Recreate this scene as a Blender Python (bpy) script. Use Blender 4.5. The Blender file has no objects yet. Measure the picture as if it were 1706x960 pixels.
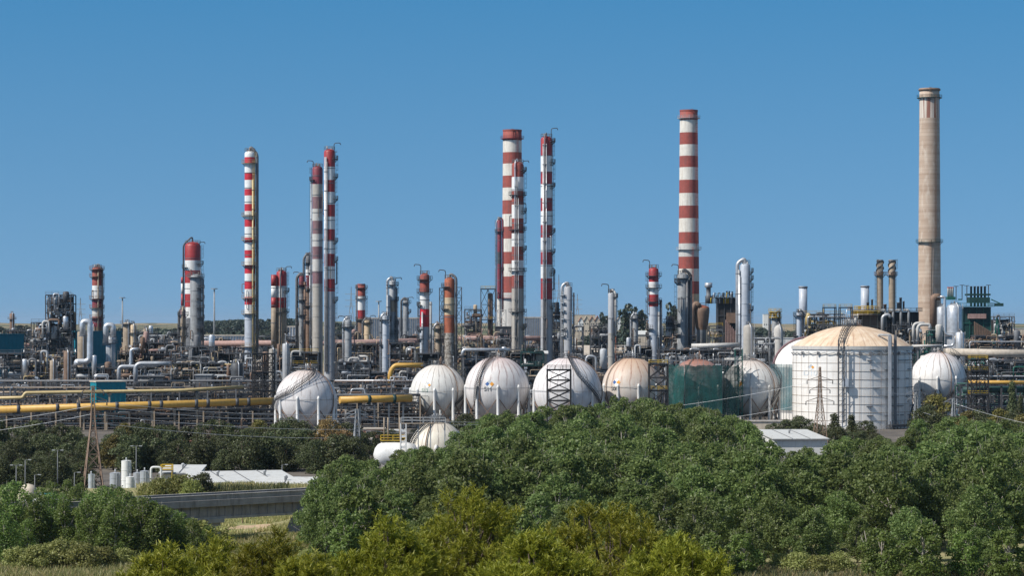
import bpy, math, random
import numpy as np
from mathutils import Vector, Matrix
R_ = math.radians
F = 4500.0      # focal length in pixels of the 1706 px wide photograph
ZC = 31.0       # camera height over the plant yard (m)
HZ = 540.0      # row of the horizon
sc = bpy.context.scene
COL = sc.collection
PI = math.pi

def S(D): return F / D
def X(px, D): return (px - 853.0) / F * D
def Z(y, D): return ZC - (y - HZ) / F * D

# ------------------------------------------------------------------ materials
MATS = {}
def nodes_of(name):
    m = bpy.data.materials.new(name); m.use_nodes = True
    nt = m.node_tree; b = nt.nodes['Principled BSDF']
    return m, nt, b
def N(nt, t, **kw):
    n = nt.nodes.new(t)
    for k, v in kw.items(): setattr(n, k, v)
    return n
def mixc(nt, fac, a, b, mode='MIX'):
    n = N(nt, 'ShaderNodeMix', data_type='RGBA', blend_type=mode)
    for i, v in ((0, fac), (6, a), (7, b)):
        if hasattr(v, 'is_linked') or hasattr(v, 'links'): nt.links.new(v, n.inputs[i])
        elif i == 0: n.inputs[0].default_value = v
        else: n.inputs[i].default_value = (*v, 1) if len(v) == 3 else v
    return n.outputs[2]
def mathn(nt, op, a, b=None, c=None, clamp=False):
    n = N(nt, 'ShaderNodeMath', operation=op, use_clamp=clamp)
    for i, v in enumerate((a, b, c)):
        if v is None: continue
        if hasattr(v, 'links'): nt.links.new(v, n.inputs[i])
        else: n.inputs[i].default_value = v
    return n.outputs[0]
def ramp(nt, fac, lo, hi):
    n = N(nt, 'ShaderNodeMapRange'); n.clamp = True
    nt.links.new(fac, n.inputs[0]); n.inputs[1].default_value = lo; n.inputs[2].default_value = hi
    return n.outputs[0]
def noise(nt, vec, scale, detail=3, rough=.55):
    n = N(nt, 'ShaderNodeTexNoise'); n.inputs['Scale'].default_value = scale
    n.inputs['Detail'].default_value = detail; n.inputs['Roughness'].default_value = rough
    nt.links.new(vec, n.inputs['Vector']); return n.outputs[0]
def mapped(nt, vec, sx, sy, sz):
    n = N(nt, 'ShaderNodeMapping'); n.inputs['Scale'].default_value = (sx, sy, sz)
    nt.links.new(vec, n.inputs['Vector']); return n.outputs[0]
def paint(name, c, stain=None, amt=.5, rough=.6, metal=0., scale=.35, streak=True, var=.18, lo=.5, hi=.75):
    """weathered surface: patchy base colour, plus vertical streaks of a stain colour"""
    m, nt, b = nodes_of(name)
    tc = N(nt, 'ShaderNodeTexCoord').outputs['Object']
    n1 = noise(nt, tc, scale * 2.2, 4)
    d = tuple(max(0, x * (1 - var)) for x in c); l = tuple(min(1, x * (1 + var)) for x in c)
    col = mixc(nt, ramp(nt, n1, .3, .7), d, l)
    if stain:
        v = mapped(nt, tc, 1.6, 1.6, .12) if streak else tc
        n2 = noise(nt, v, scale * 3, 4, .65)
        f = mathn(nt, 'MULTIPLY', ramp(nt, n2, lo, hi), amt)
        col = mixc(nt, f, col, stain)
    nt.links.new(col, b.inputs['Base Color'])
    b.inputs['Roughness'].default_value = rough; b.inputs['Metallic'].default_value = metal
    MATS[name] = m; return m

paint('steel_grey', (.27, .28, .29), (.12, .09, .07), .5, .55)
paint('steel_light', (.42, .43, .44), (.2, .16, .13), .45, .5)
paint('steel_dark', (.055, .06, .068), (.13, .08, .05), .5, .6)
paint('steel_mid', (.14, .145, .155), (.1, .06, .04), .5, .6)
paint('steel_brown', (.2, .125, .085), (.07, .04, .03), .6, .7)
paint('steel_tan', (.32, .25, .18), (.12, .08, .05), .5, .7)
paint('silver', (.62, .63, .65), (.3, .26, .22), .4, .38, .55)
paint('silver_dull', (.45, .46, .48), (.2, .17, .14), .5, .45, .4)
paint('pipe_pink', (.36, .23, .2), (.17, .09, .07), .6, .7)
paint('red', (.33, .028, .03), (.2, .05, .04), .6, .5)
paint('red_bright', (.5, .018, .03), (.3, .04, .04), .5, .45)
paint('red_brick', (.31, .062, .045), (.17, .07, .06), .8, .75, lo=.42, hi=.7)
paint('red_dark', (.2, .03, .045), (.1, .04, .04), .6, .6)
paint('red_faded', (.19, .1, .11), (.3, .24, .21), .6, .7)
paint('orange_rust', (.34, .095, .045), (.16, .06, .04), .7, .7)
paint('cream_rust', (.52, .4, .26), (.3, .16, .08), .7, .7)
paint('white', (.72, .71, .69), (.42, .36, .3), .45, .5, var=.06)
paint('white_warm', (.66, .62, .55), (.36, .28, .22), .75, .7, var=.09, lo=.45, hi=.75)
paint('white_faded', (.5, .48, .45), (.3, .24, .2), .6, .7, var=.1)
paint('grey_beige', (.38, .35, .31), (.22, .17, .13), .5, .65, var=.1)
paint('grey_blue', (.42, .45, .5), (.25, .23, .22), .4, .45, var=.1)
paint('column_grey', (.38, .385, .4), (.2, .17, .15), .5, .45, var=.1)
paint('patchy', (.34, .31, .27), (.1, .075, .055), .9, .7, streak=False, scale=.5, lo=.45, hi=.6)
paint('yellow', (.6, .35, .075), (.34, .18, .06), .5, .5, var=.1)
paint('yellow_pale', (.55, .42, .2), (.3, .2, .1), .4, .5, var=.08)
paint('yellow_rail', (.55, .36, .03), None, 0, .5)
paint('teal', (.0, .2, .25), (.0, .1, .13), .4, .5, var=.08)
paint('teal_dark', (.003, .15, .21), (.0, .09, .13), .4, .5, var=.08)
paint('green_steel', (.012, .1, .075), (.01, .04, .035), .5, .55)
paint('green_dark', (.008, .045, .04), (.01, .02, .02), .5, .55)
paint('roof_white', (.58, .575, .55), (.36, .32, .27), .6, .5, streak=False, var=.06)
paint('wall_white', (.72, .71, .68), (.45, .4, .34), .4, .7, var=.05)
paint('roof_tan', (.46, .4, .33), (.33, .25, .2), .5, .8, streak=False)
paint('roof_red', (.36, .17, .12), (.2, .1, .08), .5, .85, streak=False)
paint('wall_cream', (.55, .47, .37), (.4, .3, .22), .4, .85)
paint('concrete', (.45, .41, .37), (.24, .2, .18), .7, .9)
paint('concrete_dark', (.36, .32, .3), (.16, .135, .12), .75, .9)
paint('asphalt', (.05, .05, .052), (.08, .075, .07), .5, .9, streak=False)
paint('bark_pale', (.3, .27, .23), (.1, .085, .07), .7, .9)
paint('bark_dark', (.09, .065, .048), (.04, .03, .025), .7, .9)
paint('glass_dark', (.02, .03, .04), None, 0, .15)
paint('sign_blue', (.03, .1, .3), None, 0, .6)
paint('sign_orange', (.75, .32, .03), None, 0, .6)
paint('sign_white', (.75, .75, .73), None, 0, .6)
paint('sign_grey', (.42, .45, .48), None, 0, .6)
paint('letter_dark', (.05, .06, .07), None, 0, .7)
paint('letter_pale', (.6, .63, .65), None, 0, .7)
paint('letter_green', (.3, .42, .33), None, 0, .7)
paint('black_steel', (.022, .02, .02), (.06, .035, .025), .5, .6)
paint('pylon_rust', (.25, .17, .12), (.12, .07, .05), .5, .7)
paint('wire', (.7, .7, .7), None, 0, .5, .2)
paint('lamp_white', (.7, .7, .7), None, 0, .4)
paint('car_white', (.8, .8, .8), None, 0, .25)

def shell_mat(name, base, stain, line, n_line, top_rust, rust_col, zc, R, amt=.75, rust_to=.55):
    """painted pressure sphere: gore streaks running down the meridians, rust creeping from the top"""
    m, nt, b = nodes_of(name)
    tc = N(nt, 'ShaderNodeTexCoord').outputs['Object']
    sp = N(nt, 'ShaderNodeSeparateXYZ'); nt.links.new(tc, sp.inputs[0])
    ang = mathn(nt, 'ARCTAN2', sp.outputs[1], sp.outputs[0])
    wob = noise(nt, tc, .3, 3)
    a2 = mathn(nt, 'ADD', mathn(nt, 'MULTIPLY', ang, n_line / (2 * PI)), mathn(nt, 'MULTIPLY', wob, .5))
    fr = mathn(nt, 'ABSOLUTE', mathn(nt, 'SUBTRACT', mathn(nt, 'FRACT', a2), .5))
    ln = ramp(nt, fr, .12, .0)
    brk = ramp(nt, noise(nt, tc, .45, 4), .32, .52)
    zz = mathn(nt, 'DIVIDE', mathn(nt, 'SUBTRACT', sp.outputs[2], zc), R)
    up = ramp(nt, zz, -.35, .5)
    n1 = noise(nt, tc, .5, 5, .6)
    col = mixc(nt, ramp(nt, n1, .3, .72), tuple(x * .84 for x in base), base)
    cb = N(nt, 'ShaderNodeCombineXYZ'); nt.links.new(mathn(nt, 'MULTIPLY', ang, 6), cb.inputs[0])
    nt.links.new(mathn(nt, 'MULTIPLY', zz, .9), cb.inputs[1])
    st = noise(nt, cb.outputs[0], 2.6, 5, .7)
    col = mixc(nt, mathn(nt, 'MULTIPLY', ramp(nt, st, .48, .78), amt), col, stain)
    rz = mathn(nt, 'ADD', zz, mathn(nt, 'MULTIPLY', mathn(nt, 'SUBTRACT', st, .5), .7))
    col = mixc(nt, mathn(nt, 'MULTIPLY', ramp(nt, rz, rust_to, 1.02), top_rust), col, rust_col)
    lf = mathn(nt, 'MULTIPLY', mathn(nt, 'MULTIPLY', ln, brk), mathn(nt, 'MULTIPLY', up, .95))
    col = mixc(nt, lf, col, line)
    nt.links.new(col, b.inputs['Base Color']); b.inputs['Roughness'].default_value = .55
    MATS[name] = m; return m

def band_concrete(name):
    """tall unpainted chimney: lift rings, pale repaired bands, rain streaks under the cap"""
    m, nt, b = nodes_of(name)
    tc = N(nt, 'ShaderNodeTexCoord').outputs['Object']
    sp = N(nt, 'ShaderNodeSeparateXYZ'); nt.links.new(tc, sp.inputs[0])
    cb = N(nt, 'ShaderNodeCombineXYZ'); nt.links.new(sp.outputs[2], cb.inputs[2])
    nb = noise(nt, cb.outputs[0], .16, 4, .7)
    col = mixc(nt, ramp(nt, nb, .4, .62), (.37, .265, .195), (.51, .4, .31))
    n2 = noise(nt, mapped(nt, tc, .7, .7, .25), .8, 4)
    col = mixc(nt, mathn(nt, 'MULTIPLY', ramp(nt, n2, .52, .68), .7), col, (.58, .49, .4))
    lift = mathn(nt, 'FRACT', mathn(nt, 'MULTIPLY', sp.outputs[2], .55))
    col = mixc(nt, mathn(nt, 'MULTIPLY', ramp(nt, lift, .16, .04), .3), col, (.16, .1, .07))
    nt.links.new(col, b.inputs['Base Color']); b.inputs['Roughness'].default_value = .9
    MATS[name] = m
band_concrete('chimney_concrete')
def streak_mat(name):
    m, nt, b = nodes_of(name)
    tc = N(nt, 'ShaderNodeTexCoord').outputs['Object']
    n2 = noise(nt, mapped(nt, tc, 1.5, 1.5, .03), .9, 3)
    col = mixc(nt, ramp(nt, n2, .45, .55), (.6, .54, .46), (.24, .1, .07))
    nt.links.new(col, b.inputs['Base Color']); b.inputs['Roughness'].default_value = .9
    MATS[name] = m
streak_mat('chimney_streaked')

def leaf_mat(name, c1, c2, trans=.35, patch=.45):
    m, nt, b = nodes_of(name)
    oi = N(nt, 'ShaderNodeObjectInfo'); ge = N(nt, 'ShaderNodeNewGeometry')
    col = mixc(nt, ge.outputs['Random Per Island'], c1, c2)
    hs = N(nt, 'ShaderNodeHueSaturation')
    nt.links.new(col, hs.inputs['Color'])
    nt.links.new(mathn(nt, 'ADD', mathn(nt, 'MULTIPLY', oi.outputs['Random']  , .03), .485), hs.inputs['Hue'])
    tcl = N(nt, 'ShaderNodeTexCoord').outputs['Object']; nl_ = noise(nt, tcl, patch, 2, .5)
    v_ = mathn(nt, 'ADD', mathn(nt, 'MULTIPLY', oi.outputs['Random'], .5), .48)
    nt.links.new(mathn(nt, 'ADD', v_, mathn(nt, 'MULTIPLY', nl_, .55)), hs.inputs['Value'])
    nt.links.new(hs.outputs[0], b.inputs['Base Color'])
    b.inputs['Roughness'].default_value = .5
    b.inputs['Specular IOR Level'].default_value = .35
    tr = N(nt, 'ShaderNodeBsdfTranslucent'); nt.links.new(hs.outputs[0], tr.inputs[0])
    mx = N(nt, 'ShaderNodeMixShader'); mx.inputs[0].default_value = trans
    out = nt.nodes['Material Output']
    nt.links.new(b.outputs[0], mx.inputs[1]); nt.links.new(tr.outputs[0], mx.inputs[2])
    nt.links.new(mx.outputs[0], out.inputs[0])
    MATS[name] = m
leaf_mat('leaf_poplar', (.098, .145, .038), (.215, .265, .085), .45)
leaf_mat('leaf_bright', (.1, .16, .03), (.2, .26, .07), .4)
leaf_mat('leaf_dark', (.065, .08, .034), (.12, .135, .055), .3)
leaf_mat('leaf_olive', (.14, .125, .035), (.21, .18, .05), .3)
leaf_mat('leaf_brown', (.2, .12, .05), (.29, .18, .075), .3)
leaf_mat('leaf_bush', (.2, .22, .06), (.32, .32, .11), .4)
leaf_mat('needle_yellow', (.15, .17, .014), (.33, .31, .038), .34, 1.1)
leaf_mat('needle_dark', (.03, .05, .03), (.05, .075, .04), .2)
leaf_mat('grass_dry', (.36, .3, .14), (.5, .42, .22), .35)
leaf_mat('grass_green', (.19, .21, .07), (.32, .32, .13), .4)
leaf_mat('reed', (.07, .1, .05), (.16, .17, .09), .3)
leaf_mat('leaf_far', (.04, .055, .04), (.06, .075, .05), .1)

def net_mat(name, c, fac):
    m, nt, b = nodes_of(name)
    tc = N(nt, 'ShaderNodeTexCoord').outputs['Object']
    n1 = noise(nt, mapped(nt, tc, .5, .5, .12), 1.1, 4, .6)
    col = mixc(nt, ramp(nt, n1, .35, .68), tuple(x * .6 for x in c), tuple(min(1, x * 1.5) for x in c))
    nt.links.new(col, b.inputs['Base Color']); b.inputs['Roughness'].default_value = .8
    t = N(nt, 'ShaderNodeBsdfTransparent'); mx = N(nt, 'ShaderNodeMixShader')
    n2 = noise(nt, tc, .35, 4, .6)
    nt.links.new(mathn(nt, 'ADD', mathn(nt, 'MULTIPLY', ramp(nt, n2, .35, .65), .3), fac - .15), mx.inputs[0])
    nt.links.new(t.outputs[0], mx.inputs[1]); nt.links.new(b.outputs[0], mx.inputs[2])
    nt.links.new(mx.outputs[0], nt.nodes['Material Output'].inputs[0])
    MATS[name] = m
net_mat('net_green', (.0, .052, .048), .8)
net_mat('net_blue', (.04, .13, .15), .6)

# ------------------------------------------------------------------ mesh builder
class MB:
    def __init__(s): s.v = []; s.f = []; s.m = []; s.sm = []; s.mats = []
    def mi(s, name):
        if name not in s.mats: s.mats.append(name)
        return s.mats.index(name)
    def face(s, idx, mi, smooth=False): s.f.append(idx); s.m.append(mi); s.sm.append(smooth)
    def box(s, c, size, mat, rz=0., rot=None):
        mi = s.mi(mat); b = len(s.v); hx, hy, hz = size[0] / 2, size[1] / 2, size[2] / 2
        cs, sn = math.cos(rz), math.sin(rz)
        for dz in (-hz, hz):
            for dx, dy in ((-hx, -hy), (hx, -hy), (hx, hy), (-hx, hy)):
                if rot is not None:
                    p = rot @ Vector((dx, dy, dz)); s.v.append((c[0] + p.x, c[1] + p.y, c[2] + p.z))
                else: s.v.append((c[0] + dx * cs - dy * sn, c[1] + dx * sn + dy * cs, c[2] + dz))
        for q in ((0, 3, 2, 1), (4, 5, 6, 7), (0, 1, 5, 4), (1, 2, 6, 5), (2, 3, 7, 6), (3, 0, 4, 7)):
            s.face([b + i for i in q], mi)
    def beam(s, a, b, w, mat, h=None):
        """square bar from a to b"""
        a = Vector(a); b = Vector(b); d = b - a; L = d.length
        if L < 1e-5: return
        q = d.to_track_quat('Z', 'Y').to_matrix()
        s.box(tuple((a + b) / 2), (w, h or w, L), mat, rot=q)
    def tube(s, pts, r, mat, seg=8, caps=True, smooth=True):
        mi = s.mi(mat); P = [Vector(p) for p in pts]; rings = []
        up = None
        for i, p in enumerate(P):
            d = (P[min(i + 1, len(P) - 1)] - P[max(i - 1, 0)])
            if d.length < 1e-6: d = Vector((0, 0, 1))
            d.normalize()
            if up is None:
                up = Vector((0, 0, 1)) if abs(d.z) < .9 else Vector((0, 1, 0))
            u = d.cross(up)
            if u.length < 1e-4: u = d.cross(Vector((1, 0, 0)))
            u.normalize(); w = u.cross(d).normalized(); up = w
            rr = r[i] if isinstance(r, (list, tuple)) else r
            b = len(s.v); rings.append(b)
            for k in range(seg):
                t = 2 * PI * k / seg; o = p + (u * math.cos(t) + w * math.sin(t)) * rr
                s.v.append(tuple(o))
        for a, b in zip(rings, rings[1:]):
            for k in range(seg):
                k2 = (k + 1) % seg
                s.face([a + k, a + k2, b + k2, b + k], mi, smooth)
        if caps:
            s.face([rings[0] + k for k in range(seg)][::-1], mi)
            s.face([rings[-1] + k for k in range(seg)], mi)
    def lathe(s, prof, mats, seg=24, c=(0, 0, 0), smooth=True, cap=True):
        """prof: (radius, z) from the bottom up; mats: one name or one per segment"""
        rings = []
        for r, z in prof:
            rings.append(len(s.v))
            for k in range(seg):
                t = 2 * PI * k / seg
                s.v.append((c[0] + r * math.cos(t), c[1] + r * math.sin(t), c[2] + z))
        for j, (a, b) in enumerate(zip(rings, rings[1:])):
            mi = s.mi(mats if isinstance(mats, str) else mats[j])
            for k in range(seg):
                k2 = (k + 1) % seg
                s.face([a + k, a + k2, b + k2, b + k], mi, smooth)
        if cap:
            s.face([rings[0] + k for k in range(seg)][::-1], s.mi(mats if isinstance(mats, str) else mats[0]))
            s.face([rings[-1] + k for k in range(seg)], s.mi(mats if isinstance(mats, str) else mats[-1]))
    def ring(s, c, r0, r1, z0, z1, mat, seg=20, a0=0., a1=2 * PI):
        """flat annular plate, whole or part"""
        mi = s.mi(mat); full = abs(a1 - a0 - 2 * PI) < 1e-4; n = seg if full else seg + 1; b = len(s.v)
        for k in range(n):
            t = a0 + (a1 - a0) * k / seg; ct, st = math.cos(t), math.sin(t)
            for r, z in ((r0, z0), (r1, z0), (r1, z1), (r0, z1)):
                s.v.append((c[0] + r * ct, c[1] + r * st, c[2] + z))
        for k in range(seg):
            i = b + 4 * k; j = b + 4 * ((k + 1) % n)
            for q in ((0, 1), (1, 2), (2, 3), (3, 0)):
                s.face([i + q[0], j + q[0], j + q[1], i + q[1]], mi)
        if not full:
            s.face([b, b + 1, b + 2, b + 3], mi); e = b + 4 * (n - 1); s.face([e + 3, e + 2, e + 1, e], mi)
    def sphere(s, c, r, mat, seg=32, rings=20, sz=1.):
        prof = [(max(r * math.sin(PI * i / rings), .001), -r * sz * math.cos(PI * i / rings)) for i in range(rings + 1)]
        s.lathe(prof, mat, seg, c, True, False)
    def poly(s, pts, mat):
        b = len(s.v); s.v += [tuple(p) for p in pts]; s.face(list(range(b, b + len(pts))), s.mi(mat))
    def prism(s, pts, d, mat):
        """closed solid: polygon pts swept by vector d"""
        n = len(pts); b = len(s.v); d = Vector(d); mi = s.mi(mat)
        s.v += [tuple(p) for p in pts] + [tuple(Vector(p) + d) for p in pts]
        s.face(list(range(b, b + n))[::-1], mi); s.face(list(range(b + n, b + 2 * n)), mi)
        for k in range(n):
            k2 = (k + 1) % n; s.face([b + k, b + k2, b + n + k2, b + n + k], mi)
    def build(s, name, parent=None, loc=None):
        me = bpy.data.meshes.new(name); me.from_pydata(s.v, [], s.f)
        for n in s.mats: me.materials.append(MATS[n])
        me.polygons.foreach_set('material_index', s.m); me.polygons.foreach_set('use_smooth', s.sm)
        me.update()
        o = bpy.data.objects.new(name, me); COL.objects.link(o)
        if parent: o.parent = parent
        if loc is not None: o.location = loc
        return o

def tag(o, label=None, cat=None, group=None, kind=None):
    if label: o['label'] = label
    if cat: o['category'] = cat
    if group: o['group'] = group
    if kind: o['kind'] = kind
    return o
def thing(name, label, cat, loc=(0, 0, 0), rz=0., group=None):
    o = bpy.data.objects.new(name, None); COL.objects.link(o); o.location = loc; o.rotation_euler = (0, 0, rz)
    o.empty_display_size = .5
    return tag(o, label, cat, group)
def copy_tree(root, loc=None, rz=None, scale=None, label=None, group=None):
    r = root.copy(); COL.objects.link(r)
    if loc is not None: r.location = loc
    if rz is not None: r.rotation_euler = (0, 0, rz)
    if scale is not None: r.scale = scale
    if label: r['label'] = label
    if group: r['group'] = group
    for ch in list(root.children):
        c = ch.copy(); COL.objects.link(c); c.parent = r
        for g in list(ch.children):
            d = g.copy(); COL.objects.link(d); d.parent = c
    return r

def arc(c, r, a0, a1, plane='xz', n=6):
    out = []
    for i in range(n + 1):
        t = a0 + (a1 - a0) * i / n
        if plane == 'xz': out.append((c[0] + r * math.cos(t), c[1], c[2] + r * math.sin(t)))
        else: out.append((c[0], c[1] + r * math.cos(t), c[2] + r * math.sin(t)))
    return out
def bend(pts, r=.8, n=4):
    """polyline with its corners rounded, for pipes"""
    P = [Vector(p) for p in pts]; out = [P[0]]
    for a, b, c in zip(P, P[1:], P[2:]):
        d0 = (a - b); d1 = (c - b); k = min(r, d0.length * .45, d1.length * .45)
        p0 = b + d0.normalized() * k; p1 = b + d1.normalized() * k
        for i in range(n + 1):
            t = i / n; out.append(p0 * (1 - t) ** 2 + b * 2 * t * (1 - t) + p1 * t * t)
    out.append(P[-1]); return out
def rail_ring(mb, r, z, mat, seg=16, a0=0., a1=2 * PI, h=1.1, t=.05):
    pts = [(r * math.cos(a0 + (a1 - a0) * k / seg), r * math.sin(a0 + (a1 - a0) * k / seg)) for k in range(seg + 1)]
    for hh in (h * .5, h):
        mb.tube([(x, y, z + hh) for x, y in pts], t, mat, 4, False, False)
    for x, y in pts[::2]: mb.beam((x, y, z), (x, y, z + h), t * 1.8, mat)
def rail_line(mb, a, b, mat, h=1.1, t=.1, step=2.2):
    a = Vector(a); b = Vector(b); L = (b - a).length; n = max(1, round(L / step))
    for hh in (h * .5, h): mb.beam(a + Vector((0, 0, hh)), b + Vector((0, 0, hh)), t, mat)
    for i in range(n + 1):
        p = a.lerp(b, i / n); mb.beam(p, p + Vector((0, 0, h)), t, mat)
# ------------------------------------------------------------------ camera, light, sky
cam = bpy.data.cameras.new('camera'); co = bpy.data.objects.new('camera', cam); COL.objects.link(co)
co.location = (0, 0, ZC); co.rotation_euler = (R_(90), 0, 0)
cam.sensor_width = 36; cam.lens = 36 * F / 1706; cam.shift_y = 60 / 1706
cam.clip_start = 1; cam.clip_end = 120000
sc.camera = co
SUN_A, SUN_E = R_(27), R_(46)
sd = Vector((math.cos(SUN_E) * math.cos(SUN_A), math.cos(SUN_E) * math.sin(SUN_A), -math.sin(SUN_E)))
sun = bpy.data.lights.new('sun', 'SUN'); sun.energy = 4.4; sun.angle = R_(.53); sun.color = (1, .955, .88)
so = bpy.data.objects.new('sun', sun); COL.objects.link(so); so.location = (-200, -50, 300)
so.rotation_euler = sd.to_track_quat('-Z', 'Y').to_euler()
w = bpy.data.worlds.new('World'); sc.world = w; w.use_nodes = True
nt = w.node_tree; bg = nt.nodes['Background']
sky = N(nt, 'ShaderNodeTexSky', sky_type='NISHITA'); sky.sun_disc = False
sky.sun_elevation = SUN_E; sky.sun_rotation = math.atan2(-sd.x, -sd.y) % (2 * PI)
sky.altitude = 300; sky.air_density = 1.0; sky.dust_density = .25; sky.ozone_density = 4.
# the clear, deep sky of the day: look the table up a little above the hazy rim
tc = N(nt, 'ShaderNodeTexCoord'); sp = N(nt, 'ShaderNodeSeparateXYZ'); nt.links.new(tc.outputs['Generated'], sp.inputs[0])
cb = N(nt, 'ShaderNodeCombineXYZ')
nt.links.new(sp.outputs[0], cb.inputs[0]); nt.links.new(sp.outputs[1], cb.inputs[1])
zz = mathn(nt, 'ADD', mathn(nt, 'MULTIPLY', mathn(nt, 'MAXIMUM', sp.outputs[2], 0.), .8), .22)
nt.links.new(zz, cb.inputs[2])
nm = N(nt, 'ShaderNodeVectorMath', operation='NORMALIZE'); nt.links.new(cb.outputs[0], nm.inputs[0])
nt.links.new(nm.outputs[0], sky.inputs[0])
hs = N(nt, 'ShaderNodeHueSaturation'); hs.inputs['Hue'].default_value = .487
s_up = mathn(nt, 'MULTIPLY', ramp(nt, sp.outputs[2], .0, .12), .2); s_dn = mathn(nt, 'MULTIPLY', ramp(nt, sp.outputs[2], .16, .5), .55)
nt.links.new(mathn(nt, 'SUBTRACT', mathn(nt, 'ADD', s_up, 1.08), s_dn), hs.inputs['Saturation'])
nt.links.new(sky.outputs[0], hs.inputs['Color']); nt.links.new(hs.outputs[0], bg.inputs[0]); bg.inputs[1].default_value = .1
sc.view_settings.view_transform = 'Standard'; sc.view_settings.look = 'None'
sc.view_settings.exposure = .28; sc.view_settings.gamma = 1
sc.render.engine = 'CYCLES'
try:
    sc.cycles.max_bounces = 6; sc.cycles.diffuse_bounces = 2; sc.cycles.glossy_bounces = 2
    sc.cycles.transparent_max_bounces = 8; sc.cycles.transmission_bounces = 2
    sc.cycles.sample_clamp_indirect = 4
except Exception: pass

# ------------------------------------------------------------------ terrain
from mathutils import noise as mnoise
def terr(x, y):
    zs = ((-80, 29.2), (6, 29.0), (40, 25), (85, 14), (150, 4), (230, -.6), (300, -1), (428, -1), (480, 0), (1700, 0),
          (2400, 7), (3000, 14), (4500, 24), (6500, 31), (9000, 24), (60000, 0))
    z = zs[-1][1]
    for (a, za), (b, zb) in zip(zs, zs[1:]):
        if y <= b:
            t = max(0, (y - a) / (b - a)); t = t * t * (3 - 2 * t); z = za + (zb - za) * t; break
    if 425 < y < 475:
        f = min(1, max(0, (-28 - x) / 6)) 
        k = min(1, max(0, (y - 428) / 16)) * min(1, max(0, (474 - y) / 14))
        z += 3.4 * f * k * k * (3 - 2 * k)
    if 405 < y < 450 and -45 < x < -20:            # the bank at the right end of the bridge
        z += 2.6 * max(0, 1 - abs(x + 31) / 9) * max(0, 1 - abs(y - 430) / 22)
    if y > 2000:
        a = min(1, (y - 2000) / 2500)
        z += a * 9 * mnoise.noise((x / 520, y / 900, 1.3)) + a * 4 * mnoise.noise((x / 150, y / 500, 7.7))
    elif y < 480 and y > 60: z += .5 * mnoise.noise((x / 9, y / 9, 3.1))
    return z
ys = [-80, -30, 0, 15, 30, 45, 60, 75, 90, 110, 130, 150, 175, 200, 230, 260, 290] + list(range(310, 484, 4)) + \
     list(range(500, 1700, 100)) + list(range(1700, 7200, 120)) + [8000, 9500, 12000, 18000, 30000, 60000]
nx = 121
gv, gf = [], []
for j, y in enumerate(ys):
    wdt = 160 + .42 * max(0, y)
    for i in range(nx):
        x = -wdt + 2 * wdt * i / (nx - 1); gv.append((x, y, terr(x, y)))
for j in range(len(ys) - 1):
    for i in range(nx - 1):
        a = j * nx + i; gf.append((a, a + 1, a + nx + 1, a + nx))
m, nt, b = nodes_of('ground')
pos = N(nt, 'ShaderNodeNewGeometry').outputs['Position']
sp = N(nt, 'ShaderNodeSeparateXYZ'); nt.links.new(pos, sp.inputs[0])
n1 = noise(nt, pos, .11, 5, .65); n2 = noise(nt, pos, .6, 5, .6)
near = mixc(nt, ramp(nt, n1, .42, .6), (.17, .185, .075), (.34, .28, .16))
near = mixc(nt, ramp(nt, n2, .35, .7), near, (.26, .25, .12))
yard = mixc(nt, ramp(nt, n1, .4, .65), (.1, .09, .082), (.17, .15, .13))
nf = noise(nt, mapped(nt, pos, .0022, .0011, 0), 1.6, 5, .6)
nf2 = noise(nt, mapped(nt, pos, .012, .003, 0), 1.4, 5, .7)
far = mixc(nt, ramp(nt, nf, .42, .58), (.3, .235, .15), (.1, .11, .06))
far = mixc(nt, ramp(nt, nf2, .5, .62), far, (.055, .07, .045))
col = mixc(nt, ramp(nt, sp.outputs[1], 476, 490), near, yard)
col = mixc(nt, ramp(nt, sp.outputs[1], 1500, 1700), col, far)
nt.links.new(col, b.inputs['Base Color']); b.inputs['Roughness'].default_value = 1
b.inputs['Specular IOR Level'].default_value = .1
MATS['ground'] = m
me = bpy.data.meshes.new('ground'); me.from_pydata(gv, [], gf); me.materials.append(m)
me.polygons.foreach_set('use_smooth', [True] * len(gf)); me.update()
go = bpy.data.objects.new('ground', me); COL.objects.link(go); tag(go, 'dry grassy ground rising to low hills on the skyline', 'ground', kind='structure')

m = bpy.data.materials.new('haze_air'); m.use_nodes = True; nt = m.node_tree; nt.nodes.clear()
ou = nt.nodes.new('ShaderNodeOutputMaterial'); pv = nt.nodes.new('ShaderNodeVolumePrincipled')
pv.inputs['Color'].default_value = (.6, .8, 1, 1); pv.inputs['Density'].default_value = .00002; pv.inputs['Anisotropy'].default_value = .2
nt.links.new(pv.outputs[0], ou.inputs['Volume']); MATS['haze_air'] = m
hz = MB(); hz.box((0, 34800, 90), (64000, 70400, 190), 'haze_air'); ho = hz.build('haze'); tag(ho, 'thin blue summer haze lying over the whole plain', 'haze', kind='stuff')
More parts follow.
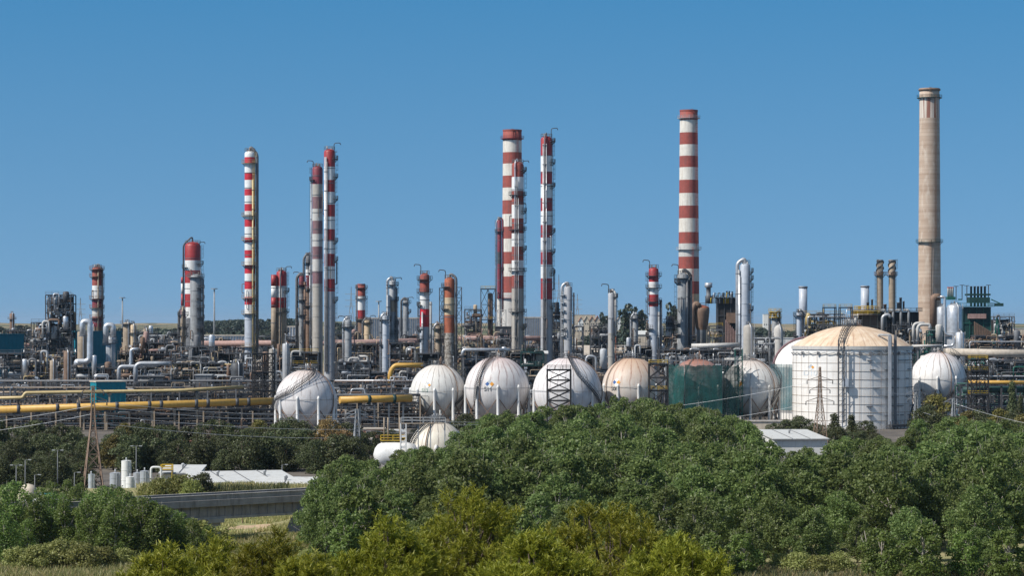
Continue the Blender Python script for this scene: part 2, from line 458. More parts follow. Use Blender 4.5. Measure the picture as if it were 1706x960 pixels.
# ------------------------------------------------------------------ columns and chimneys
def ladder_mesh(mb, r, a, z0, z1, mat, cage=True):
    """caged ladder up a shell of radius r at angle a"""
    ca, sa = math.cos(a), math.sin(a); tx, ty = -sa, ca
    for s in (-.3, .3):
        p = ((r + .35) * ca + tx * s, (r + .35) * sa + ty * s)
        mb.beam((*p, z0), (*p, z1), .1, mat)
    z = z0 + .5
    while z < z1:
        mb.beam(((r + .35) * ca - tx * .3, (r + .35) * sa - ty * .3, z), ((r + .35) * ca + tx * .3, (r + .35) * sa + ty * .3, z), .06, mat); z += .9
    if cage:
        z = z0 + 2.5
        while z < z1:
            pts = [((r + .35) * ca + ca * .75 * math.sin(t) + tx * .45 * math.cos(t), (r + .35) * sa + sa * .75 * math.sin(t) + ty * .45 * math.cos(t), z) for t in [PI * k / 6 for k in range(7)]]
            mb.tube(pts, .05, mat, 4, False, False); z += 1.8
        for t in (PI * .25, PI * .5, PI * .75):
            p = ((r + .35) * ca + ca * .75 * math.sin(t) + tx * .45 * math.cos(t), (r + .35) * sa + sa * .75 * math.sin(t) + ty * .45 * math.cos(t))
            mb.beam((*p, z0 + 2.5), (*p, z1), .05, mat)

def column(name, label, cat, px, w, ytop, D, bands, body, plats=(), lad=0., lad_mat='steel_dark', plat_mat='steel_dark', davit=None,
           pipes=(), w_base=None, dome=True, cap=None, nozzles=0, group=None, seed=0, top_kit=True, partplat=True):
    """bands: (row where the band ends, material) from the top down; pipes: (angle, radius, row from, row to, material)"""
    rnd = random.Random(seed * 7 + int(px) * 13); s = S(D)
    root = thing(name, label, cat, (X(px, D), D, 0), 0, group)
    r = w / 2 / s; rb = (w_base or w) / 2 / s; zt = Z(ytop, D)
    rad = lambda z: rb + (r - rb) * max(0, z) / zt
    edges = [(Z(y, D), mt) for y, mt in bands]
    prof, mats = [], []
    zlow = edges[-1][0] if edges else zt
    zz = [0.]; mm = []
    k = max(1, int(zlow / 9)); 
    for i in range(k): zz.append(zlow * (i + 1) / k); mm.append(body)
    ups = [e[0] for e in edges][::-1]; ms = [e[1] for e in edges][::-1]
    for i, mt in enumerate(ms):
        zz.append(ups[i + 1] if i + 1 < len(ups) else zt); mm.append(mt)
    prof = [(rad(z), z) for z in zz]; mats = mm
    if dome:
        h = r * .55
        for t in (.35, .65, .88, 1.):
            prof.append((max(.02, r * math.cos(t * PI / 2)), zt - h + h * math.sin(t * PI / 2) if False else zt + h * math.sin(t * PI / 2))); mats.append(mm[-1])
    sh = MB(); sh.lathe(prof, mats, 28, cap=not dome)
    if not dome:      # an open chimney: a dark flue inside a rim
        sh.ring((0, 0, zt), r * .8, r * 1.03, -.5, .25, mm[-1], 28)
        sh.lathe([(r * .8, .02), (r * .79, .06)], 'black_steel', 28, (0, 0, zt))
    so_ = sh.build('shell', root)
    if cap:
        c = MB(); c.lathe([(r * 1.0, -cap[0]), (r * 1.1, -cap[0]), (r * 1.1, 0), (r * 1.0, .05)], cap[1], 28, (0, 0, zt)); c.build('cap', root)
    # girth flanges and manholes
    for i in range(int(zt / 6)):
        z = 3 + i * 6 + rnd.uniform(-1.5, 1.5)
        if z < zt - 1 and dome:
            fl = MB(); fl.ring((0, 0, z), rad(z) - .05, rad(z) + .1, -.12, .12, body if z < zlow else 'steel_mid', 20); fl.build('flange', root)
    for q in plats:
        y, a0, a1 = (q, 0, 2 * PI) if not isinstance(q, tuple) else (q[0], R_(q[1]), R_(q[2]))
        z = Z(y, D); rr = rad(z); p = MB(); ro = rr + 1.15
        p.ring((0, 0, z), rr + .02, ro, -.1, .1, plat_mat, 20, a0, a1)
        rail_ring(p, ro - .06, z + .1, plat_mat, 16, a0, a1, 1.15, .06)
        n = 6
        for i in range(n):
            t = a0 + (a1 - a0) * (i + .5) / n
            p.beam((rr * math.cos(t), rr * math.sin(t), z - 1.2), (ro * math.cos(t) * .97, ro * math.sin(t) * .97, z - .1), .12, plat_mat)
        p.build('platform', root)
    if lad is not None:
        zs = sorted([0.] + [Z(q if not isinstance(q, tuple) else q[0], D) for q in plats] + [zt - .5])
        zs = [z for z in zs if z < zt + .5]
        for i, (z0, z1) in enumerate(zip(zs, zs[1:])):
            if z1 - z0 < 2: continue
            l = MB(); ladder_mesh(l, rad((z0 + z1) / 2), R_(lad + (14 if i % 2 else -14)), z0, z1 + 1, lad_mat, True)
            l.build('ladder', root)
    for a, pr, y0, y1, mt in pipes:
        a = R_(a); z1 = Z(y0, D); z0 = Z(y1, D) if y1 else 0; rr = r + pr + .25
        pts = [(rr * math.cos(a), rr * math.sin(a), z0), (rr * math.cos(a), rr * math.sin(a), z1)]
        if y0 <= ytop + 2: pts += [(0.1 * math.cos(a), .1 * math.sin(a), zt + r * 1.1 + pr), (0, 0, zt)] if dome else []
        p = MB()
        if mt != 'band': p.tube(bend(pts, 1.2, 5), pr, mt, 10)
        else:           # banded like the shell: pieces end to end
            ed = [z1] + [Z(y, D) for y, _ in bands if z0 < Z(y, D) < z1] + [z0]
            nm = [b_ for y, b_ in bands if z0 < Z(y, D) < z1] + [body]
            if len(nm) > len(bands): pass
            for za, zb, n_ in zip(ed, ed[1:], nm):
                p.tube([(pts[0][0], pts[0][1], zb), (pts[0][0], pts[0][1], za)], pr, n_, 10)
        zc_ = z0 + 3
        while zc_ < z1:
            p.beam((r * math.cos(a), r * math.sin(a), zc_), (rr * math.cos(a), rr * math.sin(a), zc_), .2, 'steel_mid')
            p.ring((pts[0][0], pts[0][1], zc_), pr, pr + .1, -.12, .12, 'steel_mid', 10); zc_ += 7
        p.build('riser_pipe', root)
    if davit:
        side, hgt = davit; x0 = side * r * .8
        p = MB(); d2 = -side * min(2.2, r * 1.3) * -1
        p.tube(bend([(x0, .1, zt - 1.5), (x0, .1, zt + hgt), (x0 + (-1 if hgt > 0 else 1) * side * -1 * 2.2, .1, zt + hgt + .15), (x0 + side * 2.4, .1, zt + hgt - .6)], .8, 4), .14, 'steel_dark', 6)
        p.build('davit', root)
    if top_kit and dome:
        p = MB()
        ro = r + .6; rail_ring(p, r * .95, zt + r * .25, 'steel_mid', 12, h=1.4, t=.07)
        for i in range(3):
            a = rnd.uniform(0, 6.28); p.tube([(r * .5 * math.cos(a), r * .5 * math.sin(a), zt), (r * .5 * math.cos(a), r * .5 * math.sin(a), zt + rnd.uniform(1, 2.2))], rnd.uniform(.12, .3), rnd.choice(['silver_dull', 'steel_mid', 'steel_brown']), 8)
        p.build('top_valves', root)
    for i in range(nozzles):
        a = R_(rnd.choice([rnd.uniform(-60, 20), rnd.uniform(180, 340)])); z = rnd.uniform(.25, .93) * zt; rr = rad(z)
        p = MB(); L = rnd.uniform(.5, 1.0)
        c, sn = math.cos(a), math.sin(a); mt = rnd.choice(['silver_dull', 'steel_mid', 'steel_brown', 'steel_dark'])
        zd = z - rnd.uniform(2, 9)
        p.tube(bend([(rr * .95 * c, rr * .95 * sn, z), ((rr + L) * c, (rr + L) * sn, z), ((rr + L) * c, (rr + L) * sn, zd), ((rr) * c, (rr) * sn, zd)], .35, 3), rnd.uniform(.1, .2), mt, 7)
        p.build('nozzle_pipe', root)
    return root

def alt(y0, step, n, a, b, first=None):
    """alternating bands ending every `step` rows"""
    out = []; y = y0
    for i in range(n): y += step; out.append((y, a if i % 2 == 0 else b))
    return out
W_, RD, RB, RK = 'white', 'red', 'red_bright', 'red_brick'

# bright-red and white column with yellow ladder cages, left of centre
yy = [262, 273, 288, 300, 315, 326, 340, 352, 366, 378, 396, 404, 417, 430, 442, 456, 469, 482, 495, 508, 523]
column('banded_column', 'slim bright red and white banded column with yellow caged ladders left of the leftmost sphere', 'chimney', 416.5, 18, 256, 980,
       [(y, W_ if i % 2 == 0 else RB) for i, y in enumerate(yy)], 'grey_blue', [(272, 0, 360), (360, 0, 360), (400, 0, 360), (442, 0, 360), (497, 0, 360), (523, 0, 360), (578, 0, 360)],
       lad=-38, lad_mat='yellow_pale', plat_mat='steel_tan', davit=None, pipes=((-15, .55, 257, 620, 'steel_mid'), (10, .4, 264, 620, 'steel_tan'), (-60, .3, 300, 620, 'yellow_pale')), nozzles=4, seed=1)
# faded mauve column and the sharp red and white one in front of it
column('banded_column', 'weathered mauve and grey banded column half hidden behind a sharper red and white one', 'chimney', 529, 17.5, 281, 1040,
       [(307, 'red_dark'), (328, 'grey_beige'), (348, 'red_faded'), (368, 'white_faded'), (390, 'red_faded'), (411, 'white_faded'), (432, 'red_faded'), (452, 'white_faded'), (473, 'red_faded')], 'grey_beige',
       [(300, 120, 240)], lad=182, davit=(-1, 3), pipes=((175, .2, 300, 560, 'silver_dull'),), nozzles=4, seed=2)
column('banded_column', 'tall dark red and white banded column rising right behind the leftmost sphere', 'chimney', 549, 18.5, 253, 985,
       [(278, RD), (300, W_), (320, RD), (341, W_), (361, RD), (382, W_), (402, RD), (423, W_), (444, RD), (465, W_), (486, RD)], 'column_grey',
       [(265, -60, 40), (295, -50, 20), (332, -50, 20), (402, -50, 20), (433, -50, 20), (500, -50, 20)], lad=-10, davit=(1, 3.2), pipes=((-128, .2, 262, 620, 'silver'), (-116, .2, 262, 620, 'silver_dull'), (-106, .12, 270, 620, 'steel_mid')), nozzles=3, seed=3)
column('banded_column', 'stout red and white column pair with grey-brown lower half, left of the mauve column', 'column', 469, 17, 455, 1080,
       [(477, RD), (496, W_), (513, RD)], 'steel_tan', [(485, -60, 30), (520, 0, 360), (552, -60, 60)], lad=10, davit=(1, 2.5), pipes=((-150, 1.1, 458, 580, 'band'), (-95, .3, 455, 575, 'steel_mid')), nozzles=6, seed=4)
column('process_column', 'thin dark column with one white band just left of the mauve column', 'column', 513.5, 9, 428, 1120,
       [(449, 'steel_mid'), (459, W_), (480, 'red_dark')], 'steel_brown', [(438, 0, 360), (455, -90, 90), (482, 0, 360), (510, 0, 360), (535, 0, 360)], lad=0, davit=(1, 2), pipes=((190, .5, 430, 580, 'steel_mid'), (-60, .3, 440, 580, 'silver_dull')), nozzles=8, seed=5)
column('process_column', 'short dark column with a crooked overhead pipe beside the white banded thin column', 'column', 502.5, 9, 462, 1090,
       [(478, 'red_dark'), (490, 'steel_mid')], 'steel_grey', [(475, 0, 360), (500, 0, 360), (525, 0, 360)], lad=180, davit=(-1, 2), pipes=((180, .6, 462, 580, 'steel_mid'), (-40, .4, 470, 580, 'steel_brown')), nozzles=8, seed=6)
# left group
column('banded_column', 'short red and white column with cluttered top platform behind the big teal building', 'column', 161.5, 16, 449, 1080,
       [(476, RK), (498, W_), (513, 'red_dark'), (528, 'white_faded'), (545, 'red_dark')], 'steel_brown', [(449, 0, 360), (461, 0, 360), (498, 0, 360), (513, 0, 360), (530, 0, 360)], lad=0, plat_mat='steel_brown', pipes=((-20, .35, 449, 580, 'steel_mid'), (-70, .25, 452, 580, 'steel_tan')), nozzles=6, seed=7)
column('banded_column', 'wide red and white domed column with an overhead pipe, left of the bright striped column', 'column', 321, 27, 410, 1100,
       [(434, RD), (451, W_), (472, RD), (490, W_), (512, RD), (530, W_)], 'steel_mid', [(446, 120, 240), (440, -60, 40), (475, -60, 30)], lad=-5, davit=(1, 1.5), pipes=((200, .32, 408, 580, 'steel_dark'), (188, .6, 462, 570, 'band')), nozzles=5, seed=8)
column('process_column', 'plain grey column ringed with platforms in front of the wide red and white domed column', 'column', 326.5, 19, 462, 1060,
       [], 'steel_grey', [(462, 0, 360), (480, -80, 20), (497, -80, 20), (513, -80, 20), (530, -80, 20), (548, -80, 20)], lad=-20, plat_mat='steel_mid', pipes=((-10, .4, 465, 590, 'steel_mid'),), nozzles=7, seed=9)
column('process_column', 'small pinkish column crusted with pipes beside the grey ringed column', 'column', 305, 9, 518, 1050,
       [(530, 'red_faded')], 'steel_tan', [(525, 0, 360), (545, 0, 360), (560, 0, 360)], lad=180, pipes=((160, .5, 520, 590, 'steel_mid'), (-90, .4, 518, 590, 'steel_tan')), nozzles=8, seed=10)
# middle
column('banded_column', 'short red and white column in front of the pale blue panelled hall', 'column', 602, 13, 474, 1250,
       [(494, RK), (517, W_), (531, RD)], 'steel_brown', [(480, 0, 360), (498, 0, 360), (533, 0, 360)], lad=0, pipes=((200, .35, 474, 590, 'steel_mid'),), nozzles=5, seed=11, dome=False)
column('process_column', 'grey pipe-wrapped column standing between two short red and white ones', 'column', 654, 11, 470, 1000,
       [(500, 'steel_light'), (520, 'steel_tan')], 'steel_grey', [(475, 0, 360), (500, -60, 30), (540, -60, 60), (556, 0, 360)], lad=-5, davit=(1, 1.5), pipes=((180, .45, 466, 620, 'silver_dull'), (-130, .7, 492, 620, 'steel_light'), (-30, .35, 480, 620, 'steel_mid')), nozzles=7, seed=12)
column('process_column', 'blue-grey smooth column in front of the pipe-wrapped grey column', 'column', 642, 11, 528, 900,
       [], 'grey_blue', [(533, 0, 360), (575, 120, 220)], lad=180, pipes=((190, .3, 528, 640, 'silver'),), nozzles=3, seed=13)
column('banded_column', 'red and white column with a white dome-nosed band between the pipe-wrapped and the rust-striped column', 'column', 707.5, 16, 460, 960,
       [(487, RK), (515, W_), (545, RB)], 'grey_blue', [(466, 0, 360), (487, 0, 360), (509, 120, 240), (549, 130, 260), (565, 130, 260)], lad=170, davit=(-1, 4), pipes=((-25, .45, 503, 620, 'steel_grey'), (-110, .3, 520, 620, 'silver_dull')), nozzles=5, seed=14)
column('process_column', 'rust orange and cream striped column boxed in by dark lattice frames', 'column', 749, 17, 467, 950,
       [(496, 'orange_rust'), (525, 'cream_rust'), (555, 'orange_rust')], 'patchy', [(478, 90, 270), (515, 120, 260)], lad=180, davit=(-1, 3.5), pipes=((-20, .45, 462, 620, 'steel_mid'), (0, .3, 470, 620, 'silver_dull')), nozzles=6, seed=15)
column('process_column', 'small grey column left of the rust striped column', 'column', 730, 10, 545, 955, [], 'steel_tan', [(548, 0, 360), (565, 0, 360)], lad=0, pipes=((190, .4, 545, 620, 'silver_dull'),), nozzles=5, seed=16)
column('process_column', 'stub of a dark grey column standing before the pale blue hall', 'column', 676, 10, 503, 1250, [], 'steel_grey', [(505, 0, 360), (520, -60, 60)], lad=180, davit=(1, 2), pipes=((190, .5, 500, 580, 'steel_mid'),), nozzles=3, seed=17)
column('process_column', 'yellowish stub column at the foot of the pale blue hall', 'column', 612, 11, 536, 1180, [], 'cream_rust', [(538, 0, 360)], lad=0, davit=(1, 2.5), pipes=((190, .4, 536, 600, 'steel_mid'),), nozzles=3, seed=18)
column('process_column', 'light grey column beside the dark pipe frame behind the leftmost sphere', 'column', 580, 12, 535, 900, [], 'steel_grey', [(545, 0, 360)], lad=180, davit=(-1, 1.5), pipes=((180, .25, 535, 640, 'silver'),), nozzles=4, seed=19)
# the central cluster
column('chimney', 'fat brick-red and white banded chimney with a pale concrete foot in the centre cluster', 'chimney', 853.5, 31, 217, 1300,
       [(234, RK), (254, 'white_warm'), (273, RK), (293, 'white_warm'), (313, RK), (334, 'white_warm'), (357, RK), (378, 'white_warm'), (398, RK), (420, 'white_warm'), (440, RK), (461, 'white_warm'), (488, RK)], 'white_faded',
       [(231, 0, 360), (497, 0, 360)], lad=-75, lad_mat='red_brick', plat_mat='red_dark', w_base=37, dome=False, seed=20)
column('chimney', 'thin dark maroon stack leaning close to the left of the fat banded chimney', 'chimney', 832, 7.5, 368, 1260,
       [(420, 'red_dark'), (440, 'steel_dark'), (478, 'red_dark'), (498, 'red_dark')], 'white_warm', [(386, 0, 360), (450, -60, 60)], lad=180, davit=None, pipes=((180, .25, 370, 520, 'silver_dull'), (-20, .4, 366, 520, 'red_dark')), nozzles=4, seed=21)
column('banded_column', 'red and white banded column with riser pipes overlapping the fat banded chimney', 'chimney', 862.5, 20, 275, 1000,
       [(295, RK), (318, W_), (341, RK), (364, W_), (389, RK), (411, W_), (434, RK), (459, W_), (481, RK)], 'grey_beige',
       [(284, -60, 40), (325, 0, 360), (352, -60, 30), (383, 0, 360), (415, -60, 30), (452, 0, 360), (520, 0, 360), (545, -60, 40)], lad=-12, davit=(1, 1.5), pipes=((-112, .2, 270, 640, 'silver'), (-97, .17, 300, 640, 'steel_mid'), (-84, .13, 330, 640, 'silver_dull')), nozzles=4, seed=22)
column('banded_column', 'tall crimson and white banded column standing clear just right of the fat chimney', 'chimney', 910.5, 19.5, 232, 985,
       [(259, RD), (286, W_), (307, RD), (330, W_), (352, RD), (375, W_), (396, RD), (420, W_), (441, RD), (464, W_), (499, RD)], 'column_grey',
       [(236, -60, 30), (271, -60, 20), (310, -60, 30), (386, -60, 30), (420, -40, 20), (455, -60, 30), (510, -60, 30)], lad=-8, davit=(1, 4), pipes=((-118, .2, 240, 640, 'silver'), (-104, .26, 226, 640, 'steel_mid'), (-92, .16, 240, 640, 'silver')), nozzles=4, seed=23)
column('process_column', 'pale grey column with a comb of platforms down its left side, behind the broad sphere', 'column', 946.5, 14, 480, 950,
       [], 'column_grey', [(492, 130, 230), (505, 130, 230), (518, 130, 230), (532, 130, 230), (548, 130, 230), (560, 130, 230)], lad=175, plat_mat='steel_light', pipes=((-10, .3, 488, 640, 'steel_mid'), (180, .5, 476, 640, 'silver_dull')), nozzles=8, seed=24)
column('process_column', 'slim clean grey column with a hooked lifting arm left of the rusty sphere', 'column', 1018.5, 11, 490, 900,
       [(555, 'column_grey')], 'grey_beige', [(495, -60, 60)], lad=0, davit=(-1, 3.2), pipes=((-35, .35, 488, 560, 'white_faded'), (-20, .2, 500, 640, 'orange_rust')), nozzles=1, seed=25)
column('process_column', 'short grey column with side valves just left of the red capped column', 'column', 1058, 10, 528, 1050, [], 'steel_grey', [(531, 0, 360), (570, 0, 360)], lad=180, pipes=((200, .35, 528, 640, 'silver_dull'),), nozzles=4, seed=26)
column('banded_column', 'slim red and white capped column with a hooked arm, above the rusty sphere', 'column', 1089, 16.5, 450, 950,
       [(470, RD), (491, W_), (511, RD)], 'grey_blue', [(460, 0, 360), (480, 0, 360), (503, 0, 360), (548, 130, 260), (560, 130, 230)], lad=185, davit=(-1, 3.4), pipes=((0, .5, 500, 640, 'steel_mid'), (-40, .35, 520, 640, 'steel_grey')), nozzles=6, seed=27)
column('chimney', 'clean brick-red and white banded chimney standing alone right of centre', 'chimney', 1147.5, 29.5, 184, 1250,
       [(200, RK), (221, 'white_warm'), (241, RK), (260, 'white_warm'), (279, RK), (300, 'white_warm'), (322, RK), (343, 'white_warm'), (364, RK), (387, 'white_warm'), (406, RK), (428, 'white_faded'), (448, RK), (469, 'white_warm'), (490, RK), (506, 'cream_rust')], 'white_faded',
       [(197, 0, 360), (416, 0, 360)], lad=-60, lad_mat='red_brick', plat_mat='steel_light', w_base=38, dome=False, seed=28)
column('process_column', 'dark grey streaked column with a hooked arm in front of the lone banded chimney', 'column', 1138, 19, 460, 960,
       [(520, 'steel_grey')], 'steel_grey', [(464, 0, 360), (470, 120, 240), (540, 140, 240), (558, 140, 240)], lad=190, davit=(-1, 4), pipes=((-30, .6, 466, 640, 'steel_dark'), (0, .5, 458, 640, 'steel_dark'), (-60, .35, 466, 640, 'steel_mid')), nozzles=5, seed=29)
column('process_column', 'small dark column behind the green-netted sphere, right of the red capped column', 'column', 1114.5, 11, 535, 1010, [(545, 'steel_dark')], 'steel_grey', [(537, 0, 360), (548, 0, 360)], lad=0, pipes=((0, .5, 534, 640, 'steel_brown'),), nozzles=4, seed=30)
column('process_column', 'blue-grey column with a thick overhead pipe looping down its left side', 'column', 1241.5, 17, 443, 930,
       [], 'grey_blue', [(453, -50, 30), (465, -50, 30), (478, -50, 30), (516, -60, 40)], lad=-8, davit=None, pipes=((178, .65, 438, 640, 'silver_dull'), (200, .35, 450, 640, 'silver_dull'), (-150, .25, 460, 640, 'silver')), nozzles=3, seed=31)
column('chimney', 'tall tan unpainted concrete chimney, the tallest stack on the right', 'chimney', 1548.5, 33, 148, 1180,
       [(163, 'chimney_concrete'), (197, 'chimney_streaked')], 'chimney_concrete', [(163, 0, 360), (404, 0, 360)], lad=-80, lad_mat='steel_brown', plat_mat='green_dark', w_base=40, dome=False, cap=(.8, 'steel_brown'), seed=32)
for q_, (px, yt, D_) in enumerate(((1338, 478, 1150), (1441, 477, 1250))):
    column('stack', ['pale blue-white open stack above the left edge of the big tank roof', 'pale blue-white open stack beside the twin brown stacks'][q_], 'stack', px, 14, yt, D_, [], 'grey_blue', [], lad=None, dome=False, cap=(.5, 'steel_mid'), group='pale open stacks', seed=33 + q_)
for q_, px in enumerate((1466, 1486)):
    r0 = column('stack', ['left of the twin brown stacks with spiral-finned tops', 'right of the twin brown stacks with spiral-finned tops'][q_], 'stack', px, 10.5, 434, 1120, [(457, 'steel_tan')], 'steel_tan', [(458, 0, 360)], lad=-40 if q_ else 220, plat_mat='steel_brown', dome=False, cap=(.7, 'steel_dark'), group='twin brown stacks', w_base=12, seed=36 + q_)
    f_ = MB(); rr = 5.25 / S(1120)
    z1, z0 = Z(435, 1120), Z(456, 1120)
    for ph in (0, 2.09, 4.19):
        f_.tube([((rr + .18) * math.cos(ph + t * 4.5), (rr + .18) * math.sin(ph + t * 4.5), z0 + (z1 - z0) * t) for t in [k / 16 for k in range(17)]], .22, 'steel_dark', 5)
    f_.build('spiral_fin', r0)
column('process_column', 'teal-grey slim column at the left edge of the big tank roof', 'column', 1331, 9, 523, 960, [], 'grey_blue', [(526, 0, 360), (560, 130, 240)], lad=180, pipes=((0, .35, 520, 620, 'steel_mid'),), nozzles=3, seed=40)
column('process_column', 'tapered grey column carrying a wide railed platform, right of the looped pipe column', 'column', 1291.5, 12, 530, 1000, [], 'steel_grey', [(529, 0, 360), (520, 0, 360)], lad=0, plat_mat='yellow_rail', pipes=((180, .5, 520, 600, 'steel_mid'), (-40, .4, 518, 600, 'steel_dark')), nozzles=6, seed=41)
# vessels
def vessel(label, px, w, ytop, D, mat, cone=.5, bands=(), seed=0, plats=()):
    s = S(D); root = thing('vessel', label, 'vessel', (X(px, D), D, 0)); r = w / 2 / s; zt = Z(ytop, D)
    m = MB(); h = r * cone
    prof = [(r, 0)] + [(r, zt * k / 6) for k in range(1, 7)]; prof[-1] = (r, zt - h)
    prof += [(r * .86, zt - h * .55), (r * .55, zt - h * .2), (r * .2, zt), (.05, zt + .05)]
    m.lathe(prof, mat, 28); m.build('shell', root)
    p = MB(); p.tube([(0, 0, zt - .2), (0, 0, zt + 1)], .25, 'steel_mid', 8); rail_ring(p, r * .5, zt - h * .2, 'steel_mid', 10, h=1.1, t=.05); p.build('top_nozzle', root)
    l = MB(); ladder_mesh(l, r, R_(-20), 0, zt, 'steel_light', False); l.build('ladder', root)
    p = MB(); a = R_(-70); p.tube(bend([((r + .4) * math.cos(a), (r + .4) * math.sin(a), 0), ((r + .4) * math.cos(a), (r + .4) * math.sin(a), zt - h), (r * .5 * math.cos(a), r * .5 * math.sin(a), zt + .4), (r * .5 * math.cos(a), r * .5 * math.sin(a), zt - h * .4)], .7), .2, 'silver_dull', 8); p.build('riser_pipe', root)
    for y in plats:
        p = MB(); z = Z(y, D); p.ring((0, 0, z), r + .02, r + 1.1, -.1, .1, 'steel_mid', 20); rail_ring(p, r + 1.05, z + .1, 'steel_mid', 16, h=1.1, t=.06); p.build('platform', root)
    return root
vessel('white pencil-shaped vessel with pointed cap just left of the big tank', 1297, 16, 541, 975, 'white_faded', 1.3)
vessel('squat tan-grey vessel standing before the looped pipe column', 1247, 17.5, 541, 890, 'grey_beige', .5)
vessel('wide polished silver vessel right of the tall concrete chimney', 1590, 25, 506, 1000, 'silver', .45, plats=(560,))
vessel('second silver vessel tucked behind the wide polished one', 1569, 18, 510, 1040, 'silver_dull', .45)
vessel('narrow silver vessel at the foot of the wide polished one', 1599, 14, 553, 960, 'silver', .3)
vessel('tan cylinder vessel with a crown of valves, left part of the plant', 212, 14, 537, 1050, 'steel_tan', .3, plats=(540,))
vessel('narrow tan vessel next to the valve-crowned tan cylinder', 222, 9, 541, 1040, 'cream_rust', .3, plats=(555,))
vessel('brown vessel with broad brim platform right of the tan cylinders', 243, 11, 548, 1030, 'steel_tan', .3, plats=(553,))
vessel('pale grey blunt vessel in front of the stout red and white pair', 454, 12, 581, 880, 'grey_beige', .25)
vessel('thin light vessel behind the leftmost sphere top', 476, 11, 572, 900, 'column_grey', .3)
vessel('tall brown-grey vessel below the dense pipe tower', 112, 12, 585, 880, 'steel_brown', .3)
vessel('second brown-grey vessel standing left of the taller one', 88, 10, 600, 885, 'steel_tan', .3)
vessel('thick silver vessel with a loop pipe in front of the teal building', 137, 16, 552, 900, 'steel_tan', .2)
vessel('mottled silver vessel crowned by a ring-shaped pipe', 184, 15, 560, 905, 'silver_dull', .2, plats=(572,))
vessel('dark wide vessel behind the leftmost sphere', 395, 20, 604, 880, 'steel_dark', .2)
vessel('hazy stub vessel far left on the skyline', 20, 8, 522, 1500, 'steel_brown', .3, plats=(532,))
# brown reactor with a tapering lower half
root = thing('reactor', 'rust brown tapering reactor vessel in front of the lone banded chimney', 'vessel', (X(1169, 1000), 1000, 0))
m = MB(); k = 1 / S(1000)
m.lathe([(8 * k, 0), (8 * k, Z(550, 1000)), (10.5 * k, Z(545, 1000)), (13 * k, Z(520, 1000)), (13 * k, Z(513, 1000)), (10 * k, Z(510.5, 1000)), (4 * k, Z(509, 1000)), (.1, Z(509, 1000) + .1)],
        ['steel_grey', 'steel_brown', 'steel_brown', 'steel_brown', 'orange_rust', 'orange_rust', 'orange_rust'], 28); m.build('shell', root)
m = MB(); m.tube(bend([(-4 * k, -2, Z(511, 1000)), (-10 * k, -2, Z(505, 1000)), (-16 * k, -2, Z(515, 1000)), (-17 * k, -2, 0)], 2.5), 1.0, 'steel_brown', 12); m.build('outlet_pipe', root)
m = MB(); rail_ring(m, 11 * k, Z(511, 1000), 'steel_mid', 14, h=1.3, t=.08); m.build('handrail', root)
# hooked silver pipes by the vessels (gooseneck lines)
def goose(label, D, pts, r, mat, cat='pipe', name='gooseneck_pipe'):
    P = [Vector((X(a, D), D, Z(b, D))) for a, b in pts]; o = Vector((P[0].x, D, 0))
    root = thing(name, label, cat, o); m = MB(); m.tube(bend([p - o for p in P], r * 3.2, 7), r, mat, 14); m.build('pipe', root)
    f = MB()
    for p in (P[0], P[-1]): f.ring(p - o, r * .9, r * 1.35, -.15, .15, 'steel_mid', 14)
    f.build('flange', root); return root
goose('big silver loop pipe arching over the thick vessel at the teal building', 890, [(137.5, 560), (137.5, 536), (150, 536), (150, 603), (128, 603), (128, 608)], 1.0, 'silver')
goose('silver ring of pipe on top of the mottled vessel', 893, [(176.5, 575), (176.5, 542), (188.5, 542), (188.5, 562)], .95, 'silver')
goose('pale swan-neck pipe between the mottled vessel and the valve crowns', 880, [(216, 612), (218, 606), (218, 582), (230, 582)], .5, 'silver')
goose('large silver elbow duct on the left of a twin pair', 865, [(198, 640), (198, 611), (216, 611), (242, 611)], .65, 'silver_dull')
goose('large silver elbow duct sweeping right over the dark heater', 860, [(226, 640), (226, 606), (250, 606), (285, 606)], .72, 'silver_dull')
goose('rust brown pipe bending over from the concrete chimney to the silver vessel', 990, [(1555, 550), (1555, 495), (1566, 495)], 1.3, 'steel_brown')
goose('thin silver pipe with a square jog beside the wide polished vessel', 960, [(1566, 495), (1574, 495), (1574, 558), (1589, 558), (1589, 577), (1570, 577)], .5, 'silver')
goose('outer white gooseneck pipe at the foot of the concrete chimney', 930, [(1522, 568), (1522, 539), (1540, 539)], .55, 'white_faded')
goose('inner white gooseneck pipe at the foot of the concrete chimney', 925, [(1529, 568), (1529, 541), (1549, 541), (1549, 548)], .55, 'white_faded')
goose('yellow swan-neck pipe left of the second sphere', 850, [(650, 640), (650, 621), (657, 609), (705, 609)], .75, 'yellow')
goose('silver zigzag pipe above the dark frame behind the leftmost sphere', 855, [(581, 620), (581, 597), (598, 597), (598, 603), (612, 603), (612, 594), (598, 594)], .35, 'white_faded')
